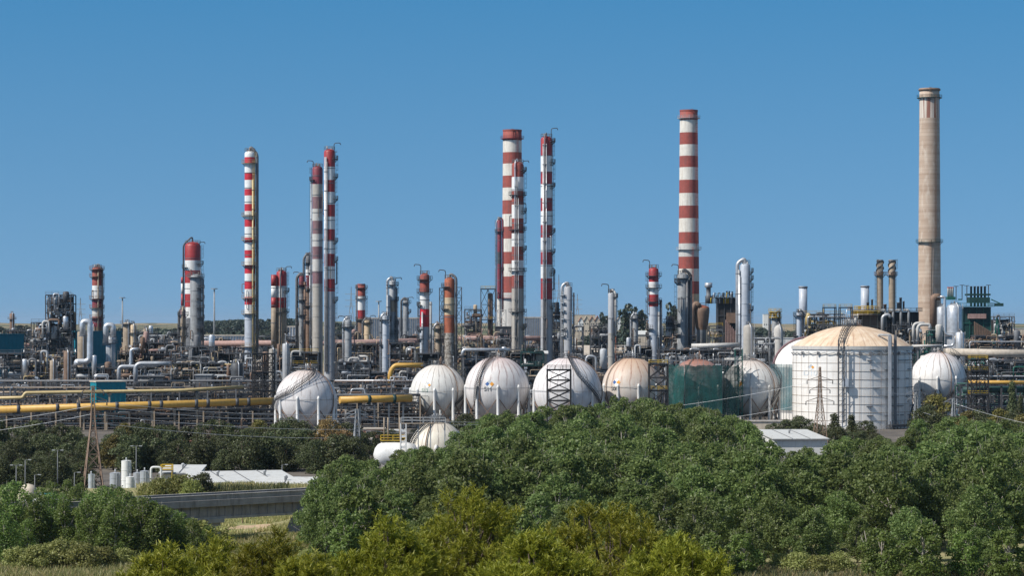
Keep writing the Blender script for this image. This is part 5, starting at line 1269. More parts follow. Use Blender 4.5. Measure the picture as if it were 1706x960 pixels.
r0 = furnace('tan circular-decked unit beside the twin brown stacks, ringed with yellow rails', 1424, 1462, 518, 1040, 12, 'steel_brown', 'steel_tan', [(1448, 505, .5, 'steel_dark'), (1455, 500, .4, 'steel_mid'), (1434, 512, .6, 'steel_tan')])
m = MB(); rail_ring(m, 4.5, Z(516, 1040), 'yellow_rail', 16, h=1.3, t=.1); m.ring((0, 0, Z(516, 1040)), .5, 4.6, -.15, .1, 'steel_tan', 20); m.ring((0, 0, Z(524, 1040)), .5, 5.6, -.15, .15, 'steel_tan', 20); rail_ring(m, 5.5, Z(524, 1040), 'yellow_rail', 16, h=1.3, t=.1); m.build('round_deck', r0)
for i, (px0, px1) in enumerate(((1373, 1393), (1400, 1420))):
    lattice(['square fan frame on the exchanger deck, left of two', 'square fan frame on the exchanger deck, right of two'][i], px0, px1, 513, 1000, 10, 'steel_dark', w=.35, braces=False, name='fan_frame', rail='yellow_rail', plats=(10,))
# ------------------------------------------------------------------ road bridge, compound, pylons, wires, far background
A = Vector((X(-60, 370), 370, 0)); B = Vector((X(600, 416), 416, 0)); L = (B - A).length; rz = math.atan2(B.y - A.y, B.x - A.x); zt = 5.75
root = thing('road_bridge', 'weathered concrete road bridge crossing the dry riverbed at lower left', 'bridge', (A.x, A.y, 0), rz)
m = MB(); m.box((L / 2, 2, zt - .95), (L, 4.6, .5), 'concrete'); m.build('deck', root)
m = MB(); m.box((L / 2, 2, zt - .66), (L, 3.6, .06), 'asphalt'); m.build('roadway', root)
for y in (-.2, 4.2):
    m = MB(); m.box((L / 2, y, zt - .32), (L, .3, .66), 'concrete_dark'); m.box((L / 2, y, zt + .06), (L, .44, .1), 'concrete'); m.build('parapet', root)
m = MB(); m.box((L / 2, -.42, zt - 1.15), (L, .16, .95), 'concrete_dark'); m.build('fascia', root)
for y in (.6, 3.4):
    m = MB(); m.box((L / 2, y, zt - 2.35), (L, .7, 2.3), 'concrete_dark')
    if y < 1:
        for i in range(int(L / 1.55)): m.box((i * 1.55 + .6, .2, zt - 2.4), (.22, .16, 2.0), 'concrete_dark')
    m.box((L / 2, y, zt - 3.4), (L, 1.1, .35), 'concrete'); m.build('girder', root)
for px in (20, 190, 359):
    t = (X(px, 398) - A.x) / (B.x - A.x) * L; m = MB(); m.box((t, 2., (zt - 3.5) / 2 - .6), (2.2, 3.6, zt - 3.5 + 1.2), 'concrete'); m.box((t, 2., zt - 3.8), (3, 4.4, .6), 'concrete'); m.build('pier', root)
for i in range(6):
    pass
# dark culvert wing wall at the right end of the bridge
root = thing('retaining_wall', 'broken dark concrete wing wall at the right end of the bridge', 'wall', (X(497, 420), 408, -1))
m = MB(); m.prism([(-1.2, 0, 0), (3.5, 0, 0), (3.5, 0, 4.4), (1.2, 0, 4.2), (-.2, 0, 2.6)], (0, 1.6, 0), 'concrete_dark'); m.build('wall', root)
rn = random.Random(8); m = MB(); cx_, cy_ = X(410, 418), 419; pts = []
for i in range(28):
    a = 2 * PI * i / 28; x = cx_ + 4.2 * math.cos(a) * rn.uniform(.8, 1.15); y = cy_ + 6.5 * math.sin(a) * rn.uniform(.8, 1.15); pts.append((x, y))
paint('earth', (.42, .3, .19), (.3, .22, .14), .6, .95, streak=False)
c_ = len(m.v); m.v.append((cx_, cy_, terr(cx_, cy_) + .06))
for rr in (.5, 1.):
    for x, y in pts: x2, y2 = cx_ + (x - cx_) * rr, cy_ + (y - cy_) * rr; m.v.append((x2, y2, terr(x2, y2) + .06))
for i in range(28):
    j = (i + 1) % 28; m.face([0, 1 + i, 1 + j], m.mi('earth')); m.face([1 + i, 29 + i, 29 + j, 1 + j], m.mi('earth'))
tag(m.build('dirt_patch'), 'bare tan earth in the dry riverbed below the bridge', 'ground', kind='structure')
root = thing('marker_post', 'small rusty T-shaped post standing in the tan riverbed', 'post', (X(404, 430), 430, terr(X(404, 430), 430)))
m = MB(); m.beam((0, 0, 0), (0, 0, 1.5), .14, 'steel_brown'); m.box((0, 0, 1.5), (.7, .2, .25), 'steel_brown'); m.build('post', root)

# compound of small tanks and sheds behind the bridge
def tank(label, px, w, ytop, D, mat, roof=.25, zb=0., lad=True):
    s = S(D); r = w / 2 / s; zt = Z(ytop, D) - zb; root = thing('storage_tank', label, 'storage tank', (X(px, D), D, zb))
    m = MB(); m.lathe([(r, 0), (r, zt - roof * r)], mat, 28, cap=False); m.build('shell', root)
    m = MB(); m.lathe([(r * 1.03, zt - roof * r), (r * .5, zt - roof * r * .35), (.03, zt)], mat, 28, cap=False); m.build('roof', root)
    m = MB()
    for j in range(1, 4): m.ring((0, 0, zt * j / 4), r, r + .04, -.05, .05, mat, 24)
    m.build('hoops', root)
    m = MB(); m.tube([(0, 0, zt - .1), (0, 0, zt + .45)], .12, 'steel_light', 6); m.build('vent', root)
    if lad: m = MB(); ladder_mesh(m, r, R_(-60), 0, zt, 'steel_light', False); m.build('ladder', root)
tank('tall slim white tank, highest in the small compound behind the bridge', 210.5, 16.5, 767, 476, 'white', .12)
tank('short white tank in front of the tall slim one', 217, 15, 794, 462, 'white', .15)
tank('grey ribbed tank left of the tall slim white one', 192, 18.5, 787, 486, 'silver_dull', .2)
tank('narrow grey tank right of the tall slim white one', 229, 14, 787, 480, 'silver_dull', .2)
tank('grey ribbed tank with a valve cap right of the narrow grey one', 241, 16, 784, 472, 'silver_dull', .2)
tank('thin silver tank with a dark seam half hidden in the left poplars', 152, 10, 790, 462, 'silver', .1)
def shed(label, corners, z0, z1, D0, dep, wallm, roofm, name='shed', seam='steel_mid'):
    px0, px1 = corners; x0, x1 = X(px0, D0), X(px1, D0); W = x1 - x0
    root = thing(name, label, 'building', (x0, D0, 0)); m = MB(); m.box((W / 2, dep / 2, z0 / 2), (W, dep, z0), wallm); m.build('wall', root)
    r = MB(); r.prism([(-.4, -.5, z0 + .02), (W + .4, -.5, z0 + .02), (W + .4, dep + .5, z1), (-.4, dep + .5, z1)], (0, 0, .2), roofm)
    r.build('roof', root)
    k_ = max(2, int(W / 3.6))
    for i in range(1, k_):
        x = W * i / k_; q = MB(); q.beam((x, -.5, z0 + .25), (x, dep + .5, z1 + .23), .14, seam); q.build('roof_seam', root)
    q = MB(); q.box((W / 2, -.56, z0 + .06), (W + .8, .16, .2), 'steel_grey'); q.build('gutter', root)
    for i in range(max(1, int(W / 7))):
        x = W * (i + .5) / max(1, int(W / 7)); q = MB(); q.lathe([(.22, 0), (.22, .7), (.34, .72), (.34, .95), (.05, 1.05)], 'steel_light', 10, (x, dep * .55, (z0 + z1) / 2 + .15)); q.build('roof_vent', root)
    for sx in (0, W): 
        g = MB(); g.prism([(sx - .05, 0, z0 - .02), (sx - .05, dep, z0 - .02), (sx - .05, dep, z1)], (.1, 0, 0), wallm); g.build('gable', root)
    return root
shed('long low hall with a ribbed white roof behind the bridge', (338, 500), 3.4, 4.5, 466, 15, 'wall_white', 'roof_white', 'hall').rotation_euler = (0, 0, .30)
shed('white roofed shed beside the bushes behind the bridge', (268, 330), 4.0, 4.9, 486, 10, 'wall_white', 'roof_white')
shed('lean-to canopy with a pale roof just behind the bridge parapet', (425, 520), 3.4, 4.3, 460, 7, 'wall_white', 'roof_white', 'canopy')
shed('flat white shed peeking through the left poplars', (36, 84), 3.5, 3.7, 412, 7, 'wall_cream', 'roof_white')
root = thing('silo', 'cream round-topped silo peeping through the left poplars', 'silo', (X(47, 424), 424, -1)); m = MB(); m.lathe([(1.6, 0), (1.6, 4.8), (1.4, 6.), (.8, 6.7), (.05, 6.9)], 'wall_cream', 20, cap=False); m.build('shell', root)
m = MB(); ladder_mesh(m, 1.6, R_(-70), 0, 3.2, 'steel_light', False); m.build('ladder', root)
root = thing('container', 'small teal container beside the cream silo', 'container', (X(70, 424), 424, -1)); m = MB(); m.box((0, 1.2, 2.7), (3.6, 2.4, 5.2), 'teal')
for i in range(9): m.box((-1.6 + i * .4, -.03, 2.7), (.1, .1, 5.0), 'teal')
m.build('body', root)
root = thing('access_frame', 'small yellow railed access platform on the white shed roof', 'platform', (X(277, 484), 484, 0)); m = MB()
for sx in (-1, 1):
    for sy in (0, 1.6): m.beam((sx, sy, 0), (sx, sy, Z(775, 484)), .16, 'yellow_rail')
for z in (Z(783, 484), Z(779, 484), Z(775, 484)): m.beam((-1, 0, z), (1, 0, z), .14, 'yellow_rail'); m.beam((-1, 1.6, z), (1, 1.6, z), .14, 'yellow_rail')
m.box((0, .8, Z(785, 484)), (2.2, 1.8, .12), 'steel_mid'); m.build('frame', root)
root = thing('pipe_portal', 'white pipe portal frame on the shed by the bushes', 'pipe', (X(260, 478), 478, 0)); m = MB(); m.tube(bend([(-.9, 0, 0), (-.9, 0, Z(779, 478)), (.9, 0, Z(779, 478)), (.9, 0, 0)], .5), .2, 'white', 8); m.build('pipe', root)
def van(label, px, D, z, col):
    root = thing('van', label, 'van', (X(px, D), D, z)); m = MB()
    prof = [(-2.6, .45), (2.6, .45), (2.6, 1.1), (2.1, 1.35), (1.5, 2.25), (1.1, 2.35), (-2.5, 2.35), (-2.6, 2.2)]
    m.prism([(x, -.95, zz_) for x, zz_ in prof], (0, 1.9, 0), col); m.build('body', root)
    g = MB(); g.box((1.2, -.97, 1.75), (.9, .05, .6), 'glass_dark'); g.prism([(2.09, -.8, 1.42), (2.09, .8, 1.42), (1.56, .8, 2.2), (1.56, -.8, 2.2)], (.04, 0, .03), 'glass_dark'); g.build('window', root)
    for x in (-1.6, 1.6):
        for y in (-.9, .9):
            w_ = MB(); w_.ring((0, 0, 0), .05, .42, -.12, .12, 'glass_dark', 16); w_.v = [(vx + x, vz + y, vy + .42) for vx, vy, vz in w_.v]; w_.build('wheel', root)
van('white van parked by the canopy at the right end of the hall', 490, 505, 3.0 * 0 + .0, 'car_white')
# bring the white flat building at right
root = shed('bright white flat-roofed building in front of the big tank', (1285, 1374), 4.2, 5.4, 630, 24, 'wall_white', 'roof_white', 'warehouse')
root.location = (X(1290, 625), 625, 0); root.rotation_euler = (0, 0, .10)
# grey kerbed yard behind: block walls and low sheds seen through the trees
for lab, px0, px1, yt, D_, wm, rm in (('long cream site wall with rusty coping below the S11 sphere', 820, 905, 719, 700, 'wall_cream', 'roof_tan'), ('pale concrete wall at the feet of the netted and cross-braced spheres', 1130, 1330, 703, 770, 'wall_cream', 'concrete'), ('low orange-brown brick shed behind the dark pines at left', 305, 362, 727, 650, 'roof_red', 'roof_tan'), ('pale hut beside the bullet tank', 604, 618, 733, 640, 'wall_cream', 'roof_tan')):
    block(lab, px0, px1, yt, D_, 4, wm, rm, name='site_wall' if 'wall' in lab else 'hut', cat='wall' if 'wall' in lab else 'hut', ribs=False)

for lab, px0, px1, yt, D_, wm, rm in (('low brick-red shed under the yellow pipeline, between grey mast and tall-legged sphere', 606, 640, 716, 735, 'roof_red', 'roof_tan'), ('low cream store right beside the brick-red shed', 644, 668, 719, 730, 'wall_cream', 'roof_white')):
    block(lab, px0, px1, yt, D_, 6, wm, rm, name='shed', ribs=True, windows=2)
# lamp posts
def lamp(label, px, ytop, D, arms=2, mat='steel_mid', zb=0., flat=False):
    zt = Z(ytop, D); root = thing('lamp_post', label, 'lamp post', (X(px, D), D, zb)); m = MB(); m.tube([(0, 0, 0), (0, 0, zt - zb)], [.13, .07], mat, 8); m.build('pole', root)
    for sgn in ((-1, 1) if arms == 2 else (1,)):
        a = MB(); a.beam((0, 0, zt - zb), (sgn * .6, 0, zt - zb + .08), .08, mat); a.box((sgn * .8, 0, zt - zb + .05), (.55, .3, .13), 'steel_light'); a.build('lamp_head', root)
lamp('thin lamp post with twin heads behind the left poplars', 96, 751, 500); lamp('tall lamp mast behind the small compound tanks', 227, 744, 495)
lamp('stubby lamp with a wide white head at the far left', 27, 776, 470); lamp('single-head lamp near the far-left edge', 42, 767, 480, 1)
lamp('lamp post by the right end of the hall', 470, 775, 500, 1); lamp('short pale lamp in front of the pylon foot', 124, 788, 470, 1); lamp('lamp low among the left poplars', 58, 792, 460, 1)
lamp('lamp post on the yard right of the white warehouse', 1465, 708, 690, 1); lamp('slim lamp post left of the right-hand sphere foot', 1400, 640, 900, 1)

# ------------------------------------------------------------------ pylons and wires
def pylon(label, px, ytop, D, wb, arms, mat, zb=0., wt=.9, t=.22):
    zt = Z(ytop, D) - zb; root = thing('pylon', label, 'pylon', (X(px, D), D, zb), .25); m = MB()
    zw = zt * .62
    W = lambda z: (wb * (1 - z / zw) + wt * z / zw) if z < zw else wt * (1 - .6 * (z - zw) / (zt - zw))
    n = 11; lv = [0]; z = 0
    while z < zt - .8: z = min(zt, z + max(1.3, W(z) * 1.0)); lv.append(z)
    cs = [(-1, -1), (1, -1), (1, 1), (-1, 1)]
    for z0, z1 in zip(lv, lv[1:]):
        a, b = W(z0) / 2, W(z1) / 2
        for i in range(4):
            c, d = cs[i], cs[(i + 1) % 4]
            m.beam((c[0] * a, c[1] * a, z0), (c[0] * b, c[1] * b, z1), t, mat)
            m.beam((c[0] * a, c[1] * a, z0), (d[0] * b, d[1] * b, z1), t * .55, mat); m.beam((d[0] * a, d[1] * a, z0), (c[0] * b, c[1] * b, z1), t * .55, mat)
            m.beam((c[0] * b, c[1] * b, z1), (d[0] * b, d[1] * b, z1), t * .5, mat)
    m.build('tower', root)
    tips = []
    for y, half in arms:
        z = Z(y, D) - zb; w_ = W(z) / 2; a = MB()
        for sg in (-1, 1):
            for yy_ in (-w_, w_):
                a.beam((sg * w_, yy_, z), (sg * half, 0, z), t * .7, mat); a.beam((sg * w_, yy_, z + .9), (sg * half, 0, z), t * .6, mat)
            a.tube([(sg * half, 0, z), (sg * half, 0, z - .9)], .12, 'steel_dark', 6); tips.append(root.matrix_basis @ Vector((sg * half, 0, z - .9)) + Vector((root.location.x, root.location.y, root.location.z)) * 0)
        a.build('cross_arm', root)
    bpy.context.view_layer.update()
    return root
def pw(root, x, z): return Vector(root.location) + Vector((x * math.cos(.25), x * math.sin(.25), z))
pyl1 = pylon('rusty lattice pylon standing by the small compound at left', 155, 640, 510, 3.6, [(652, 2.0), (668, 2.6)], 'pylon_rust', wt=.8, t=.17)
pyl2 = pylon('dark lattice pylon with three cross-arms before the big tank', 1366, 608, 655, 3.4, [(634, 3.3), (650, 2.6), (669, 3.6)], 'pylon_rust', wt=.8, t=.13)
pyl3 = pylon('grey lattice mast between the brown tree and the bullet tank', 594.5, 678, 570, 1.3, [(690, 2.4), (696, 2.4)], 'steel_grey', wt=1.0)
pyl4 = pylon('slim grey lattice mast in front of the right-hand sphere', 1526, 652, 690, 1.6, [(656, 2.6), (665, 2.2)], 'steel_grey', wt=.8, t=.16)
pyl5 = pylon('slender lattice mast right of the right-hand sphere foot', 1588, 664, 660, 1.5, [(670, 2.4)], 'steel_grey', wt=.8, t=.16)
def wire(label, pts, sag, r=.034, grp='power lines'):
    P = [Vector((X(px, D), D, Z(y, D))) for px, y, D in pts]; m = MB(); Q = []
    for a, b in zip(P, P[1:]):
        for i in range(24): t = i / 24; q = a.lerp(b, t); q.z -= sag * 4 * t * (1 - t); Q.append(q)
    Q.append(P[-1]); o = P[0].copy(); m.tube([q - o for q in Q], r, 'wire', 5)
    w_ = m.build('power_cable', None, o); tag(w_, label, 'cable', grp)
wire('upper cable from the rusty pylon towards the left edge', [(-40, 706, 560), (154, 676, 510)], .3)
wire('lower cable from the rusty pylon towards the left edge', [(-40, 722, 570), (154, 690, 510)], .3)
wire('upper cable from the rusty pylon right to the grey mast', [(156, 668, 510), (594, 690, 570), (900, 700, 620)], 1.1)
wire('middle cable from the rusty pylon right to the grey mast', [(157, 676, 510), (594, 697, 570), (880, 702, 620)], 1.2)
wire('lower cable sagging past the brown tree', [(156, 690, 510), (596, 716, 570), (830, 716, 600)], .9)
wire('lowest cable sagging past the brown tree', [(156, 704, 510), (598, 730, 570)], 1.0)
wire('upper of two cables crossing the netted sphere', [(1060, 684, 690), (1364, 634, 655)], .8)
wire('lower of two cables crossing the netted sphere', [(1080, 712, 690), (1364, 669, 655)], .8)
wire('upper of two cables right of the big tank pylon', [(1368, 634, 655), (1526, 658, 690)], .7)
wire('first cable running off to the right edge above the grove', [(1526, 684, 690), (1740, 738, 520)], .4)
wire('second cable running off to the right edge above the grove', [(1526, 697, 690), (1740, 762, 520)], .4)
wire('third cable running off to the right edge, nearest the tree tops', [(1526, 720, 690), (1740, 780, 520)], .4)
wire('cable between the slender mast and the right edge', [(1588, 672, 660), (1740, 712, 560)], .4)

# ------------------------------------------------------------------ far background
def hall(label, px0, px1, y0, D, dep, zb, wallm, frame, n=20, rows=3):
    x0, x1 = X(px0, D), X(px1, D); W = x1 - x0; zt = Z(y0, D) - zb; root = thing('panel_hall', label, 'building', (x0, D, zb)); m = MB(); m.box((W / 2, dep / 2, zt / 2), (W, dep, zt), wallm); m.build('wall', root)
    m = MB()
    for i in range(n + 1): m.box((W * i / n, -.25, zt / 2), (.5, .4, zt), frame)
    for j in range(rows + 1): m.box((W / 2, -.28, zt * j / rows), (W, .4, .5), frame)
    m.build('frame', root); m = MB(); m.box((W / 2, dep / 2, zt + .3), (W + 1, dep + 1, .5), 'roof_tan'); m.build('roof', root)
paint('panel_blue', (.42, .47, .54), (.3, .33, .37), .5, .5)
hall('long pale blue panelled hall behind the short columns left of centre', 594, 706, 531, 1500, 24, 0, 'panel_blue', 'steel_grey', 30)
hall('low pale glass-fronted hall behind the valve crowns at left', 232, 292, 561, 1500, 20, 0, 'panel_blue', 'steel_grey', 14)
hall('low pale panelled building left of the bright striped column', 338, 412, 560, 1500, 22, 0, 'panel_blue', 'steel_grey', 16)
hall('white ribbed hall right of the stout red and white pair', 478, 522, 545, 1500, 22, 0, 'panel_blue', 'white_faded', 9)
hall('grey ribbed shed right of the red and white column with riser pipes', 874, 906, 530, 1500, 22, 0, 'panel_blue', 'steel_grey', 9)
rn = random.Random(77)
def house(label, px, w, ytop, yb, D, wallm, roofm):
    x = X(px, D); W = w / S(D); zb = Z(yb, D) - 4; zt = Z(ytop, D) - zb; root = thing('house', label, 'house', (x, D, zb)); he = zt * .66 if zt < 20 else zt - 5
    m = MB(); m.prism([(-W / 2, 0, 0), (W / 2, 0, 0), (W / 2, 0, he), (0, 0, zt), (-W / 2, 0, he)], (0, 14, 0), wallm); m.build('wall', root)
    m = MB()
    for sg in (-1, 1): m.prism([(sg * (W / 2 + .4), -.6, he - .1), (0, -.6, zt + .25), (0, -.6, zt + .6), (sg * (W / 2 + .4), -.6, he + .3)], (0, 15, 0), roofm)
    m.build('roof', root)
    for i in range(2):
        g = MB(); g.box(((i - .5) * W * .45, -.1, he * .72), (W * .18, .2, he * .12), 'glass_dark'); g.build('window', root)
for i in range(12):
    px = 968 + i * 9.2; nm = ['first', 'second', 'third', 'fourth', 'fifth', 'sixth', 'seventh', 'eighth', 'ninth', 'tenth', 'eleventh', 'twelfth'][i]
    house('%s gabled cream house from the left in the hazy horizon row' % nm, px, 8, 527.5 + rn.uniform(-1, 2), 543, 2300, rn.choice(['wall_cream', 'wall_white', 'roof_tan']), rn.choice(['roof_red', 'roof_tan']))
block('pale tower block on the horizon left of the platform column', 1272, 1282, 524, 3500, 12, 'wall_white', 'roof_white', name='tower_block', windows=3, zb=12)
block('flat pale building left end of the hazy house row', 956, 992, 525, 2360, 14, 'wall_cream', 'roof_white', name='apartment_block', windows=8, zb=6)
def far_pylon(label, px, ytop, D, kind='lattice'):
    zb = terr(X(px, D), D) - 1; zt = Z(ytop, D) - zb; root = thing('far_pylon', label, 'pylon', (X(px, D), D, zb)); m = MB()
    if kind == 'mast': m.tube([(0, 0, 0), (0, 0, zt)], [1.0, .6], 'steel_grey', 6); m.ring((0, 0, zt), .1, 3, 0, .8, 'steel_grey', 10); m.build('mast', root); return
    for sx in (-1, 1):
        m.beam((sx * zt * .09, 0, 0), (sx * .6, 0, zt * .75), .5, 'steel_grey'); m.beam((sx * .6, 0, zt * .75), (0, 0, zt), .45, 'steel_grey')
    for j in range(5):
        z0, z1 = zt * .75 * j / 5, zt * .75 * (j + 1) / 5; a = zt * .09 * (1 - j / 5) + .5; b = zt * .09 * (1 - (j + 1) / 5) + .5; m.beam((-a, 0, z0), (b, 0, z1), .3, 'steel_grey'); m.beam((a, 0, z0), (-b, 0, z1), .3, 'steel_grey')
    for t in (.68, .78, .88): m.beam((-zt * .1, 0, zt * t), (zt * .1, 0, zt * t), .4, 'steel_grey')
    m.build('tower', root)
for lab, px, y, D_, k_ in (('faint far pylon left of the short column at the teal building', 134, 497, 2600, 'l'), ('faint far mast above the left fields', 204, 497, 2700, 'mast'), ('faint far mast between the domed and the bright striped column', 357, 482, 2500, 'mast'), ('faint far pylon left of the short red and white column', 585, 478, 2600, 'l'), ('thin far pole right of the short red and white column', 631, 503, 2600, 'mast'), ('faint far pylon right of the crimson column', 931, 458, 2700, 'l'), ('faint second pylon right of the comb column', 962, 490, 3000, 'l')):
    far_pylon(lab, px, y, D_, k_)
# ------------------------------------------------------------------ trees and plants
def quads_mesh(name, V, mats, mi=None):
    n = len(V) // 4; me = bpy.data.meshes.new(name); me.vertices.add(n * 4); me.vertices.foreach_set('co', np.asarray(V, dtype=np.float32).ravel())
    me.loops.add(n * 4); me.loops.foreach_set('vertex_index', np.arange(n * 4, dtype=np.int32))
    me.polygons.add(n); me.polygons.foreach_set('loop_start', np.arange(0, n * 4, 4, dtype=np.int32)); me.polygons.foreach_set('loop_total', np.full(n, 4, dtype=np.int32))
    for m_ in mats: me.materials.append(MATS[m_])
    if mi is not None: me.polygons.foreach_set('material_index', mi)
    me.update(calc_edges=True); me.validate(); return me
def leaf_quads(P, Nrm, size, rng, asp=.75, jit=.9):
    """one small quad at every point, turned roughly along the outward normal"""
    n = len(P); d = Nrm + rng.normal(0, jit, (n, 3)); d /= np.linalg.norm(d, axis=1, keepdims=True) + 1e-9
    a = np.cross(d, rng.normal(0, 1, (n, 3))); a /= np.linalg.norm(a, axis=1, keepdims=True) + 1e-9; b = np.cross(d, a)
    s = (size * rng.uniform(.6, 1.3, n))[:, None]; a = a * s * .5; b = b * s * .5 * asp
    V = np.empty((n, 4, 3)); V[:, 0] = P - a; V[:, 1] = P - b * .9; V[:, 2] = P + a; V[:, 3] = P + b * .9
    return V.reshape(-1, 3)
def lobes_to_points(lobes, n, rng, inner=.55):
    w = np.array([l[3] ** 2 for l in lobes]); w /= w.sum(); idx = rng.choice(len(lobes), n, p=w); L = np.array([(l[0], l[1], l[2], l[3], l[4]) for l in lobes])[idx]
    d = rng.normal(0, 1, (n, 3)); d /= np.linalg.norm(d, axis=1, keepdims=True); d[:, 2] = np.where(d[:, 2] < -.35, -d[:, 2], d[:, 2])
    r = L[:, 3] * (inner + (1 - inner) * rng.uniform(0, 1, n) ** .6) * rng.uniform(.85, 1.18, n)
    P = L[:, :3] + d * r[:, None] * np.stack([np.ones(n), np.ones(n), L[:, 4]], 1); return P, d
def limb_mesh(H, R, lobes, rng, mat, r0=.28, lean=.3, upto=.8):
    m = MB(); x = y = 0.; pts = []
    for k in range(8):
        t = k / 7; pts.append((x, y, H * upto * t)); x += rng.normal(0, lean * .3); y += rng.normal(0, lean * .3)
    m.tube(pts, [r0 * (1 - .8 * k / 7) for k in range(8)], mat, 8)
    for l in lobes[:: max(1, len(lobes) // 12)]:
        k = min(6, max(1, int(l[2] / H / upto * 5))); p = Vector(pts[k]); q = Vector((l[0], l[1], l[2])); mid = p.lerp(q, .5) + Vector((0, 0, -.3))
        m.tube([p, mid, q], [r0 * .38, r0 * .25, r0 * .1], mat, 5)
        e = (q - Vector((0, 0, q.z * .6))).normalized(); q2 = q + e * (l[3] * rng.uniform(.8, 1.35)) + Vector((0, 0, l[3] * rng.uniform(.2, .8)))
        m.tube([q, q.lerp(q2, .6) + Vector((rng.normal(0, .1), rng.normal(0, .1), 0)), q2], [r0 * .12, r0 * .09, r0 * .04], mat, 4)
        s2 = q.lerp(q2, .5); m.tube([s2, s2 + Vector((rng.normal(0, .5), rng.normal(0, .5), rng.uniform(.2, .7)))], [r0 * .08, r0 * .03], mat, 4)
    return m
def crown_tree(name, label, cat, H, R, mat, bark, seed, nl=18, nleaf=3200, size=.5, z0=.22, shape='round', lobe=.36, sz=1., trunk_r=.25, crown_mats=None, twig=False):
    rng = np.random.default_rng(seed); lobes = []
    for i in range(nl):
        t = (i + .5) / nl; z = H * (z0 + (1 - z0) * t * .92)
        if shape == 'round': rr = R * math.sin(PI * min(1, .16 + .8 * t)) ** .7
        elif shape == 'cone': rr = R * (1.05 - t) 
        elif shape == 'umbrella': rr = R * (.55 + .5 * math.sin(PI * t))
        else: rr = R * (math.sin(PI * min(1, .22 + .72 * t)) ** .6)
        a = i * 2.4 + rng.normal(0, .5); f = rng.uniform(.25, .8)
        lr = R * lobe * rng.uniform(.7, 1.25) * (1.15 - .5 * t)
        lobes.append((rr * f * math.cos(a), rr * f * math.sin(a), min(z, H - lr * sz * .8), lr, sz * rng.uniform(.85, 1.2)))
    P, d = lobes_to_points(lobes, nleaf, rng); fz_ = H / np.percentile(P[:, 2], 99.6); P[:, 2] *= fz_; lobes = [(l[0], l[1], l[2] * fz_, l[3], l[4]) for l in lobes]
    me = quads_mesh('crown', leaf_quads(P, d, size, rng), [mat])
    root = thing(name, label, cat); tr = limb_mesh(H, R, lobes, rng, bark, trunk_r).build('trunk', root)
    co_ = bpy.data.objects.new('crown', me); COL.objects.link(co_); co_.parent = root
    return root
PROTO = {}
def proto(key, *a, **k): PROTO[key] = [crown_tree(*a, **k), False]
def put(key, loc, rz, sc_, label, group=None, name=None):
    root, used = PROTO[key]
    if not used:
        r = root; PROTO[key][1] = True; r.location = loc; r.rotation_euler = (0, 0, rz); r.scale = sc_; r['label'] = label
        if group: r['group'] = group
    else:
        r = copy_tree(root, loc, rz, sc_, label, group)
        if not group and 'group' in r: del r['group']
    if name: r.name = name
    return r
for i in range(6):
    proto('grove%d' % i, 'broadleaf_tree', '', 'tree', 11, 4.6 + .35 * (i % 3), 'leaf_poplar', 'bark_pale', 100 + i, nl=24 + 3 * i, nleaf=9500, size=.37, z0=.14, shape='round', lobe=.3)
for i in range(3):
    proto('poplar%d' % i, 'poplar_tree', '', 'tree', 10, 3.0, 'leaf_bright', 'bark_pale', 200 + i, nl=20, nleaf=5600, size=.31, z0=.05, shape='tall', lobe=.42, sz=1.4)
for i in range(3):
    proto('dark%d' % i, 'pine_tree', '', 'tree', 9, 4.6, 'leaf_dark', 'bark_dark', 300 + i, nl=22, nleaf=6500, size=.42, z0=.03, shape='round', lobe=.38)
for i in range(2):
    proto('spire%d' % i, 'conifer_tree', '', 'tree', 9, 2.6, 'leaf_dark', 'bark_dark', 330 + i, nl=18, nleaf=3200, size=.4, z0=.1, shape='cone', lobe=.42)
proto('olive', 'olive_tree', '', 'tree', 9, 4.4, 'leaf_olive', 'bark_dark', 350, nl=16, nleaf=4200, size=.42, z0=.12, shape='round', lobe=.38)
proto('brown', 'brown_tree', '', 'tree', 11, 5.0, 'leaf_brown', 'bark_pale', 360, nl=20, nleaf=4600, size=.45, z0=.15, shape='round', lobe=.34)
for i in range(3):
    proto('bush%d' % i, 'bush', '', 'bush', 3, 2.4, 'leaf_bush', 'bark_dark', 370 + i, nl=14, nleaf=3000, size=.26, z0=.05, shape='round', lobe=.45, trunk_r=.08)
for i in range(2):
    proto('sapling%d' % i, 'broadleaf_tree', '', 'tree', 7, 2.9, 'leaf_bright', 'bark_pale', 390 + i, nl=16, nleaf=4200, size=.38, z0=.06, shape='round', lobe=.4)
proto('cypress', 'cypress_tree', '', 'tree', 14, 2.4, 'leaf_far', 'bark_dark', 395, nl=18, nleaf=900, size=1.1, z0=.03, shape='tall', lobe=.5, sz=1.6)
proto('farround', 'far_tree', '', 'tree', 9, 5.5, 'leaf_far', 'bark_dark', 396, nl=14, nleaf=900, size=1.3, z0=.1, shape='round', lobe=.42)

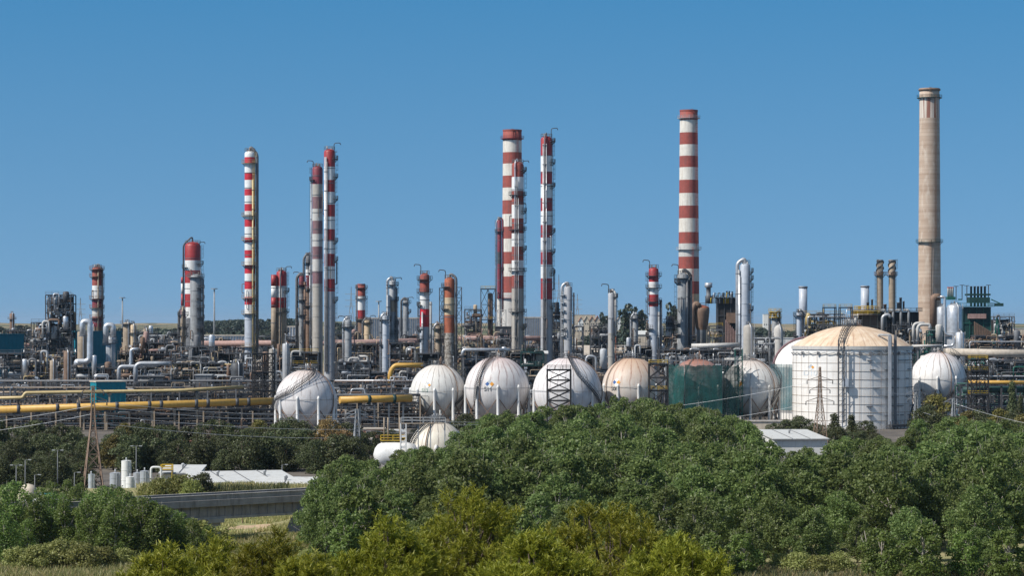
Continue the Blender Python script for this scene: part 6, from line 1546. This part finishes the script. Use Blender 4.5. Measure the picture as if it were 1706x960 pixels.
# the grove: every tree its own, tops kept under the outline the photograph shows
OUT = ((505, 800), (530, 785), (560, 772), (620, 768), (700, 756), (745, 750), (775, 722), (800, 708), (850, 700), (900, 692), (960, 683), (1010, 672), (1060, 658), (1100, 660), (1150, 680), (1200, 700), (1260, 712), (1275, 752), (1380, 757), (1400, 738), (1450, 740), (1500, 738), (1530, 712), (1560, 700), (1640, 714), (1720, 716), (1900, 716))
def outline(px):
    for (a, ya), (b, yb) in zip(OUT, OUT[1:]):
        if a <= px <= b: return ya + (yb - ya) * (px - a) / (b - a)
    return OUT[0][1] if px < OUT[0][0] else OUT[-1][1]
rn = random.Random(21); cnt = 0
for px_, yt_, D_, H_ in ():
    pass
def zone(px, D):
    if D < 366: row = 'front'
    elif D < 430: row = 'middle'
    else: row = 'back'
    if px < 760: side = 'below the bullet tank'
    elif px < 1110: side = 'below the hazard-marked spheres'
    elif px < 1420: side = 'below the netted sphere and warehouse'
    else: side = 'below the right-hand sphere'
    rw = {'front': 'lowest front row', 'middle': 'thick middle', 'back': 'upper edge'}[row]
    return 'leafy tree in the %s of the grove, %s' % (rw, side), 'grove trees, %s, %s' % (rw, side)
D = 348.
while D < 700:
    stepx = 8.2 if D < 440 else 9.0; x = X(500, D) + rn.uniform(0, stepx); xmax = X(1850, D)
    while x < xmax:
        xx = x + rn.uniform(-2, 2); dd = D + rn.uniform(-5, 5); px = xx / dd * F + 853; x += stepx * rn.uniform(.8, 1.25)
        Hmax = ZC - (outline(px) + rn.uniform(-8, 4) - HZ) / F * dd
        if px < 560 and dd > 372: continue
        if px < 610 and dd > 450: continue
        H = min(Hmax, rn.choice((rn.uniform(6.5, 9.5), rn.uniform(10, 13.5), rn.uniform(10, 13.5))) if D > 372 else rn.uniform(4.5, 9.5)) + 1
        if H < 5.2 or (D < 365 and px < 640): continue
        if 1250 < px < 1420 and dd > 560: continue
        if 1415 < px < 1520 and dd > 610: continue
        k = rn.randrange(6); s_ = H / 11.; w_ = s_ * rn.uniform(.95, 1.2)
        lb, gr = zone(px, dd); put('grove%d' % k, (xx, dd, terr(xx, dd) - .3), rn.uniform(0, 6.28), (w_, w_, s_), lb, gr); cnt += 1
    D += 15 if D < 450 else 19
# low bright trees of the very front row at right, and a few at the bank
for px, y, D_, H, lab in ((1190, 0, 338, 6, 'bright low tree in the bottom row left of the reed patch'), (1240, 0, 340, 5.5, 'bright low tree in the bottom row just above the reed patch'), (1470, 0, 338, 6.5, 'bright low tree right of the pale dead trunk, bottom row'), (1540, 0, 336, 7, 'tallest bright tree of the bottom row at right'), (1610, 0, 338, 6, 'bright tree second from the right corner, bottom row'), (1680, 0, 337, 6.5, 'bright tree in the bottom right corner'), (575, 0, 352, 7.5, 'bright tree at the edge of the grass bank'), (545, 0, 358, 5.5, 'small bright tree leaning over the grass bank'), (600, 0, 366, 9.5, 'tall bright tree behind the grass bank'), (860, 0, 345, 8, 'pale bright tree peeking out right of the yellow pine tip'), (540, 0, 384, 9, 'tree swallowing the right end of the bridge'), (1120, 0, 345, 6, 'bright tree showing past the right yellow pine')):
    x_ = X(px, D_); s_ = H / 7.; put('sapling%d' % (px // 10 % 2), (x_, D_, terr(x_, D_) - .2), px * .7, (s_ * 1.05, s_ * 1.05, s_), lab)
# left poplars in front of the bridge
for i, (px, D_, ytop, k) in enumerate(((-14, 366, 806, 1), (28, 372, 797, 0), (70, 385, 806, 2), (98, 379, 818, 1), (122, 388, 806, 0), (150, 376, 815, 2), (178, 370, 812, 1), (205, 376, 806, 0), (226, 368, 822, 1), (250, 372, 828, 2), (275, 368, 836, 0), (300, 371, 846, 1), (322, 367, 858, 2), (345, 371, 872, 0), (45, 364, 858, 2), (5, 358, 848, 0))):
    H = ZC - (ytop - HZ) / F * D_ + .6; x_ = X(px, D_); s_ = H / 10.
    put('poplar%d' % k, (x_, D_, terr(x_, D_) - .2), i * 1.3, (s_ * 1.15, s_ * 1.15, s_), 'leafy poplar in the clump before the left half of the bridge', 'poplars before the bridge')
for i, (px, D_, H) in enumerate(((60, 349, 3.4), (100, 352, 3.8), (140, 350, 3.6), (172, 353, 3.0), (30, 352, 3.0), (205, 356, 2.6), (410, 366, 2.2), (470, 362, 2.6), (330, 358, 2.4), (500, 352, 2.2), (440, 350, 2.0), (1330, 345, 3.0), (1365, 343, 2.8), (1400, 346, 3.0), (1300, 348, 2.6))):
    x_ = X(px, D_); s_ = H / 3; lb = 'rounded grey-green bush on the dry grass at lower left' if px < 300 else ('pale scrubby bush on the grass bank below the bridge' if px < 560 else 'yellowish reed-like bush in the gap of the bottom row at right')
    put('bush%d' % (i % 3), (x_, D_, terr(x_, D_) - .15), i * 1.1, (s_ * 1.15, s_ * 1.1, s_), lb, 'bushes, ' + lb.split(' on ')[0].split(' in ')[0])
# bushes behind the parapet
for i, (px, D_, yt, k, lab) in enumerate(((338, 440, 789, 'dark0', 'dense dark bush standing before the white hall'), (300, 438, 793, 'bush0', 'scraggly pale bush left of the dark one, before the white shed'), (268, 436, 797, 'bush1', 'scraggly bush beside the grey ribbed tanks'), (318, 436, 800, 'bush2', 'low bush between the pale and the dark one'))):
    x_ = X(px, D_); zb = terr(x_, D_) - .2; H = Z(yt, D_) - zb; n_ = 9. if k[0] == 'd' else 3.; s_ = H / n_
    put(k, (x_, D_, zb), i, (s_ * (1.35 if k[0] == 'd' else .8),) * 2 + (s_,), lab, name='bush')
# dark pines between the compound and the plant
dk = ((-8, 700, 590), (22, 738, 560), (52, 732, 575), (84, 726, 585), (118, 722, 590), (150, 730, 580), (182, 726, 590), (232, 712, 600), (262, 712, 600), (285, 722, 590), (308, 742, 580), (338, 735, 590), (362, 728, 595), (388, 722, 600), (412, 716, 600), (438, 712, 605), (462, 708, 605), (487, 698, 610), (505, 716, 590), (520, 735, 575), (578, 728, 590), (372, 750, 565), (430, 745, 568), (475, 742, 566), (250, 745, 565), (70, 752, 560), (120, 752, 562), (560, 745, 570), (280, 752, 560))
for i, (px, yt, D_) in enumerate(dk):
    H = Z(yt, D_) + .3; x_ = X(px, D_); s_ = H / 9.
    put(('dark0', 'dark1', 'dark2')[i % 3], (x_, D_, -.2), i * 1.7, (s_ * 1.15, s_ * 1.15, s_), 'dark pine in the belt between the white hall and the pipe racks', 'dark pine belt')
for px, yt, D_, k, lab in ((205, 706, 598, 'olive', 'yellow-olive tree in the dark pine belt behind the tall white tank'), (545, 697, 600, 'brown', 'rusty brown eucalyptus-like tree under the leftmost sphere'), (572, 716, 590, 'brown', 'smaller brown tree beside the grey lattice mast')):
    H = Z(yt, D_); x_ = X(px, D_); n_ = 11. if k == 'brown' else 9.; s_ = H / n_; put(k, (x_, D_, 0), px, (s_, s_, s_), lab)
# trees at the feet of the spheres and tanks
for i, (px, yt, D_, k, lab) in enumerate(((776, 690, 700, 'dark1', 'dark tree between the small cream dome and the S11 sphere'), (800, 700, 690, 'dark2', 'lower dark tree right of the cream dome'), (845, 684, 720, 'spire0', 'ragged conifer at the foot of the S11 sphere'), (825, 692, 715, 'spire1', 'slimmer conifer left of the ragged one at the S11 sphere'),
        (1312, 700, 700, 'dark0', 'grey-green tree left of the big tank pylon'), (1335, 694, 705, 'dark1', 'taller grey-green tree just left of the big tank pylon'), (1288, 706, 700, 'dark2', 'rounded tree left end of the row before the big tank'), (1390, 690, 700, 'spire1', 'conifer right of the big tank pylon'), (1418, 692, 705, 'spire0', 'dark conifer before the middle of the big tank'), (1440, 702, 700, 'dark2', 'low dark tree before the big tank foot'), (1360, 706, 690, 'dark0', 'low tree behind the pylon foot'),
        (1558, 658, 690, 'olive', 'olive-green tree rising before the right-hand sphere'), (1545, 676, 680, 'dark0', 'smaller tree left of the olive-green one'), (1610, 686, 690, 'olive', 'dull green tree right of the right-hand sphere'), (1632, 684, 700, 'dark1', 'tree below the yellow-stair tower'), (1668, 682, 690, 'olive', 'broad dusky tree near the right edge'), (1690, 690, 680, 'dark2', 'dark tree at the right edge'), (1686, 636, 740, 'spire0', 'tall dark cypress in front of the far-right rack'), (1700, 660, 720, 'spire1', 'second cypress at the right edge'), (1590, 700, 660, 'olive', 'low olive tree at the edge of the grove'))):
    H = Z(yt, D_); x_ = X(px, D_); s_ = H / 9.; ws = s_ * (.6 if 'cypress' in lab else 1.25)
    put(k, (x_, D_, 0), i * 2.1, (ws, ws, s_), lab)
# skyline trees
for px, y, D_, k, lab in ((1041, 509, 2000, 'cypress', 'tall skyline cypress, left of a pair by the house row'), (1048, 508, 2000, 'cypress', 'tall skyline cypress, right of a pair by the house row'), (1062, 513, 2050, 'cypress', 'skyline cypress alone right of the pair'), (1119, 506, 1900, 'cypress', 'pointed skyline cypress left of the dark streaked column'), (1126, 511, 1900, 'cypress', 'skyline cypress touching the dark streaked column'), (1005, 522, 2100, 'cypress', 'small skyline cypress left of the slim clean column'), (1070, 518, 2100, 'cypress', 'lower skyline cypress left of the red capped column')):
    zb = terr(X(px, D_), D_) - 1; s_ = (Z(y, D_) - zb) / 14; put(k, (X(px, D_), D_, zb), px, (s_ * .9, s_ * .9, s_), lab)
rn = random.Random(5); k = 0
for px0, px1, yt, D_, n in ((0, 120, 537, 2600, 16), (180, 300, 540, 2500, 14), (330, 520, 520, 3600, 30), (330, 450, 536, 2400, 14), (560, 700, 528, 3000, 16), (980, 1130, 530, 2300, 18), (1220, 1310, 528, 2500, 18), (1640, 1720, 545, 2300, 12), (1290, 1420, 545, 2400, 14)):
    for i in range(n):
        px = rn.uniform(px0, px1); dd = D_ + rn.uniform(-120, 200); x_ = X(px, dd); zb = terr(x_, dd) - 1; s_ = max(.6, (Z(yt + rn.uniform(-3, 9), dd) - zb) / 9.); s_ = min(s_, 2.0)
        put('farround', (x_, dd, zb), rn.uniform(0, 6), (s_ * 1.2, s_ * 1.2, s_), 'small hazy dark tree on the low hills of the skyline', 'skyline trees'); k += 1

# pines close to the camera: upright shoots of needles
def needle_pine(label, px, ytop, D, wpx, seed, z0, nshoot=900, hpx=None, mat='needle_yellow', lobes_n=26):
    rng = np.random.default_rng(seed); zt = Z(ytop, D); R = wpx / 2 / S(D); x = X(px, D); Hc = zt - z0
    root = thing('pine_tree', label, 'tree', (x, D, z0)); V = []
    lob = []
    for i in range(lobes_n):
        a = i * 2.4 + rng.normal(0, .3); f = math.sqrt((i + .5) / lobes_n); rr = R * .86 * f
        ztop = Hc * 1.0 - (f ** 1.7) * R * 1.0 + rng.normal(0, R * .1) - .3
        lob.append((rr * math.cos(a), rr * math.sin(a), ztop - R * .25, R * rng.uniform(.16, .27), rng.uniform(1.1, 1.7)))
    for i in range(lobes_n):
        a = i * 1.9; f = rng.uniform(.3, .95); lob.append((R * f * math.cos(a), R * f * math.sin(a), Hc - R * rng.uniform(.9, 2.0), R * rng.uniform(.2, .32), 1.2))
    P, d = lobes_to_points(lob, nshoot * 2, rng, .35)
    nb = 34; allP = []; tips = []
    for p, dd in zip(P, d):
        ax = dd * .55 + np.array((0, 0, 1.0)) + rng.normal(0, .25, 3); ax /= np.linalg.norm(ax); Ls = rng.uniform(.22, .5)
        t = rng.uniform(0, 1, nb); b = p + ax * (t * Ls)[:, None]
        dr = rng.normal(0, 1, (nb, 3)); dr -= (dr @ ax)[:, None] * ax; dr /= np.linalg.norm(dr, axis=1, keepdims=True); dr = dr * .75 + ax * .65
        ln = rng.uniform(.1, .2, nb)[:, None]; w_ = np.cross(dr, rng.normal(0, 1, (nb, 3))); w_ /= np.linalg.norm(w_, axis=1, keepdims=True); w_ *= .013
        q = np.empty((nb, 4, 3)); q[:, 0] = b - w_; q[:, 1] = b + w_; q[:, 2] = b + dr * ln + w_ * .5; q[:, 3] = b + dr * ln - w_ * .5; V.append(q.reshape(-1, 3))
    me = quads_mesh('needles', np.concatenate(V), [mat]); o = bpy.data.objects.new('crown', me); COL.objects.link(o); o.parent = root
    m = MB(); m.tube([(0, 0, 0), (.1, 0, Hc * .4), (0, .1, Hc * .9)], [.22, .16, .04], 'bark_dark', 8)
    for l in lob: m.tube([(0, 0, max(.2, l[2] - R * .8)), (l[0] * .55, l[1] * .55, l[2] - R * .25), (l[0], l[1], l[2] + l[3] * .6)], [.07, .05, .015], 'bark_dark', 5)
    for p in P[::6]:
        m.beam(tuple(p - np.array((0, 0, .45))), tuple(p + np.array((0, 0, .1))), .02, 'bark_dark')
    m.build('trunk', root); return root
for lab, px, yt, D_, wp, sd_ in (('yellow-green pine with the highest tip, left of two at the bottom centre', 778, 818, 92, 250, 1), ('broad yellow-green pine, right of two at the bottom centre', 1010, 828, 88, 300, 2), ('lower yellow-green pine filling the gap left of the highest tip', 650, 872, 84, 170, 3), ('yellow-green pine tip leaning in front between the two tall ones', 890, 885, 80, 190, 4), ('low yellow-green pine crown at the bottom, left of the grass bank', 430, 902, 80, 260, 5), ('yellow-green pine tip at the bottom, directly below the grass bank', 512, 928, 78, 170, 8), ('yellow-green pine tip at the bottom between the small tip and the low crown', 345, 914, 82, 170, 9), ('small yellow-green pine tip at the bottom left of the low crown', 275, 916, 78, 160, 6), ('yellow-green pine shoulder right of the broad one', 1130, 890, 84, 150, 7)):
    z0_ = terr(X(px, D_), D_) - .3; needle_pine(lab, px, yt, D_, wp, sd_, z0_, nshoot=int(420 + wp * 2.2))

# grasses and reeds nobody could count
def blades(name, label, cat, pts, h, mats, seed, w=.07, lean=.35):
    rng = np.random.default_rng(seed); P = np.array(pts); n = len(P); dr = np.stack([rng.normal(0, lean, n), rng.normal(0, lean, n), np.ones(n)], 1); ln = (h * rng.uniform(.5, 1.2, n))[:, None]
    a = rng.uniform(0, 6.28, n); ww = np.stack([np.cos(a), np.sin(a), np.zeros(n)], 1) * w
    q = np.empty((n, 4, 3)); q[:, 0] = P - ww; q[:, 1] = P + ww; q[:, 2] = P + dr * ln + ww * .3; q[:, 3] = P + dr * ln - ww * .3
    me = quads_mesh(name, q.reshape(-1, 3), mats, rng.integers(0, len(mats), n).astype(np.int32)); o = bpy.data.objects.new(name, me); COL.objects.link(o); tag(o, label, cat, kind='stuff')
def scatter(n, px0, px1, D0, D1, seed, thr=-.3):
    r = random.Random(seed); out = []
    while len(out) < n:
        D_ = r.uniform(D0, D1); x = X(r.uniform(px0, px1), D_)
        if ((x - X(410, 418)) / 4.) ** 2 + ((D_ - 419) / 6.2) ** 2 < 1 and r.random() < .93: continue
        if mnoise.noise((x / 5, D_ / 7, 2)) > thr: out.append((x, D_, terr(x, D_) - .05))
    return out
blades('meadow_grass', 'dry yellow and green grass covering the bank below the bridge', 'grass', scatter(42000, -30, 620, 334, 402, 3, -.6), .9, ['grass_green', 'grass_green', 'grass_dry'], 3)
blades('riverbed_grass', 'straw-coloured grass in the riverbed seen under the bridge', 'grass', scatter(9000, 330, 540, 400, 436, 4, -.1), .7, ['grass_dry', 'grass_green'], 4)
blades('reeds', 'dark green reeds on the far bank under the bridge', 'reeds', scatter(5000, 360, 480, 434, 446, 5, -.5), 1.9, ['reed', 'reed', 'grass_green'], 5, .1, .15)
blades('verge_grass', 'dry tall grass along the verge behind the bridge parapet', 'grass', scatter(16000, 230, 540, 440, 456, 6, -.7), 1.3, ['grass_dry', 'grass_green', 'grass_dry'], 6, .08)
blades('scrub_grass', 'weedy grass at the feet of the front trees at right', 'grass', scatter(12000, 1100, 1720, 336, 352, 7), 1.0, ['grass_green', 'grass_dry', 'reed'], 7)
# pale dead trunks in the bottom row
for px, y0, y1, D_, dx, lab in ((1440, 885, 950, 341, 1.2, 'pale leaning dead trunk in the bottom row of the grove'), (1578, 945, 985, 338, 1.0, 'short bare pale branch at the bottom right')):
    x_ = X(px, D_); zb = terr(x_, D_); root = thing('dead_trunk', lab, 'dead tree', (x_, D_, zb)); zt = Z(y0, D_) - zb; m = MB()
    m.tube([(dx, 0, 0), (dx * .5, .1, zt * .5), (0, 0, zt)], [.16, .11, .03], 'bark_pale', 7); m.tube([(dx * .5, .1, zt * .5), (dx * .1 - .6, 0, zt * .9)], [.06, .02], 'bark_pale', 5); m.build('trunk', root)
for k_, (r_, used) in list(PROTO.items()):
    if not used:
        for c in list(r_.children): bpy.data.objects.remove(c)
        bpy.data.objects.remove(r_)
# more of the dark belt, so that the yard stays hidden behind it
rn = random.Random(91)
for i in range(34):
    px = -20 + i * 18.6 + rn.uniform(-6, 6); D_ = rn.uniform(556, 575) if i % 2 else rn.uniform(590, 612); yt = (730 if i % 2 else 706) + rn.uniform(-8, 10); H = Z(yt, D_) + .3; x_ = X(px, D_); s_ = H / 9.
    if 140 < px < 170: continue
    k = ('dark0', 'dark1', 'dark2')[i % 3]
    if i in (11, 24): k = 'olive'
    put(k, (x_, D_, -.3), i * 1.9, (s_ * 1.1, s_ * 1.1, s_), 'dark pine in the belt between the white hall and the pipe racks' if k != 'olive' else ('duller olive tree among the dark pines, behind the white hall' if i == 24 else 'dull olive tree among the dark pines, left of the yellow-olive one'), 'dark pine belt' if k != 'olive' else None)
for i in range(11):
    px = 1268 + i * 21; D_ = 672 + (i % 3) * 9; yt = 716 + rn.uniform(-8, 8)
    if 1352 < px < 1378: continue
    if px > 1440: yt += 14
    H = Z(yt, D_) + .3; s_ = H / 9.; put(('dark1', 'dark2', 'dark0')[i % 3], (X(px, D_), D_, -.3), i * 2.3, (s_ * 1.3, s_ * 1.3, s_), 'low dark tree in the row between the white warehouse and the big tank', 'trees before the big tank')
for i, (px, yt, D_) in enumerate(((1560, 690, 640), (1600, 700, 620), (1640, 700, 630), (1680, 702, 640), (1706, 690, 660), (1535, 712, 620))):
    H = Z(yt, D_) + .3; s_ = H / 9.; put(('dark1', 'olive', 'dark0')[i % 3], (X(px, D_), D_, -.3), i * 2.3, (s_ * 1.3, s_ * 1.3, s_), 'dusky tree in the fringe between the grove and the far-right rack', 'fringe trees at right')
for i, (px, D_, H) in enumerate(((532, 378, 10.5), (556, 386, 11.5), (520, 392, 7.5), (580, 374, 11))):
    s_ = H / 11.; put('grove%d' % (i + 1), (X(px, D_), D_, -1.2), i * 2.0, (s_ * .8, s_ * .8, s_), 'leafy tree in the dark clump hiding the right end of the bridge', 'trees at the bridge end')
for i in range(11):
    px = -15 + i * 17 + rn.uniform(-4, 4); D_ = 512 + (i % 3) * 8; yt = 764 + rn.uniform(-6, 10); H = Z(yt, D_) + .3; s_ = H / 9.
    if 140 < px < 172: continue
    put(('dark2', 'dark0', 'dark1')[i % 3], (X(px, D_), D_, -.3), i * 2.9, (s_ * 1.3, s_ * 1.3, s_), 'low dark tree in the row behind the lamp posts at far left', 'dark trees behind the lamp posts')
for i, (px, D_, ytop, k) in enumerate(((12, 432, 806, 0), (88, 428, 804, 1), (112, 436, 800, 2), (132, 430, 806, 0), (172, 432, 812, 1), (188, 438, 808, 2), (172, 382, 812, 0), (84, 376, 822, 2), (110, 368, 832, 1), (262, 366, 838, 0), (238, 366, 830, 1), (190, 364, 832, 2), (150, 366, 834, 0), (58, 368, 826, 1))):
    zb = terr(X(px, D_), D_) - .2; H = Z(ytop, D_) - zb; s_ = H / 10.; far_ = D_ > 400
    put('poplar%d' % k, (X(px, D_), D_, zb), i * 1.7, (s_ * 1.15, s_ * 1.15, s_), 'leafy poplar in the row just behind the left half of the bridge' if far_ else 'leafy poplar in the clump before the left half of the bridge', 'poplars behind the bridge' if far_ else 'poplars before the bridge')
for i, (px, D_, H, w_) in enumerate(((322, 379, 4.6, 1.5), (345, 376, 3.4, 1.2), (300, 377, 4.2, 1.2))):
    s_ = H / 3; put('bush%d' % (i % 3), (X(px, D_), D_, -1.2), i * 2.2, (s_ * w_, s_ * w_, s_), 'pale willow-like bush against the bridge girder', 'willow bushes at the bridge')
for i, (px, D_, H) in enumerate(((395, 352, 1.5), (425, 372, 1.3), (455, 356, 1.7), (490, 376, 1.6), (515, 362, 1.9), (380, 384, 1.4), (450, 384, 1.2), (350, 366, 1.8), (405, 360, 1.2), (478, 348, 1.5), (530, 349, 2.2), (365, 350, 2.0))):
    s_ = H / 3; put('bush%d' % (i % 3), (X(px, D_), D_, terr(X(px, D_), D_) - .1), i * 2.7, (s_ * 1.5, s_ * 1.4, s_), 'pale scrubby bush on the grass bank below the bridge', 'bushes, pale scrubby bush')
for i, (px, yt, D_, k) in enumerate(((606, 722, 640, 'dark0'), (628, 718, 655, 'dark2'), (648, 716, 660, 'dark1'), (664, 722, 650, 'dark0'), (690, 716, 665, 'dark2'), (588, 735, 600, 'dark1'), (612, 744, 590, 'dark2'))):
    H = Z(yt, D_) + .3; s_ = H / 9.; put(k, (X(px, D_), D_, -.3), i * 1.3, (s_ * 1.2, s_ * 1.2, s_), 'dark tree in the gap behind the bullet tank and grey mast', 'trees behind the bullet tank')
# report labels that run long
for o in COL.objects:
    if o.parent is None and 'label' in o.keys() and len(o['label'].split()) > 16: print('LONG', len(o['label'].split()), o.name, '|', o['label'])
